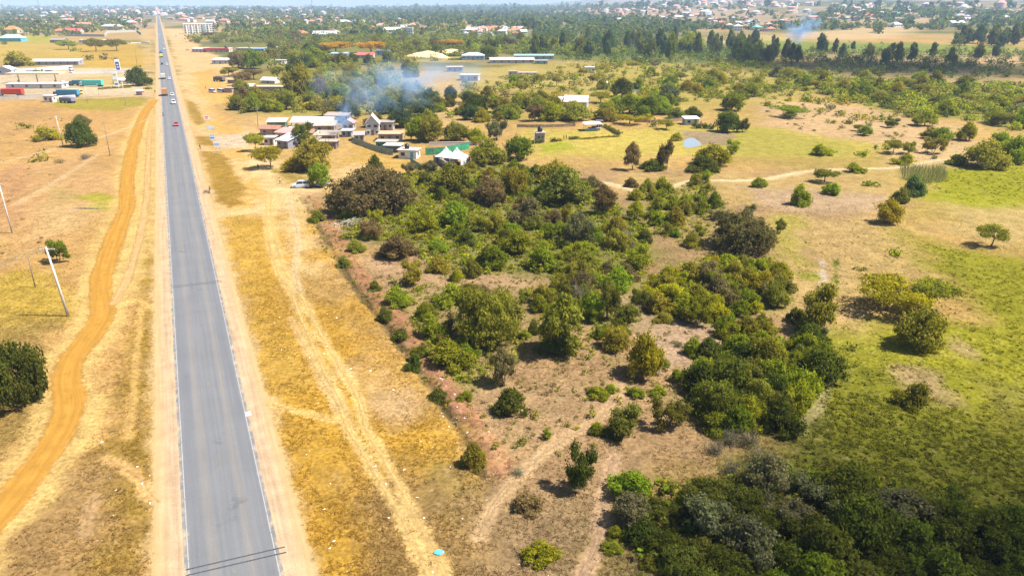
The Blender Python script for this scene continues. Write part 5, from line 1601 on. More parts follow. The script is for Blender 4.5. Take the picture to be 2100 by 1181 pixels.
# mesh fence of the compound: posts and green net panels
def net_fence(name, pts, h, label, netc, step=2.6, cat='fence'):
    line = catmull([G(a, b) for a, b in pts], step); base = line[0]
    e = empty(name, (base[0], base[1], 0), 0, label, cat)
    m = net_mat(netc)
    for i, p in enumerate(line):
        z = gz(*p); q = p - base
        MB().box((q[0], q[1], z + h / 2), (.08, .08, h + .3)).build('post', M_STEEL, e)
        if i < len(line) - 1:
            n = line[i + 1] - base; z2 = gz(*line[i + 1])
            d = (n - q); d = d / (np.linalg.norm(d) + 1e-9); nn = np.array([d[1], -d[0]]) * .02
            a, b = q + d * .06, n - d * .06; mb = MB()
            vs = [(a[0]-nn[0], a[1]-nn[1], z+.05), (b[0]-nn[0], b[1]-nn[1], z2+.05), (b[0]+nn[0], b[1]+nn[1], z2+.05), (a[0]+nn[0], a[1]+nn[1], z+.05)]
            vs += [(v[0], v[1], v[2] + h - .15) for v in vs]
            mb.add(vs, [(3,2,1,0),(4,5,6,7),(0,1,5,4),(1,2,6,5),(2,3,7,6),(3,0,4,7)]); mb.build('net_panel', m, e)
net_fence('mesh_fence', [(722, 292), (752, 303), (790, 316), (806, 320)], 1.9, 'pale green mesh fence along the compound dirt lane', (.30, .36, .26))
net_fence('mesh_fence', [(842, 334), (852, 341), (866, 350)], 1.8, 'short green mesh fence descending from the toilet block', (.16, .28, .18))
net_fence('shade_net_fence', [(873, 318), (910, 316), (945, 309), (962, 305)], 2.4, 'bright green shade-net fence behind the white peaked tents', (.05, .27, .15))
# peaked tents
def tent(px, py, w, label):
    g = G(px, py); e = empty('marquee_tent', (g.x, g.y + w / 2, gz(g.x, g.y)), R(-25), label, 'tent', 'white peaked tents')
    m = mat('tent_canvas', (.66, .66, .65), .7, .08, 1.0)
    rings = []
    for z, s in ((2.2, 1.0), (2.5, .80), (2.95, .56), (3.55, .33), (4.3, .14), (5.0, .03)):
        k = w / 2 * s; rings.append([(-k, -k, z), (0, -k * .96, z - .04), (k, -k, z), (k * .96, 0, z - .04), (k, k, z), (0, k * .96, z - .04), (-k, k, z), (-k * .96, 0, z - .04)])
    MB().loft(rings).build('canopy', m, e)
    mb = MB(); k = w / 2
    for i, (x, y) in enumerate(((-k, -k), (k, -k), (k, k), (-k, k))): MB().tube([(x, y, -.1), (x, y, 2.2)], .05, 6).build('pole', M_STEEL, e)
    for s in (-1, 1): MB().box((s * (k - .04), 0, 1.15), (.03, w - .2, 2.1)).build('side_wall', m, e)
tent(914, 338, 5.2, 'left white marquee tent with a single tall peak')
tent(936, 340, 5.8, 'right white marquee tent, larger, beside the broad olive tree')
wall_run('stone_wall', [(890, 330), (925, 350), (955, 362)], 1.7, .3, (.22, .19, .18), 'dark stone wall in front of the white peaked tents')
wall_run('yard_wall', [(880, 300), (1010, 297)], 1.2, .25, (.56, .46, .40), 'low pinkish wall among trees beyond the green net')

# ---- lawn compound
e_p = empty('pavilion', (*G(1214, 268)[:2], gz(*G(1214, 268)[:2])), R(4), 'white-roofed open pavilion with blue panels on the lawn', 'pavilion')
col4(roof_mesh('hip', 6.2, 4.6, 2.5, .7, .4).build('roof', M_ROOF, e_p), (.76, .76, .76))
for x in (-2.9, 2.9):
    for y in (-2.1, 2.1): MB().tube([(x, y, -.2), (x, y, 2.5)], .07, 6).build('post', M_FRAME, e_p)
MB().box((0, -2.0, .55), (5.4, .08, .8)).build('panel', mat('blue_panel', (.14, .30, .42), .6), e_p)
MB().box((0, 0, .9), (3.4, 1.2, .12)).build('table_top', M_TIMBER, e_p); MB().box((0, 0, .4), (2.6, .5, .88)).build('table_base', M_VOID, e_p)
house('annex', 1230, 262, 10, 3, 2.2, 'flat', (.12, .09, .08), (.14, .1, .09), 'small dark shed behind the white pavilion', 'shed', 0, .2, 0, False)
house('tank_tower', 1107, 292, 17, 3.2, 3.2, 'flat', (.33, .28, .23), (.36, .31, .26), 'square brown stone tower carrying the water tank', 'tower', R(12), .2, 1, True)
tank(1107, 292, .85, 1.9, 3.4, 'black water tank on top of the stone tower', 1.6)
house('farmhouse', 1184, 222, 46, 9, 2.8, 'gable', (.34, .34, .38), (.56, .55, .55), 'farmhouse with broad pale grey metal roof', 'house', R(-12), 2.2, 3)
house('farm_annex', 1157, 220, 22, 7, 2.5, 'gable', (.36, .35, .38), (.60, .60, .62), 'small annex with white metal roof left of the farmhouse', 'house', R(-14), 1.6, 1)
tank(1136, 217, 1.1, 3.0, 0, 'dark water tank standing on the ground beside the farmhouse annex')
house('garden_shed', 1418, 256, 28, 4, 2.4, 'shed', (.46, .44, .40), (.72, .70, .68), 'pale shed with white roof half behind the long hedge', 'shed', R(6), .4, 1)
house('meadow_shed', 1238, 178, 16, 4, 2.0, 'shed', (.5, .5, .5), (.74, .74, .76), 'low white-roofed shed left of the lone dark tree', 'shed', 0, .5, 1)
def hedge(px1, py1, px2, py2, h, wd, c, label, seed):
    a, b = G(px1, py1), G(px2, py2); rng = np.random.default_rng(seed); L = (b - a).length; n = max(4, int(L / (wd * .35)))
    items = []
    for i in range(n):
        t = (i + .5) / n; p = a.lerp(b, t); items.append((p.x - a.x, p.y - a.y, 0, wd * 1.2, h * rng.uniform(.92, 1.06), np.array(COLR[c]) * rng.uniform(.8, 1.2)))
    o = link('hedge', clump_mesh('hedge', items, 110, rng, .13, 6, .5)); o.location = (a.x, a.y, gz(a.x, a.y) - .05)
    tag(o, label, 'hedge', 'clipped hedges')
hedge(1420, 262, 1465, 264, 2.8, 2.2, 'd', 'long tall dark hedge right of the pale shed', 1)
hedge(1130, 291, 1148, 290, 1.5, 1.4, 'd', 'short clipped hedge right of the stone tower', 2)
hedge(1168, 287, 1186, 285, 1.3, 1.2, 'm', 'short clipped hedge right of the two people', 3)
hedge(1240, 262, 1272, 277, 1.3, 1.6, 'm', 'slanting hedge running down from the pavilion', 4)
hedge(1080, 296, 1112, 294, 1.4, 1.4, 'd', 'clipped hedge at the foot of the stone tower', 5)
hedge(203, 183, 268, 180, 1.2, 2.4, 'y', 'yellow-green border hedge at the fuel station entrance', 6)
hedge(300, 184, 308, 183, 1.5, 2.6, 'y', 'small round yellow hedge by the dark tree at the roadside', 7)
hedge(1190, 286, 1270, 280, .7, 1.0, 'y', 'thin ragged row of low plants on the lawn edge', 8)
# hedge posts fence along the lawn back
net_fence('lawn_fence', [(1060, 262), (1110, 262), (1180, 260)], 1.3, 'low brown picket fence along the back of the lawn', (.30, .22, .14), 3.2)
net_fence('lawn_fence', [(1300, 252), (1350, 252), (1400, 247)], 1.3, 'low brown brush fence behind the pond acacia', (.33, .24, .15), 3.2)

# ponds
def pond(pts, z, name='pond'):
    P = catmull([G(a, b) for a, b in pts + [pts[0]]], .6)[:-1]
    c = P.mean(0); n = len(P); vs = [(c[0], c[1], z)] + [(p[0], p[1], z) for p in P]
    me = bpy.data.meshes.new(name); me.from_pydata(vs, [], [(0, i + 1, (i + 1) % n + 1) for i in range(n)])
    m, nt, out = nodes('pond_water'); b = nt.nodes.new('ShaderNodeBsdfPrincipled')
    b.inputs['Base Color'].default_value = (.20, .22, .22, 1); b.inputs['Roughness'].default_value = .06; b.inputs['Specular IOR Level'].default_value = 1.0
    tc = nt.nodes.new('ShaderNodeTexCoord'); bp = nt.nodes.new('ShaderNodeBump'); bp.inputs['Strength'].default_value = .06
    nt.links.new(noise_n(nt, 3, 3, tc.outputs['Object']), bp.inputs['Height']); nt.links.new(bp.outputs[0], b.inputs['Normal'])
    nt.links.new(b.outputs[0], out.inputs[0]); me.materials.append(m)
    tag(link(name, me), kind='structure')
pond([(1401, 300), (1404, 288), (1418, 283), (1430, 288), (1438, 297), (1424, 302), (1410, 304)], .03)
pond([(1294, 184), (1304, 180), (1318, 182), (1320, 187), (1300, 188)], .03)

# ---- right verge: shops, shed, kiosks
house('grey_shop', 408, 108, 28, 10, 3.4, 'shed', (.40, .37, .33), (.56, .54, .52), 'grey block shop at the left end of the red shop row', 'shop', 0, .6, 3)
e_r, w_r = house('red_shop', 444, 108, 52, 10, 3.0, 'shed', (.46, .38, .33), (.62, .40, .34), 'long shop with bright red upper front by the road', 'shop', 0, .8, 4)
MB().box((0, -5.12, 3.1), (w_r, .2, 2.4)).build('fascia', mat('red_fascia', (.60, .010, .008), .5, .12), e_r)
tank(465, 108, 1.3, 2.6, 3.5, 'dark rooftop water tank at the right end of the red shop', 5.0)
house('stone_block', 500, 106, 30, 9, 3.0, 'flat', (.42, .36, .30), (.46, .42, .38), 'stone block joining the right end of the red shop', 'shop', 0, .3, 2)
house('blue_shop', 528, 106, 28, 8, 2.6, 'shed', (.42, .43, .44), (.20, .32, .46), 'low grey building with blue roof patch right of the red shop', 'shop', 0, .6, 3)
house('pale_building', 556, 106, 20, 8, 3.4, 'gable', (.46, .44, .42), (.48, .47, .46), 'pale gabled building far right of the red shop', 'building', R(20), 1.2, 2)
house('small_shop', 452, 132, 34, 7, 2.8, 'shed', (.46, .44, .43), LILAC, 'small grey shop with lilac lean-to roof, white ridge, alone on sand', 'shop', 0, 1.4, 2)
house('long_shed', 552, 190, 76, 6, 3.0, 'flat', (.34, .27, .21), (.50, .43, .34), 'long windowless brown shed beside the thicket', 'shed', R(-2), .2, 0)
house('lean_to', 508, 186, 18, 5, 2.3, 'shed', (.16, .16, .18), TINW, 'small lean-to with white roof at the end of the brown shed', 'shed', 0, .7, 1)
house('tin_roof', 552, 172, 30, 6, 2.0, 'gable', (.4, .38, .36), (.70, .68, .68), 'white peaked tin roof showing above the brown shed', 'shed', R(-12), 1.4, 0)
house('stall', 478, 172, 22, 4, 2.1, 'flat', (.22, .15, .10), (.44, .32, .22), 'brown stick stall near the parked minibuses', 'stall', 0, .2, 1)
house('grey_hut', 570, 132, 28, 6, 2.8, 'flat', (.50, .46, .42), (.46, .43, .40), 'pale walled enclosure beyond the bright green tree', 'hut', 0, .2, 1)
house('workshop_blue', 695, 118, 34, 8, 3.0, 'shed', (.14, .22, .38), (.26, .36, .50), 'blue workshop left of the orange-fronted unit', 'workshop', 0, .8, 3)
house('workshop_orange', 723, 120, 14, 8, 3.4, 'flat', (.48, .19, .04), (.40, .18, .12), 'small orange-fronted unit between blue and red workshops', 'workshop', 0, .3, 1)
house('workshop_red', 748, 120, 34, 9, 2.6, 'shed', (.46, .36, .31), (.42, .10, .09), 'long workshop with red sloping roof beneath yellow trees', 'workshop', 0, 2.0, 3)
house('workshop_end', 785, 114, 26, 8, 4.2, 'flat', (.28, .32, .42), (.16, .20, .32), 'taller blue-grey block at the right end of the red workshop', 'workshop', 0, .3, 2)
house('blue_hall', 970, 124, 46, 12, 3.6, 'hip', (.30, .40, .46), (.42, .56, .64), 'hall with pale blue hipped roof behind the field hedge', 'hall', 0, 2.2, 4)
house('teal_hall', 1095, 122, 80, 8, 3.0, 'shed', (.34, .36, .32), (.22, .42, .40), 'longest far shed, thin teal roof in front of green trees', 'hall', 0, .8, 5)
house('long_white_shed', 1050, 130, 90, 10, 2.6, 'shed', (.40, .36, .33), (.66, .60, .56), 'long low white-roofed shed before the teal hall', 'shed', R(3), 1.2, 5)
house('teal_annex', 1110, 132, 26, 6, 2.6, 'flat', (.20, .34, .34), (.36, .42, .42), 'teal walled annex at the right end of the white shed', 'shed', 0, .3, 1)
house('stone_house', 932, 148, 32, 7, 3.2, 'flat', (.34, .29, .29), (.50, .40, .37), 'unfinished stone house with flat top, farther of two', 'unfinished house', R(6), .3, 2)
house('stone_house', 963, 166, 38, 7, 3.4, 'flat', (.44, .40, .41), (.56, .52, .52), 'unfinished pale stone house with dark doorway, nearer of two', 'unfinished house', R(-8), .3, 2)
house('stone_ruin', 1052, 156, 18, 5, 3.0, 'none', (.30, .24, .24), (.5, .5, .5), 'dark roofless stone shell beside the lower roofless walls', 'ruin', 0, .2, 1)
house('stone_ruin', 1082, 154, 40, 5, 1.5, 'none', (.40, .34, .30), (.5, .5, .5), 'low roofless stone walls right of the dark shell', 'ruin', 0, .2, 2)
house('white_house', 1210, 150, 18, 7, 3.6, 'flat', (.54, .52, .50), (.5, .5, .5), 'pale roofless house among bushes below the yellow field', 'house', 0, .3, 2)
for i, (px, py, w_, h_) in enumerate(((862, 119, 17, 4.6), (876, 119, 20, 5.6), (892, 120, 14, 3.6), (925, 110, 22, 3.6))):
    g = G(px, py); rng = np.random.default_rng(i); rings = []
    for z, s in ((-.2, 1.05), (.25, .82), (.5, .6), (.75, .36), (.93, .15), (1.0, .02)):
        rings.append([(math.cos(a) * w_ * s * (.85 + .3 * rng.random()), math.sin(a) * w_ * .5 * s * (.85 + .3 * rng.random()), z * h_) for a in np.linspace(0, 2 * PI, 15)[:-1]])
    o = MB().loft(rings).build('sand_heap', mat('pale_sand', (.56, .44, .22), .95, .15, .5), None, True); o.location = (g.x, g.y + w_ * .4, gz(g.x, g.y))
    tag(o, ['left heap of pale yellow sand beyond the thicket', 'tallest heap of pale yellow sand', 'right low heap of pale yellow sand by the hedge', 'farther low bank of yellow sand behind the hedge'][i], 'sand heap', 'heaps of yellow sand')
hedge(905, 116, 945, 116, 3.0, 5, 'g', 'dense green hedge in front of the sand heaps', 9)
hedge(925, 124, 960, 123, 2.2, 5, 'q', 'lower green hedge left of the pale blue hall', 10)
hedge(850, 116, 888, 119, 2.4, 4, 'o', 'olive hedge at the foot of the tallest sand heap', 11)

# ---- apartment block
g = G(405, 70); e = empty('apartment_block', (g.x, g.y + 8, 0), R(22), 'long white five-storey apartment block beside the highway', 'apartment block')
W_, H_, D_ = 44, 14.5, 14
col4(MB().box((0, 0, H_ / 2 - .5), (W_, D_, H_ + 1)).build('wall', M_WALL, e), (.76, .74, .69))
col4(MB().box((0, 0, H_ + .45), (W_ + .6, D_ + .6, .9)).build('roof', M_WALL, e), (.66, .63, .58))
win = MB().box((0, 0, 0), (2.2, .1, 1.35)).mesh('block_window', M_GLASS); slab = MB().box((0, 0, 0), (3.4, .7, .16)).mesh('block_balcony', M_CONC)
for r_ in range(5):
    for c_ in range(11):
        o = link('window', win, e); o.location = (-W_ / 2 + 2.2 + c_ * 4.15, -D_ / 2 - .04, 1.8 + r_ * 2.75)
        if c_ % 2 == 0: q = link('balcony', slab, e); q.location = (-W_ / 2 + 2.2 + c_ * 4.15, -D_ / 2 - .36, .75 + r_ * 2.75)
MB().box((9, -D_ / 2 - .3, H_ / 2), (2.6, .6, H_)).build('stair_shaft', mat('stair_glass', (.20, .34, .36), .4), e)

# ---- left of the road: fuel station, yards, houses
house('teal_house', 22, 86, 44, 12, 4.2, 'hip', (.10, .34, .44), (.34, .50, .52), 'big teal house with pale hipped roof in the yellow field', 'house', 0, 4.2, 4)
house('orange_house', 22, 68, 26, 14, 5, 'hip', (.56, .44, .34), (.56, .19, .05), 'house with bright orange hipped roof at the far left', 'house', 0, 5.5, 3, tile=True)
house('red_shed', 146, 68, 34, 14, 3.4, 'gable', (.46, .36, .33), (.50, .10, .09), 'long shed with red roof among terracotta roofs', 'shed', R(4), 3.4, 3)
house('terracotta_house', 122, 68, 26, 12, 3.0, 'hip', (.50, .42, .36), TERRA, 'house with brown hipped roof left of the red shed', 'house', 0, 3.4, 3, tile=True)
house('villa', 228, 62, 42, 12, 6.0, 'hip', (.42, .44, .47), (.40, .38, .38), 'grey two-storey villa with hipped roof beyond the yard wall', 'house', R(-6), 3.6, 5, storeys=2)
wall_run('yard_wall', [(135, 75), (215, 76), (222, 68), (282, 66), (290, 72)], 3.2, .4, GY, 'long grey yard wall below the two-storey villa')
house('white_depot', 175, 88, 26, 8, 3.2, 'flat', WH, (.6, .6, .62), 'low white depot left of the bush by the yellow field', 'depot', 0, .3, 3)
house('white_depot', 218, 89, 22, 8, 3.6, 'flat', WH, (.64, .64, .66), 'low white depot with pale canopy right of the bush', 'depot', 0, .3, 2)
wall_run('yard_wall', [(225, 91), (290, 89), (308, 90)], 1.0, .4, (.56, .53, .5), 'low white wall running to the highway verge')
house('brown_shed', 118, 88, 30, 8, 3.2, 'gable', (.22, .18, .15), (.26, .21, .18), 'brown dark-roofed shed beneath the flat-topped tree', 'shed', 0, 1.6, 1)
# long low lilac roofed building and yard walls
house('long_depot', 110, 134, 98, 8, 2.6, 'shed', (.30, .28, .32), (.54, .54, .62), 'very long low depot with lilac-grey roof above the fuel station', 'depot', R(4), 1.2, 6)
wall_run('yard_wall', [(0, 149), (80, 146), (150, 141)], 2.2, .3, (.62, .58, .54), 'long white yard wall behind the fuel station trucks')
wall_run('yard_wall', [(150, 152), (210, 150), (285, 148)], 1.5, .3, (.62, .57, .50), 'cream yard wall left of the station pylon')
wall_run('yard_wall', [(0, 207), (40, 205), (88, 202)], 2.0, .3, (.38, .33, .28), 'brown stone wall below the red trailer')
wall_run('yard_wall', [(112, 202), (155, 199)], 1.0, .3, (.70, .67, .63), 'short white wall below the blue trailer')
house('station_shop', 70, 182, 112, 7, 2.6, 'flat', (.52, .48, .45), (.70, .67, .64), 'long white station shop under the cream canopy', 'shop', R(2), .3, 3)
g = G(78, 170); e = empty('forecourt_canopy', (g.x, g.y, 0), R(3), 'long cream canopy over the station forecourt', 'canopy')
MB().box((0, 0, 5.6), (32, 8, .9)).build('roof', mat('cream_fascia', (.62, .47, .22), .5, .1), e); MB().box((0, 0, 6.09), (31, 7.4, .06)).build('top_sheet', mat('canopy_top', (.60, .50, .34), .6, .15), e)
for x in (-11, 0, 11): MB().box((x, 0, 2.5), (.5, .5, 5.4)).build('column', M_FRAME, e)
for x in (-11, 11): MB().box((x, -.9, .8), (.7, .5, 1.6)).build('fuel_pump', mat('pump_yellow', (.5, .36, .05), .5), e)
house('side_kiosk', 10, 154, 30, 6, 3.6, 'gablex', (.40, .42, .46), (.70, .72, .74), 'white gabled kiosk at the far left of the station', 'kiosk', 0, 2.0, 1)
# price pylon: white panel, blue face, two white marks
g = G(244, 149); e = empty('price_sign', (g.x, g.y, 0), R(14), 'tall white pylon with blue face and white marks at the station', 'sign')
topz = at_depth(242, 122, g.y).z
MB().box((0, 0, topz / 2), (3.0, .5, topz)).build('panel', mat('sign_white', (.74, .74, .73), .5, .05), e)
MB().box((0, -.27, topz * .50), (2.3, .06, topz * .60)).build('blue_face', mat('sign_blue', (.03, .07, .32), .4, .1), e)
for z_ in (.40, .60): MB().box((0, -.32, topz * z_), (1.1, .05, topz * .085)).build('mark', mat('sign_white', (.74, .74, .73), .5, .05), e)
g = G(240, 178); e = empty('board_sign', (g.x, g.y, 0), R(10), 'white and yellow totem board above the border hedge', 'sign')
topz = at_depth(234, 148, g.y).z
MB().box((0, 0, topz / 2), (2.4, .4, topz)).build('panel', mat('sign_white', (.74, .74, .73), .5, .05), e)
for z_, c_ in ((.82, (.55, .48, .06)), (.45, (.55, .48, .06)), (.18, (.10, .16, .30))): MB().box((0, -.22, topz * z_), (1.7, .05, topz * .12)).build('mark', mat('sign_mark' + str(z_), c_, .5), e)
house('fruit_stand', 286, 196, 12, 2.5, 2.0, 'shed', (.36, .22, .16), (.56, .48, .40), 'small pinkish stand beside the station entrance road', 'stand', 0, .5, 0, False)
house('pole_shack', 100, 210, 18, 3, 3.2, 'flat', (.58, .55, .52), (.68, .66, .64), 'tall thin white board shack below the blue trailer', 'shack', 0, .2, 1)

# ---- houses of the far suburbs
PH = []
def proto_house(w, d, h, kind, rise, win):
    wl = MB().box((0, 0, h / 2 - 1), (w, d, h + 2))
    if kind == 'gable':
        for s in (-1, 1): wl.add([(s*(w/2-.02), -d/2, h), (s*(w/2-.02), d/2, h), (s*(w/2-.02), 0, h+rise-.1)], [(0, 1, 2)])
    ws = MB()
    for k in range(win):
        for r_ in range(int(h // 2.9) or 1): ws.box((-w / 2 + w * (k + .5) / win, -d / 2 - .03, 1.5 + r_ * 2.9), (1.4, .06, 1.2))
    PH.append((wl.mesh('house_wall', M_WALL), roof_mesh(kind, w, d, h, rise, .6).mesh('house_roof', M_TILE), ws.mesh('house_windows', M_GLASS)))
for a in ((11, 9, 3, 'hip', 2.6, 3), (14, 9, 3, 'gable', 2.6, 4), (10, 9, 5.8, 'hip', 2.6, 3), (9, 8, 5.8, 'gable', 2.4, 3), (16, 10, 3, 'hip', 3, 4), (12, 10, 8.6, 'flat', .3, 4), (22, 11, 3.6, 'gable', 2.6, 5), (10, 8, 3, 'flat', .3, 3)): proto_house(*a)
WALLS = {'cream': (.62, .56, .44), 'white': (.58, .57, .55), 'pink': (.58, .38, .34), 'grey': (.42, .41, .41), 'sand': (.54, .42, .29)}
ROOFS = {'terracotta': (.44, .17, .10), 'pink': (.42, .24, .20), 'grey': (.36, .37, .39), 'white': (.46, .45, .46), 'brown': (.26, .15, .11), 'blue': (.22, .34, .46), 'teal': (.16, .38, .36), 'red': (.44, .06, .06)}
def suburb():
    rnd = random.Random(8); rows = []; pts = []
    def add(x, y, roofs, walls, types, s):
        if any((p[0] - x) ** 2 + (p[1] - y) ** 2 < 15 ** 2 for p in pts): return False
        if line_dist(road_line, np.array([x]), np.array([y]))[0] < 26: return False
        pts.append((x, y)); rows.append((x, y, rnd.choice(roofs), rnd.choice(walls), rnd.choice(types), s * rnd.uniform(.85, 1.2))); return True
    def area(poly, n, roofs, walls, types, s=1.0):
        gp = [G(a, b) for a, b in poly]; gp2 = [(p.x, p.y) for p in gp]; k = t = 0
        while k < n and t < n * 50:
            t += 1
            x = rnd.uniform(min(p[0] for p in gp2), max(p[0] for p in gp2)); y = rnd.uniform(min(p[1] for p in gp2), max(p[1] for p in gp2))
            if in_poly(gp2, x, y): k += add(x, y, roofs, walls, types, s)
    T = ['terracotta', 'pink', 'brown', 'terracotta', 'grey']
    area([(948, 62), (1075, 66), (1075, 76), (950, 74)], 42, ['pink', 'terracotta', 'pink', 'grey', 'white'], ['white', 'cream', 'pink'], [2, 3, 2, 0, 3], 1.0)
    for px, py, rf, wc, ty in ((680, 72, 'pink', 'white', 4), (668, 78, 'white', 'white', 6), (760, 62, 'terracotta', 'white', 4), (783, 58, 'pink', 'cream', 4), (845, 62, 'pink', 'cream', 2), (838, 72, 'white', 'white', 5), (620, 76, 'terracotta', 'pink', 0), (805, 68, 'white', 'grey', 6), (555, 54, 'pink', 'cream', 4), (575, 50, 'terracotta', 'pink', 1), (460, 46, 'terracotta', 'cream', 4), (640, 52, 'terracotta', 'cream', 2), (655, 48, 'pink', 'pink', 2), (700, 50, 'white', 'grey', 6), (735, 50, 'white', 'white', 6), (1455, 46, 'white', 'white', 2), (1512, 64, 'white', 'white', 2), (1528, 58, 'pink', 'cream', 0), (1550, 62, 'teal', 'white', 0), (1780, 34, 'red', 'grey', 6), (1840, 32, 'teal', 'grey', 6), (1835, 56, 'grey', 'white', 4), (1810, 32, 'white', 'white', 0), (1960, 52, 'white', 'white', 6), (1990, 44, 'white', 'white', 6), (2070, 26, 'pink', 'cream', 4), (1400, 34, 'terracotta', 'sand', 1), (1580, 64, 'terracotta', 'cream', 0)):
        p = G(px, py); add(p.x, p.y, [rf], [wc], [ty], 1.3)
    area([(0, 58), (0, 34), (312, 34), (312, 54), (140, 60)], 46, T + ['grey'], ['cream', 'pink', 'white', 'sand'], [0, 1, 4, 2, 6], 1.25)
    area([(335, 46), (345, 34), (700, 34), (940, 56), (940, 66), (700, 58), (440, 56)], 52, T + ['grey'], ['cream', 'white', 'pink', 'sand'], [0, 1, 4, 2, 6, 3], 1.2)
    area([(1230, 50), (1300, 30), (1640, 34), (1720, 52), (1560, 66), (1400, 56)], 52, T + ['grey', 'brown', 'blue'], ['cream', 'sand', 'sand', 'pink'], [0, 1, 2, 6, 7, 3], 1.1)
    area([(1660, 46), (1720, 26), (2110, 30), (2110, 44), (1850, 44)], 34, T + ['brown', 'grey'], ['cream', 'sand', 'grey'], [0, 1, 2, 6, 4], 1.15)
    rows.sort(key=lambda r: place_phrase(r[0], r[1])[2])
    TYPE = ['bungalow', 'gabled bungalow', 'two-storey house', 'tall gabled house', 'wide bungalow', 'flat-roofed block', 'long hall', 'flat-roofed cottage']
    lab = []
    for x, y, rf, wc, ty, s in rows:
        lm, rel, d = place_phrase(x, y); lab.append((f'{wc} {TYPE[ty]} with {rf} roof', f'{rel} the {lm}'))
    for (x, y, rf, wc, ty, s), l in zip(rows, rank_labels(lab)):
        e = empty('house', (x, y, gz(x, y)), rnd.uniform(-.5, .5), l, 'house', 'houses of the far suburbs'); e.scale = (s, s, s)
        wl, rm, wn_ = PH[ty]
        col4(link('wall', wl, e), WALLS[wc]); col4(link('roof', rm, e), ROOFS[rf]); link('windows', wn_, e)
    print('HOUSES', len(rows))
suburb()
def distant_town():
    rng = np.random.default_rng(3); out = {}
    V = []; C = []; Fq = []
    def block(x, y, z, w, d, h, c, rc):
        b = len(V)
        V.extend([(x-w,y-d,z-2),(x+w,y-d,z-2),(x+w,y+d,z-2),(x-w,y+d,z-2),(x-w,y-d,z+h),(x+w,y-d,z+h),(x+w,y+d,z+h),(x-w,y+d,z+h)])
        C.extend([c] * 8); Fq.extend([(b,b+1,b+5,b+4),(b+1,b+2,b+6,b+5),(b+2,b+3,b+7,b+6),(b+3,b,b+4,b+7)])
        b = len(V); V.extend([(x-w*1.05,y-d*1.05,z+h),(x+w*1.05,y-d*1.05,z+h),(x+w*1.05,y+d*1.05,z+h),(x-w*1.05,y+d*1.05,z+h),(x-w*.5,y,z+h*1.45),(x+w*.5,y,z+h*1.45)])
        C.extend([rc] * 6); Fq.extend([(b,b+1,b+5,b+4),(b+2,b+3,b+4,b+5),(b+1,b+2,b+5,b+5),(b+3,b,b+4,b+4)])
    for poly, n in (([(-60, 34), (-60, 14), (330, 14), (330, 34)], 800), ([(330, 34), (330, 16), (700, 14), (700, 30)], 700), ([(1200, 34), (1200, 18), (2140, 18), (2140, 34)], 220)):
        gp = np.array([G(a, b)[:2] for a, b in poly]); lo, hi = gp.min(0), gp.max(0); k = 0
        while k < n:
            q = rng.uniform(lo, hi, (n * 3, 2)); q = q[poly_sd(gp, q[:, 0], q[:, 1]) > 0]
            q = q[line_dist(road_line, q[:, 0], q[:, 1]) > 30]
            z, _, _ = ground_at(q[:, 0], q[:, 1])
            for i in range(min(len(q), n - k)):
                wc = list(WALLS.values())[rng.integers(5)]; rc = [ROOFS['terracotta'], ROOFS['pink'], ROOFS['white'], ROOFS['grey'], ROOFS['pink']][rng.integers(5)]
                block(q[i, 0], q[i, 1], z[i], rng.uniform(6, 14), rng.uniform(5, 9), rng.choice([4, 5, 7, 10, 14], p=[.3, .3, .25, .1, .05]), wc, rc); k += 1
    Fq = [f if f[2] != f[3] else (f[0], f[1], f[2], f[2]) for f in Fq]
    T3 = []
    for f in Fq:
        T3.append((f[0], f[1], f[2]))
        if f[2] != f[3]: T3.append((f[0], f[2], f[3]))
    m, nt, out_ = nodes('town_paint'); at = nt.nodes.new('ShaderNodeAttribute'); at.attribute_name = 'col'
    d = nt.nodes.new('ShaderNodeBsdfDiffuse'); nt.links.new(at.outputs['Color'], d.inputs[0]); nt.links.new(d.outputs[0], out_.inputs[0])
    tag(link('distant_town', mesh_np('distant_town', np.array(V), np.array(T3), m, np.array(C))), kind='stuff')
distant_town()
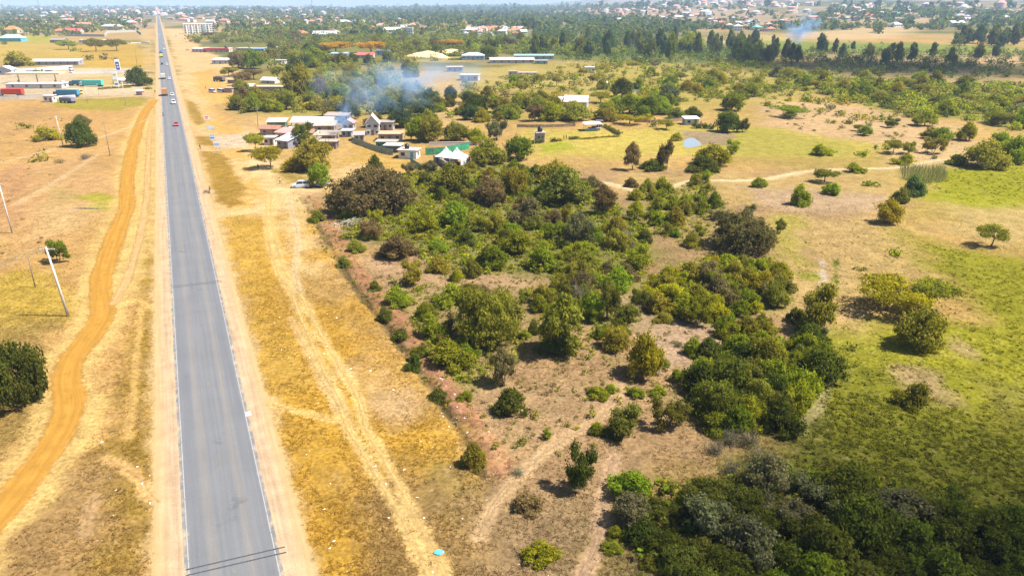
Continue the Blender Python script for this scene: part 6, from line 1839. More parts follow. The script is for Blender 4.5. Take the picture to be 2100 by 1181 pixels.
# ================================================================ VEHICLES
RD = math.atan2(rdir.y, rdir.x)          # heading away from the camera along the road
def wheel_mesh():
    t = MB(); t.tube([(0, -.11, 0), (0, -.09, 0), (0, .09, 0), (0, .11, 0)], [.28, .33, .33, .28], 16)
    r = MB(); r.tube([(0, -.125, 0), (0, .125, 0)], .19, 12)
    return t.mesh('wheel_tyre', M_TYRE, True), r.mesh('wheel_rim', M_RIM)
TY, RI = wheel_mesh()
def wheels(e, spots, k=1.0, rims=True):
    for x, y in spots:
        o = link('wheel', TY, e); o.location = (x, y, .33 * k); o.scale = (k, k, k)
        if rims: link('rim', RI, o)
_car = {}
def car_meshes(kind):
    if kind in _car: return _car[kind]
    L, W, hb, hr, c0, c1, r0, r1 = {'sedan': (4.4, 1.72, .92, 1.45, -1.75, 1.05, -1.05, .35), 'hatch': (3.9, 1.66, .95, 1.5, -1.85, 1.0, -1.55, .4),
        'suv': (4.7, 1.84, 1.12, 1.82, -2.25, 1.15, -2.0, .55), 'van': (4.8, 1.75, 1.1, 2.0, -2.3, 2.1, -2.2, 1.55), 'pickup': (5.1, 1.8, 1.05, 1.75, -.5, 1.35, -.35, .75)}[kind]
    b = MB(); secs = []
    for x, w, zt, zb in ((-L/2, .86, hb*.86, .38), (-L/2+.12, .96, hb*.97, .25), (-L/2+.6, 1, hb, .22), (0, 1, hb*.98, .2), (L/2-1.2, 1, hb*.95, .2), (L/2-.35, .97, hb*.80, .22), (L/2-.05, .86, hb*.68, .3), (L/2, .8, hb*.55, .36)):
        y = W / 2 * w; secs.append([(x, -y, zb), (x, y, zb), (x, y*1.0, zb+(zt-zb)*.6), (x, y*.93, zt), (x, -y*.93, zt), (x, -y, zb+(zt-zb)*.6)])
    b.loft(secs)
    yb, yr = W / 2 * .90, W / 2 * .74
    b.loft([[(r0+.05, -yr, hr-.05), (r1-.05, -yr, hr-.05), (r1-.05, yr, hr-.05), (r0+.05, yr, hr-.05)], [(r0-.04, -yr*.97, hr), (r1+.0, -yr*.97, hr), (r1+.0, yr*.97, hr), (r0-.04, yr*.97, hr)]])
    for s in (-1, 1):
        for xb, xt in ((c0, r0), ((c0+c1)/2-.1, (r0+r1)/2-.1), (c1, r1)): b.tube([(xb, s*yb*.99, hb*.95), (xt, s*yr*.99, hr-.03)], .05, 4)
    if kind == 'pickup':
        b.box((-1.6, 0, hb+.02), (1.9, W*.7, .04))
    body = b.mesh(kind + '_body', M_PAINT)
    gl = MB().loft([[(c0, -yb, hb*.94), (c1, -yb, hb*.94), (c1, yb, hb*.94), (c0, yb, hb*.94)], [(r0, -yr, hr-.05), (r1, -yr, hr-.05), (r1, yr, hr-.05), (r0, yr, hr-.05)]]).mesh(kind + '_glass', M_GLASS)
    hl = [MB().box((L/2-.06, s*W*.33, hb*.6), (.1, .3, .14)).mesh('headlight', M_LAMP) for s in (-1, 1)]
    tl = [MB().box((-L/2+.03, s*W*.36, hb*.72), (.08, .22, .18)).mesh('tail_light', M_TAIL) for s in (-1, 1)]
    bp = [MB().box((s*(L/2-.02), 0, .38), (.14, W*.86, .2)).mesh('bumper', M_BLACK) for s in (-1, 1)]
    _car[kind] = (body, gl, hl, tl, bp, L, W); return _car[kind]
def car(kind, p, rz, c, label, group=None, cat='car', name=None):
    body, gl, hl, tl, bp, L, W = car_meshes(kind)
    e = empty(name or {'van': 'minibus', 'pickup': 'pickup_truck', 'suv': 'off_road_car'}.get(kind, 'car'), (p[0], p[1], gz(p[0], p[1]) + .012), rz, label, cat, group)
    col4(link('body', body, e), c); link('windows', gl, e)
    for m_ in hl: link('headlight', m_, e)
    for m_ in tl: link('tail_light', m_, e)
    for m_ in bp: link('bumper', m_, e)
    wheels(e, [(sx * L * .31, sy * (W / 2 - .1)) for sx in (-1, 1) for sy in (-1, 1)], 1.0 if kind in ('suv', 'pickup') else .92)
    return e
def lane(px, py, off):
    s, o = road_s(px, py); return road_pt(s, off)
WHT, SIL = (.72, .72, .73), (.42, .44, .47)
TRG = 'vehicles driving on the highway'
LL, RL = -1.75, 1.75
car('suv', lane(359, 213, RL), RD + PI, WHT, 'nearest white car approaching in the highway oncoming lane', TRG)
car('sedan', lane(355, 197, RL), RD + PI, WHT, 'second white car approaching, just behind the nearest one', TRG)
car('hatch', lane(349, 163, RL), RD + PI, (.66, .67, .70), 'pale car approaching abreast of the grey truck', TRG)
car('hatch', lane(343, 134, RL), RD + PI, WHT, 'small white car approaching ahead of the pale car', TRG)
car('van', lane(333, 92, RL), RD + PI, WHT, 'white minibus approaching far up the highway', TRG, 'minibus')
car('sedan', lane(336, 102, RL), RD + PI, WHT, 'white car following near the far white minibus', TRG)
car('sedan', lane(325, 73, LL), RD, WHT, 'farthest white car on the highway', TRG)
car('sedan', lane(324.5, 54, LL), RD, SIL, 'tiny silver car where the highway vanishes', TRG)
car('hatch', lane(329, 133, LL), RD, (.05, .055, .07), 'dark car just ahead of the grey truck', TRG)
car('hatch', lane(364.5, 258, RL - .5), RD + PI, (.50, .06, .10), 'small crimson red car alone on the nearer highway', TRG)
g = G(617, 384); car('suv', g, R(8) + PI, (.55, .58, .66), 'silver off-road car with rear spare wheel parked in tree shade', 'cars under the roadside tree')
for o in [x for x in COL.objects if x.get('label', '').startswith('silver off-road')]:
    s = link('spare_wheel', TY, o); s.location = (-2.42, .1, .95); s.rotation_euler = (0, 0, PI / 2)
g = G(661, 381); car('sedan', g, R(70), (.16, .20, .42), 'blue car half hidden behind the green tree trunk', 'cars under the roadside tree')
g = G(436, 190); car('van', g, RD - PI / 2 - R(60), (.52, .58, .68), 'pale blue minibus parked on sand, left of the pair', 'parked minibuses', 'minibus')
g = G(453.5, 190); car('van', g, RD - PI / 2 - R(60), (.62, .66, .72), 'white and blue minibus parked beside the brown kiosk', 'parked minibuses', 'minibus')
g = G(398, 106); car('pickup', g, RD, (.60, .60, .62), 'white pickup parked before the grey block shop', None, 'pickup')
g = G(385, 104); car('sedan', g, RD + 1.2, SIL, 'silver car parked left of the white pickup', None)
g = G(360, 76); car('suv', g, RD + 1.4, (.62, .62, .64), 'white car parked on the verge below the apartment block', None)
g = G(303, 87); car('sedan', g, R(10), WHT, 'white car waiting at the left side road', None)

def truck(p, rz, cabc, boxc, kind, L, label, group=None, H=2.4, cat='truck', axles=None):
    """cab-over truck; +x is forward. kind: box, tanker, tarp, flat"""
    e = empty('truck', (p[0], p[1], gz(p[0], p[1]) + .012), rz, label, cat, group)
    W = 2.4; cabx = L / 2 - 1.0
    secs = [[(cabx - .95, -W/2, .75), (cabx - .95, W/2, .75), (cabx - .95, W/2, 2.75), (cabx - .95, -W/2, 2.75)], [(cabx + .35, -W/2, .7), (cabx + .35, W/2, .7), (cabx + .35, W/2*.96, 2.7), (cabx + .35, -W/2*.96, 2.7)], [(cabx + .9, -W/2*.96, .65), (cabx + .9, W/2*.96, .65), (cabx + .62, W/2*.9, 2.35), (cabx + .62, -W/2*.9, 2.35)]]
    cab = col4(MB().loft(secs).build('cab', M_PAINT, e), cabc)
    MB().loft([[(cabx + .86, -W*.42, 1.55), (cabx + .86, W*.42, 1.55), (cabx + .70, W*.40, 2.3), (cabx + .70, -W*.40, 2.3)], [(cabx + .80, -W*.42, 1.5), (cabx + .80, W*.42, 1.5), (cabx + .62, W*.40, 2.32), (cabx + .62, -W*.40, 2.32)]]).build('windscreen', M_GLASS, cab)
    for s in (-1, 1):
        MB().box((cabx + .1, s * (W / 2 + .005), 1.95), (.8, .03, .62)).build('side_window', M_GLASS, cab); MB().box((cabx + .92, s * .8, .95), (.08, .4, .22)).build('headlight', M_LAMP, cab)
    MB().box((-.4, 0, .78), (L - 1.0, .9, .25)).box((-L / 2 + .1, 0, .6), (.12, 2.2, .3)).build('chassis', M_BLACK, e)
    bl = L - 2.25; bx = -L / 2 + bl / 2
    if kind == 'box':
        o = col4(MB().box((bx, 0, 1.0 + H / 2), (bl, W + .06, H)).build('cargo_box', M_PAINT, e), boxc)
        rb = MB()
        for k in range(int(bl / .8)):
            for s in (-1, 1): rb.box((bx - bl / 2 + .4 + k * .8, s * (W / 2 + .05), 1.0 + H / 2), (.08, .05, H * .96))
        col4(rb.build('side_rib', M_PAINT, o), tuple(c * .85 for c in boxc))
    elif kind == 'tanker':
        col4(MB().tube([(bx - bl / 2, 0, 2.1), (bx - bl / 2 + .12, 0, 2.1), (bx + bl / 2 - .12, 0, 2.1), (bx + bl / 2, 0, 2.1)], [.8, 1.12, 1.12, .8], 16).build('tank', M_PAINT, e, True), boxc)
    elif kind == 'tarp':
        prof = [(-W/2, 1.0), (W/2, 1.0), (W/2, 1.0 + H * .75), (W * .28, 1.0 + H), (-W * .28, 1.0 + H), (-W/2, 1.0 + H * .75)]
        col4(MB().loft([[(bx + s * bl / 2, p_[0], p_[1] + (0 if abs(s) == 1 else .12)) for p_ in prof] for s in (-1, -.33, .33, 1)]).build('load_cover', M_WALL, e), boxc)
    else:
        b = MB().box((bx, 0, 1.06), (bl, W, .12))
        for s in (-1, 1): b.box((bx, s * (W / 2 - .04), 1.42), (bl, .06, .6))
        b.box((bx - bl / 2 + .03, 0, 1.42), (.06, W, .6)); col4(b.build('cargo_bed', M_PAINT, e), boxc)
        if kind == 'load':
            m = MB(); rng = np.random.default_rng(int(L * 10))
            m.loft([[(bx + math.cos(t) * bl * .47 * s, math.sin(t) * W * .46 * s, z_) for t in np.linspace(0, 2 * PI, 13)[:-1]] for z_, s in ((1.15, 1), (1.75, .96), (2.3, .75), (2.6, .35))]); col4(m.build('load', M_WALL, e), boxc)
    ax = [cabx, -L / 2 + 1.2, -L / 2 + 2.5] if L > 7 else [cabx, -L / 2 + 1.3]
    for x in ax:
        for s in (-1, 1): o = link('wheel', TY, e); o.location = (x, s * 1.02, .5); o.scale = (1.5, 2.4, 1.5)
    return e
ORG, YEL = (.56, .24, .05), (.62, .50, .02)
truck(lane(333, 196, LL), RD, (.4, .4, .4), (.42, .20, .07), 'box', 8.0, 'truck with tall orange-brown cargo box driving away on the highway', TRG, 2.6)
truck(lane(330, 162, LL), RD, (.6, .6, .6), (.52, .47, .40), 'box', 8.5, 'beige and grey truck driving ahead of the orange one', TRG, 2.2)
truck(lane(327.5, 118, LL), RD, YEL, YEL, 'box', 7.5, 'bright yellow truck far up the highway', TRG, 1.6)
truck(lane(327, 109, LL), RD, (.10, .26, .42), (.10, .28, .42), 'box', 7.0, 'blue truck just beyond the yellow one', TRG, 2.2)
STG = 'lorries parked at the fuel station'
truck(G(188, 178), R(180), WHT, (.08, .46, .40), 'box', 13.5, 'lorry with long turquoise trailer', STG, 2.7, 'lorry')
truck(G(157, 176), R(180), (.10, .30, .36), (.07, .20, .24), 'box', 7.5, 'dark teal lorry left of the turquoise trailer', STG, 2.2, 'lorry')
truck(G(137, 175), R(180), WHT, (.35, .35, .36), 'flat', 7, 'white-cabbed flatbed left of the dark teal lorry', STG, 2.0, 'lorry')
truck(G(137, 198), R(180), (.20, .24, .30), (.05, .22, .36), 'box', 13, 'lorry with blue trailer by the station exit wall', STG, 2.6, 'lorry')
truck(G(154, 194), R(0), (.60, .38, .04), (.42, .36, .20), 'tarp', 8, 'yellow-cabbed lorry behind the blue trailer', STG, 2.0, 'lorry')
truck(G(24, 197), R(180), (.45, .48, .52), (.60, .05, .025), 'box', 13, 'lorry with bright red trailer at the far left', STG, 2.7, 'lorry')
truck(G(84, 180), R(0), WHT, (.10, .10, .12), 'flat', 9, 'white lorry with blue-edged cab beneath the cream canopy', STG, 2.0, 'lorry')
truck(G(250, 172), R(0), WHT, (.74, .74, .74), 'tanker', 10, 'white tanker lorry behind the border hedge', STG, 2.2, 'lorry')
truck(G(68, 151), R(0), (.5, .55, .65), (.70, .70, .70), 'tarp', 8, 'white lorry in the upper yard beside a red stripe', STG, 2.0, 'lorry')
truck(G(97, 150), R(180), WHT, (.14, .14, .18), 'flat', 7, 'dark flatbed lorry right of the upper yard shrub', STG, 2.0, 'lorry')
car('van', G(148, 150), R(100), WHT, 'white minibus parked at the corner of the cream wall', None, 'minibus')
car('van', G(146, 143), R(100), (.64, .64, .66), 'second white minibus parked beyond the cream wall corner', None, 'minibus')
truck(G(139, 211), R(160), (.16, .17, .24), (.18, .18, .24), 'tarp', 8.5, 'dark slate tarpaulin lorry standing in the grass', None, 2.0, 'lorry')
truck(G(450, 167), R(150), (.12, .12, .12), (.13, .11, .09), 'tarp', 9, 'dark brown tarpaulin lorry under the brown acacias', None, 2.2, 'lorry')
house('brown_kiosk', 469, 191, 16, 3, 2.4, 'flat', (.28, .22, .19), (.34, .28, .24), 'brown box kiosk next to the parked minibuses', 'kiosk', R(-6), .2, 0, False)

# ================================================================ PEOPLE
M_SKIN = mat('dark_skin', (.075, .042, .027), .6, .1)
def skin_obj(name, V, E, rad, m, parent, sub=1):
    me = bpy.data.meshes.new(name); me.from_pydata([tuple(v) for v in V], E, [])
    o = link(name, me, parent); me.materials.append(m)
    md = o.modifiers.new('skin', 'SKIN')
    for i, r_ in enumerate(rad): me.skin_vertices[0].data[i].radius = (r_, r_)
    me.skin_vertices[0].data[0].use_root = True
    s = o.modifiers.new('smooth', 'SUBSURF'); s.levels = s.render_levels = sub
    return o
def person(x, y, z, rz, shirt, trousers, label, pose='stand'):
    e = empty('person', (x, y, z), rz, label, 'person')
    if pose == 'ride': hip, lean = .92, .18; knee, foot = [(.36, .78), (.36, .78)], [(.28, .34), (.28, .34)]
    else:
        hip, lean = .92, .02
        st = .20 if pose == 'walk' else .03
        knee, foot = [(st * .7 + .03, .50), (-st * .3, .50)], [(st, .07), (-st, .07)]
    V = [(0, 0, hip)]; E = []; Rr = [.115]
    def add(p, par, r_): V.append(p); E.append((par, len(V) - 1)); Rr.append(r_); return len(V) - 1
    sh = hip + .50
    b = add((lean * .5, 0, hip + .25), 0, .115); c = add((lean, 0, sh), b, .12); n = add((lean + .01, 0, sh + .10), c, .05); h = add((lean + .02, 0, sh + .20), n, .085); h2 = add((lean + .03, 0, sh + .30), h, .075)
    nose = add((lean + .12, 0, sh + .21), h, .015)
    hands = []
    for i, s in enumerate((-1, 1)):
        q = add((lean, s * .17, sh - .01), c, .055)
        el = (lean + (.20 if pose == 'ride' else .03 * (1 if i else -1)), s * .24, sh - .28); wr = (lean + (.44 if pose == 'ride' else .08 * (1 if i else -.4) + .04), s * .23, sh - (.36 if pose == 'ride' else .54))
        q = add(el, q, .042); q = add(wr, q, .028)
        d = (Vector(wr) - Vector(el)).normalized(); pm = add(tuple(Vector(wr) + d * .07), q, .026)
        hands.append((pm, d, s))
        k = add((knee[i][0], s * .10, knee[i][1]), add((.02, s * .09, hip - .08), 0, .085), .058)
        a_ = add((foot[i][0], s * .10, foot[i][1]), k, .036); add((foot[i][0] + .16, s * .11, foot[i][1] - .03), a_, .032)
    for pm, d, s in hands:
        w0 = Vector(V[pm]); sd = Vector((1, 0, 0)) - d * d.x; sd = sd.normalized() if sd.length > .1 else Vector((0, 0, 1))
        for f, (o_, ln) in enumerate(((-.028, .065), (-.01, .08), (.01, .075), (.027, .055))):
            m1 = add(tuple(w0 + sd * o_ + d * ln * .55), pm, .008); add(tuple(w0 + sd * o_ + d * ln + Vector((0, -s * .015, 0))), m1, .007)
        add(tuple(w0 + sd * .05 + d * .01), pm, .009)
    skin_obj('body', V, E, Rr, M_SKIN, e)
    def cloth(name, ids, grow_, c_):
        mp = {i: k for k, i in enumerate(ids)}
        ed = [(mp[a], mp[b_]) for a, b_ in E if a in mp and b_ in mp]
        return skin_obj(name, [V[i] for i in ids], ed, [Rr[i] + grow_ for i in ids], mat('cloth_' + name + str(c_), c_, .9, .15, 3.0), e)
    base = 7
    arm = lambda i: [base + i * 8, base + i * 8 + 1]; leg = lambda i: [base + i * 8 + 4, base + i * 8 + 5, base + i * 8 + 6]
    cloth('shirt', [0, 1, 2] + arm(0) + arm(1), .018, shirt)
    cloth('trousers', [0] + leg(0) + leg(1), .016, trousers)
    hm = MB(); top = Vector(V[5]); secs = []
    for z_, r_ in ((-.06, .088), (0, .094), (.05, .075), (.085, .03)): secs.append([(top.x - .015 + math.cos(t) * r_, math.sin(t) * r_ * .85, top.z + z_) for t in np.linspace(0, 2 * PI, 11)[:-1]])
    hm.loft(secs).build('hair', mat('black_hair', (.01, .009, .008), .9), e, True)
    return e
def stand(px, py, *a, **k):
    g = G(px, py); return person(g.x, g.y, gz(g.x, g.y), *a, **k)
stand(575, 376, R(200), (.74, .73, .70), (.14, .14, .16), 'person in white shirt standing on the sandy bend near the silver car', 'walk')
stand(530, 348, R(-40), (.05, .045, .045), (.04, .04, .05), 'person in dark clothes standing in shade of the yellow-green tree')
stand(318, 191, RD, (.10, .11, .13), (.05, .05, .06), 'person in dark clothes walking on the highway shoulder', 'walk')
stand(432, 396, R(170), (.06, .06, .07), (.34, .34, .36), 'person in black top standing beside the parked motorcycle')
stand(1156, 288, R(30), (.08, .08, .09), (.06, .06, .07), 'left one of two people walking through the hedge gap', 'walk')
stand(1161, 287.5, R(30), (.03, .03, .04), (.05, .05, .06), 'right one of two people walking through the hedge gap', 'walk')
stand(422, 184, R(250), (.55, .28, .20), (.10, .09, .09), 'person in orange top crossing the sandy lay-by', 'walk')
stand(411, 307, R(100), (.10, .10, .11), (.16, .15, .14), 'person in dark clothes waiting at the edge of the paved road')
def motorcycle(x, y, z, rz, c, label):
    e = empty('motorcycle', (x, y, z), rz, label, 'motorcycle')
    for x_ in (-.64, .64):
        ring = [(x_ + math.cos(t) * .27, 0, .31 + math.sin(t) * .27) for t in np.linspace(0, 2 * PI, 17)]
        o = MB().tube(ring, .05, 6, False).build('wheel', M_TYRE, e)
        sp = MB()
        for t in np.linspace(0, PI, 6)[:-1]: sp.tube([(x_ - math.cos(t) * .25, 0, .31 - math.sin(t) * .25), (x_ + math.cos(t) * .25, 0, .31 + math.sin(t) * .25)], .008, 3)
        sp.build('spoke', M_RIM, o)
    MB().tube([(-.64, 0, .31), (-.1, 0, .42), (.3, 0, .5), (.5, 0, .85)], .035, 5).tube([(-.3, 0, .75), (-.1, 0, .42)], .03, 5).tube([(.64, .06, .31), (.42, .06, .98)], .025, 5).tube([(.64, -.06, .31), (.42, -.06, .98)], .025, 5).build('frame', M_BLACK, e)
    MB().loft([[(.05 + s * .3, -.13 * k, .72), (.05 + s * .3, .13 * k, .72), (.05 + s * .3, .11 * k, .72 + .2 * k), (.05 + s * .3, -.11 * k, .72 + .2 * k)] for s, k in ((-.6, .8), (0, 1.1), (.75, .7))]).build('fuel_tank', mat('bike_paint' + str(c), c, .3, .05), e)
    MB().box((-.45, 0, .80), (.72, .26, .10), 0, .9).build('seat', M_BLACK, e)
    MB().tube([(.36, -.36, 1.02), (.44, 0, .98), (.36, .36, 1.02)], .02, 5).build('handlebar', M_STEEL, e)
    MB().box((.05, 0, .42), (.32, .24, .28)).build('engine', M_STEEL, e); MB().tube([(.1, -.14, .3), (-.7, -.16, .38)], .04, 6).build('exhaust', M_RIM, e)
    MB().tube([(.56, 0, .86), (.62, 0, .86)], .09, 10).build('headlight', M_LAMP, e); MB().box((-.85, 0, .72), (.10, .14, .08)).build('tail_light', M_TAIL, e)
g = G(424, 397); motorcycle(g.x, g.y, gz(g.x, g.y), R(175), (.30, .03, .02), 'red motorcycle parked on the right shoulder by a person')
p = lane(335, 238, -3.2); motorcycle(p.x, p.y, .012, RD, (.04, .05, .10), 'dark motorcycle ridden along the left edge of the highway')
person(p.x - rdir.x * .35, p.y - rdir.y * .35, .012 - .10, RD, (.06, .09, .16), (.05, .05, .06), 'person in dark blue riding the motorcycle', 'ride')

# ================================================================ SIGNS, POLES, WIRES
SIGNM = {}
def signboard(px, py, w, h, c, label, rz=0.0, marks=()):
    g = G(px, py); z = gz(g.x, g.y); e = empty('signboard', (g.x, g.y, z), rz, label, 'sign', 'signboards at the market turn-off')
    for s in (-1, 1): MB().tube([(s * w * .4, 0, -.2), (s * w * .4, 0, .9 + h)], .045, 6).build('post', M_STEEL, e)
    p = MB().box((0, -.06, .9 + h / 2), (w, .05, h)).build('panel', mat('sign_' + str(c), c, .5, .08), e)
    for i, (zx, ww, hh, cc) in enumerate(marks): MB().box((0, -.09 - .002 * i, .9 + h * zx), (w * ww, .02, h * hh)).build('mark', mat('sign_' + str(cc), cc, .5, .05), p)
SWH, SBL, SRD = (.72, .73, .74), (.12, .30, .52), (.45, .08, .14)
signboard(425, 250, 1.8, 1.5, SWH, 'farthest signboard, white with crimson lettering bands', R(15), ((.72, .8, .26, SRD), (.30, .7, .22, SRD)))
signboard(432, 270, 2.6, 1.3, (.46, .62, .68), 'wide pale turquoise signboard', R(10), ((.7, .7, .12, SWH), (.4, .6, .1, SWH)))
signboard(437, 292, 1.7, 1.8, SWH, 'white signboard with broad blue band and blue header', R(12), ((.86, .9, .16, SBL), (.36, .9, .34, SBL)))
signboard(446, 306, 1.9, 1.7, SWH, 'nearest signboard, white with pale blue panel', R(12), ((.5, .85, .5, (.30, .44, .62)),))
g = G(443, 316); e = empty('sign_frame', (g.x, g.y, gz(g.x, g.y)), R(8), 'low empty white sign frame on the grass island', 'sign')
for s in (-1, 1): MB().tube([(s * .9, 0, -.1), (s * .9, 0, 1.3)], .04, 6).build('post', M_FRAME, e)
for z_ in (.5, 1.25): MB().tube([(-.9, 0, z_), (.9, 0, z_)], .035, 6).build('rail', M_FRAME, e)
M_POLE = mat('pole_concrete', (.50, .46, .42), .85, .15, 2.0); M_WOODP = mat('pole_wood', (.16, .13, .11), .9, .25, 3.0); M_INS = mat('insulator', (.12, .09, .08), .4)
POLES = {}
def pole(key, bx, by, tx, ty, r0, r1, m, label, arm=0.0, armrz=0.0):
    g = G(bx, by); t = at_depth(tx, ty, g.y); z = gz(g.x, g.y)
    e = empty('utility_pole', (g.x, g.y, z), 0, label, 'utility pole', 'utility poles along the highway')
    v = Vector((t.x - g.x, 0, t.z - z)); v.x *= .55
    MB().tube([v * -.03, v * .5, v], [r0, (r0 + r1) / 2, r1], 8).build('shaft', m, e, True)
    ends = []
    if arm:
        d = Vector((math.cos(armrz), math.sin(armrz), 0)) * arm
        c = v * .97; MB().box(tuple(c), (arm * 2, .12, .14), armrz).build('crossarm', m, e)
        for k in (-1, 0, 1):
            q = c + d * k * .92; MB().tube([q, q + Vector((0, 0, .28))], [.05, .035], 6).build('insulator', M_INS, e); ends.append(Vector(e.location) + q + Vector((0, 0, .27)))
    else:
        ends = [Vector(e.location) + v] * 3
    POLES[key] = ends
pole('a', 140, 648, 88, 507, .22, .13, M_POLE, 'nearest thick white concrete pole with crossarm beside the orange track', 1.15, R(8))
pole('b', 25, 478, 0, 375, .16, .10, M_POLE, 'slim pole at the left edge of the bare field', .9, R(8))
pole('c', 130, 301, 114, 238, .16, .10, M_POLE, 'pale pole between low bushes and the dark leaning tree', .8, R(20))
pole('d', 226, 320, 213, 247, .10, .07, M_WOODP, 'thin pole right of the dark leaning tree')
pole('e', 72, 588, 60, 527, .09, .06, M_WOODP, 'thin short wooden pole left of the thick concrete pole')
pole('f', 258, 217, 252, 166, .14, .09, M_POLE, 'pale pole in green grass below the border hedge')
pole('g', 180, 210, 176, 178, .12, .08, M_POLE, 'pale pole near the blue trailer exit')
pole('h', 202, 195, 200, 172, .10, .07, M_POLE, 'small pale pole beside the station driveway')
pole('i', 281, 132, 278, 103, .14, .09, M_WOODP, 'dark pole in the golden field near the highway', .9, 0)
pole('k', 529, 258, 529, 214, .11, .08, M_WOODP, 'dark pole at the left end of the market shacks')
pole('l', 743, 158, 743, 136, .16, .1, M_WOODP, 'dark pole rising from the thicket below the red workshop')
pole('m', 474, 190, 474, 178, .09, .06, M_POLE, 'short pale post right of the brown kiosk')
pole('n', 340, 62, 340, 48, .22, .14, M_WOODP, 'dark distant pole on the right sandy verge', .9, 0)
pole('o', 286, 100, 284, 88, .14, .1, M_WOODP, 'dark pole by the white low wall', .9, 0)
pole('q', 1096, 304, 1095, 268, .06, .05, M_POLE, 'thin white lamp post left of the stone tower')
pole('r', 1622, 205, 1622, 178, .14, .06, M_WOODP, 'bare pole-like dead trunk in the far scrub')
def wire(a, b, sag, label):
    pts = [a.lerp(b, k / 14) - Vector((0, 0, sag * 4 * (k / 14) * (1 - k / 14))) for k in range(15)]
    tag(MB().tube(pts, .025, 4, False).build('power_line', M_BLACK), label, 'power line', 'wires between the poles')
off = Vector((-24.0, -44.0, .5))
for k, nm in enumerate(('left', 'middle', 'right')):
    wire(POLES['a'][k], POLES['a'][k] + off, 1.6, f'{nm} wire from the thick concrete pole past the dark roadside tree')
    wire(POLES['b'][k], POLES['c'][k], 1.8, f'{nm} wire between the slim edge pole and the pale field pole')
# masts
def mast(px, py, ty, w, label, red=True):
    g = G(px, py); t = at_depth(px, ty, g.y); z = gz(g.x, g.y); H = t.z - z
    e = empty('radio_mast', (g.x, g.y, z), 0, label, 'mast', 'radio masts in the town')
    a, b = mat('mast_red', (.42, .08, .06), .6), mat('mast_white', (.70, .70, .70), .6)
    for k in range(7):
        z0, z1 = H * k / 7, H * (k + 1) / 7; mb = MB(); w0, w1 = w * (1 - .85 * k / 7), w * (1 - .85 * (k + 1) / 7)
        for sx, sy in ((-1, -1), (1, -1), (1, 1), (-1, 1)): mb.tube([(sx * w0, sy * w0, z0), (sx * w1, sy * w1, z1)], .28, 4)
        for s in (-1, 1): mb.tube([(-s * w0, -w0, z0), (s * w1, -w1, z1)], .16, 3); mb.tube([(-s * w0, w0, z0), (s * w1, w1, z1)], .16, 3)
        mb.build('lattice_section', (a if k % 2 == 0 else b) if red else M_STEEL, e)
mast(643, 40, 1, 2.2, 'tall red and white lattice mast above the far houses')
mast(83, 26, -4, 4.0, 'faint grey lattice mast over the distant town', False)
# small stray things
g = G(900, 1133); mb = MB(); rng = np.random.default_rng(4); secs = []
for z_, s in ((0, 1.0), (.12, 1.1), (.22, .75), (.27, .2)): secs.append([(math.cos(t) * .42 * s * rng.uniform(.75, 1.2), math.sin(t) * .26 * s * rng.uniform(.75, 1.2), z_) for t in np.linspace(0, 2 * PI, 11)[:-1]])
o = mb.loft(secs).build('plastic_bag', mat('turquoise_plastic', (.10, .46, .56), .4, .2, 4)); o.location = (g.x, g.y, gz(g.x, g.y)); tag(o, 'crumpled turquoise plastic bag lying on the wheel track', 'plastic bag')
g = G(178, 428); mb = MB(); rng = np.random.default_rng(6)
mb.tube([(-3.3, 0, .12), (-1, .1, .18), (1.4, -.05, .15), (3.1, .2, .1)], [.16, .22, .2, .1], 7)
o = mb.build('fallen_log', mat('grey_log', (.22, .18, .15), .95, .3, 3)); o.location = (g.x, g.y, gz(g.x, g.y)); tag(o, 'long grey log lying on the bare field below yellow grass', 'log')
# pile of grey branches
g = G(722, 462); mb = MB()
for k in range(110):
    a_ = rng.uniform(0, 2 * PI); L = rng.uniform(1.2, 3.6); c_ = Vector((rng.normal(0, 2.4), rng.normal(0, 1.2), 0)); c_.z = max(.05, 1.4 - .4 * c_.length) * rng.random()
    d_ = Vector((math.cos(a_), math.sin(a_), rng.uniform(-.2, .35))) * L / 2
    mb.tube([c_ - d_, c_ + d_ * .1 + Vector((0, 0, rng.uniform(0, .2))), c_ + d_], [.05, .04, .015], 4, False)
o = mb.build('brush_pile', mat('dry_branch', (.34, .29, .24), .95, .3, 3)); o.location = (g.x, g.y + 1, gz(g.x, g.y)); tag(o, 'heap of grey cut branches in front of the tangled grey tree', 'brush pile')

# ================================================================ SMOKE, CLOUDS, HAZE
def volume_mat(name, col, dens, nscale, ax):
    m, nt, out = nodes(name)
    tc = nt.nodes.new('ShaderNodeTexCoord'); P = tc.outputs['Generated']
    sub = nt.nodes.new('ShaderNodeVectorMath'); sub.operation = 'SUBTRACT'; sub.inputs[1].default_value = (.5, .5, .5); nt.links.new(P, sub.inputs[0])
    ln = nt.nodes.new('ShaderNodeVectorMath'); ln.operation = 'LENGTH'; nt.links.new(sub.outputs[0], ln.inputs[0])
    fall = mapr(nt, ln.outputs['Value'], .5, .08)
    f = noise_n(nt, nscale, 5, tc.outputs['Object'], .6)
    d = math_n(nt, 'MULTIPLY', math_n(nt, 'MULTIPLY', fall, mapr(nt, f, .46, .66)), dens)
    v = nt.nodes.new('ShaderNodeVolumePrincipled'); v.inputs['Color'].default_value = (*col, 1); nt.links.new(d, v.inputs['Density']); v.inputs['Anisotropy'].default_value = .1
    nt.links.new(v.outputs[0], out.inputs['Volume']); return m
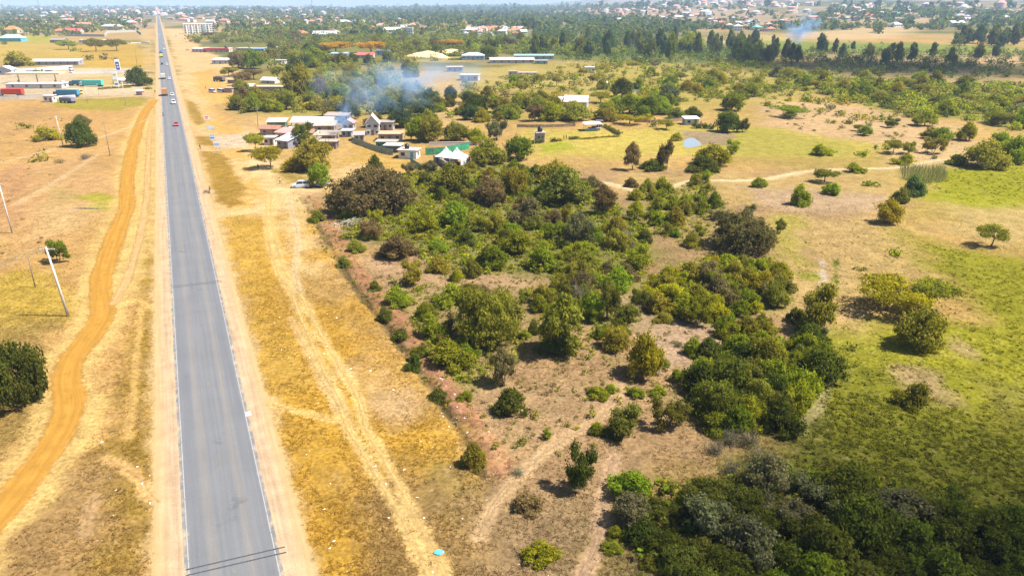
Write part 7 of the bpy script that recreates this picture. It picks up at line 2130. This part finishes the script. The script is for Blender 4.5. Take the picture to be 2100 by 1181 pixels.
def smoke(px, py, r, z, dens, nscale, label, lean=(0, 0, 0)):
    g = G(px, py); import bmesh
    bm = bmesh.new(); bmesh.ops.create_icosphere(bm, subdivisions=3, radius=1.0)
    for v in bm.verts: v.co = (v.co.x * r[0] + v.co.z * lean[0], v.co.y * r[1] + v.co.z * lean[1], v.co.z * r[2])
    me = bpy.data.meshes.new('smoke'); bm.to_mesh(me); bm.free()
    me.materials.append(volume_mat('smoke_volume', (.40, .64, 1.0), dens, nscale, 0)); o = link('smoke', me); o.location = (g.x, g.y, z + gz(g.x, g.y)); tag(o, kind='stuff')
smoke(708, 290, (4.5, 4, 8), 8.6, .34, .22, 'thin', (3, 3))
smoke(785, 262, (32, 18, 14), 15.5, .055, .10, 'drift', (13, 9))
smoke(880, 212, (44, 30, 11), 12.0, .04, .07, 'veil')
smoke(1640, 104, (24, 14, 26), 27.0, .16, .05, 'far', (14, 0))

def cloud(cx, cy, z, rx, ry, rz_, seed, opac, label):
    """a small cumulus hanging where its shade falls on the ground point (cx, cy)"""
    k = z / math.tan(SUN_EL); x, y = cx + math.sin(SUN_AZ) * k, cy + math.cos(SUN_AZ) * k
    rng = np.random.default_rng(seed); import bmesh
    bm = bmesh.new(); bmesh.ops.create_icosphere(bm, subdivisions=5, radius=1.0)
    for v in bm.verts:
        d = v.co.normalized(); n_ = fbm(np.array([d.x * 2.2 + seed]), np.array([d.y * 2.2 + d.z * 1.7]), 1.0, seed % 8, 4)[0]
        s = .72 + .5 * n_; v.co = (d.x * s * rx, d.y * s * ry, max(d.z, -.35) * s * rz_)
    me = bpy.data.meshes.new('cloud'); bm.to_mesh(me); bm.free(); me.polygons.foreach_set('use_smooth', [True] * len(me.polygons))
    m, nt, out = nodes('cloud_vapour'); tc = nt.nodes.new('ShaderNodeTexCoord')
    sp = nt.nodes.new('ShaderNodeSeparateXYZ'); nt.links.new(tc.outputs['Object'], sp.inputs[0])
    q = math_n(nt, 'ADD', math_n(nt, 'POWER', math_n(nt, 'ABSOLUTE', math_n(nt, 'DIVIDE', sp.outputs[0], rx)), 2.0), math_n(nt, 'POWER', math_n(nt, 'ABSOLUTE', math_n(nt, 'DIVIDE', sp.outputs[1], ry)), 2.0))
    f = noise_n(nt, 2.6 / rx, 5, tc.outputs['Object'])
    a = math_n(nt, 'MULTIPLY', mapr(nt, math_n(nt, 'ADD', math_n(nt, 'POWER', q, .5), math_n(nt, 'MULTIPLY', math_n(nt, 'SUBTRACT', f, .5), .7)), .95, .25), opac)
    d = nt.nodes.new('ShaderNodeBsdfDiffuse'); d.inputs[0].default_value = (.85, .85, .86, 1); t = nt.nodes.new('ShaderNodeBsdfTranslucent'); t.inputs[0].default_value = (.85, .85, .87, 1)
    mx = nt.nodes.new('ShaderNodeMixShader'); nt.links.new(d.outputs[0], mx.inputs[1]); nt.links.new(t.outputs[0], mx.inputs[2])
    tr = nt.nodes.new('ShaderNodeBsdfTransparent'); m2 = nt.nodes.new('ShaderNodeMixShader'); nt.links.new(a, m2.inputs[0]); nt.links.new(tr.outputs[0], m2.inputs[1]); nt.links.new(mx.outputs[0], m2.inputs[2])
    nt.links.new(m2.outputs[0], out.inputs[0]); me.materials.append(m)
    o = link('cloud', me); o.location = (x, y, z); tag(o, label, 'cloud', 'fair-weather clouds overhead')
cloud(68, 38, 620, 76, 50, 26, 3, .44, 'small unseen cloud added overhead to shade the near thorny grove')  # out of view, added to darken the lower right corner
g = G(1840, 138); cloud(g.x, g.y, 760, 190, 130, 60, 5, .85, 'larger cloud overhead whose shade crosses the far valley fields')

hz = MB().box((0, 0, 0), (2, 2, 2)).build('haze', [])
zb, zt = float(GZ.min()) - 1.0, max(60.0, float(GZ.max()) + 30)
hz.location = (0, 0, (zb + zt) / 2); hz.scale = (11600, 11600, (zt - zb) / 2)
m, nt, out = nodes('haze_air'); v = nt.nodes.new('ShaderNodeVolumePrincipled')
v.inputs['Color'].default_value = (.50, .69, 1.0, 1); v.inputs['Density'].default_value = .00011; v.inputs['Anisotropy'].default_value = 0.0
nt.links.new(v.outputs[0], out.inputs['Volume']); hz.data.materials.append(m); tag(hz, kind='stuff')
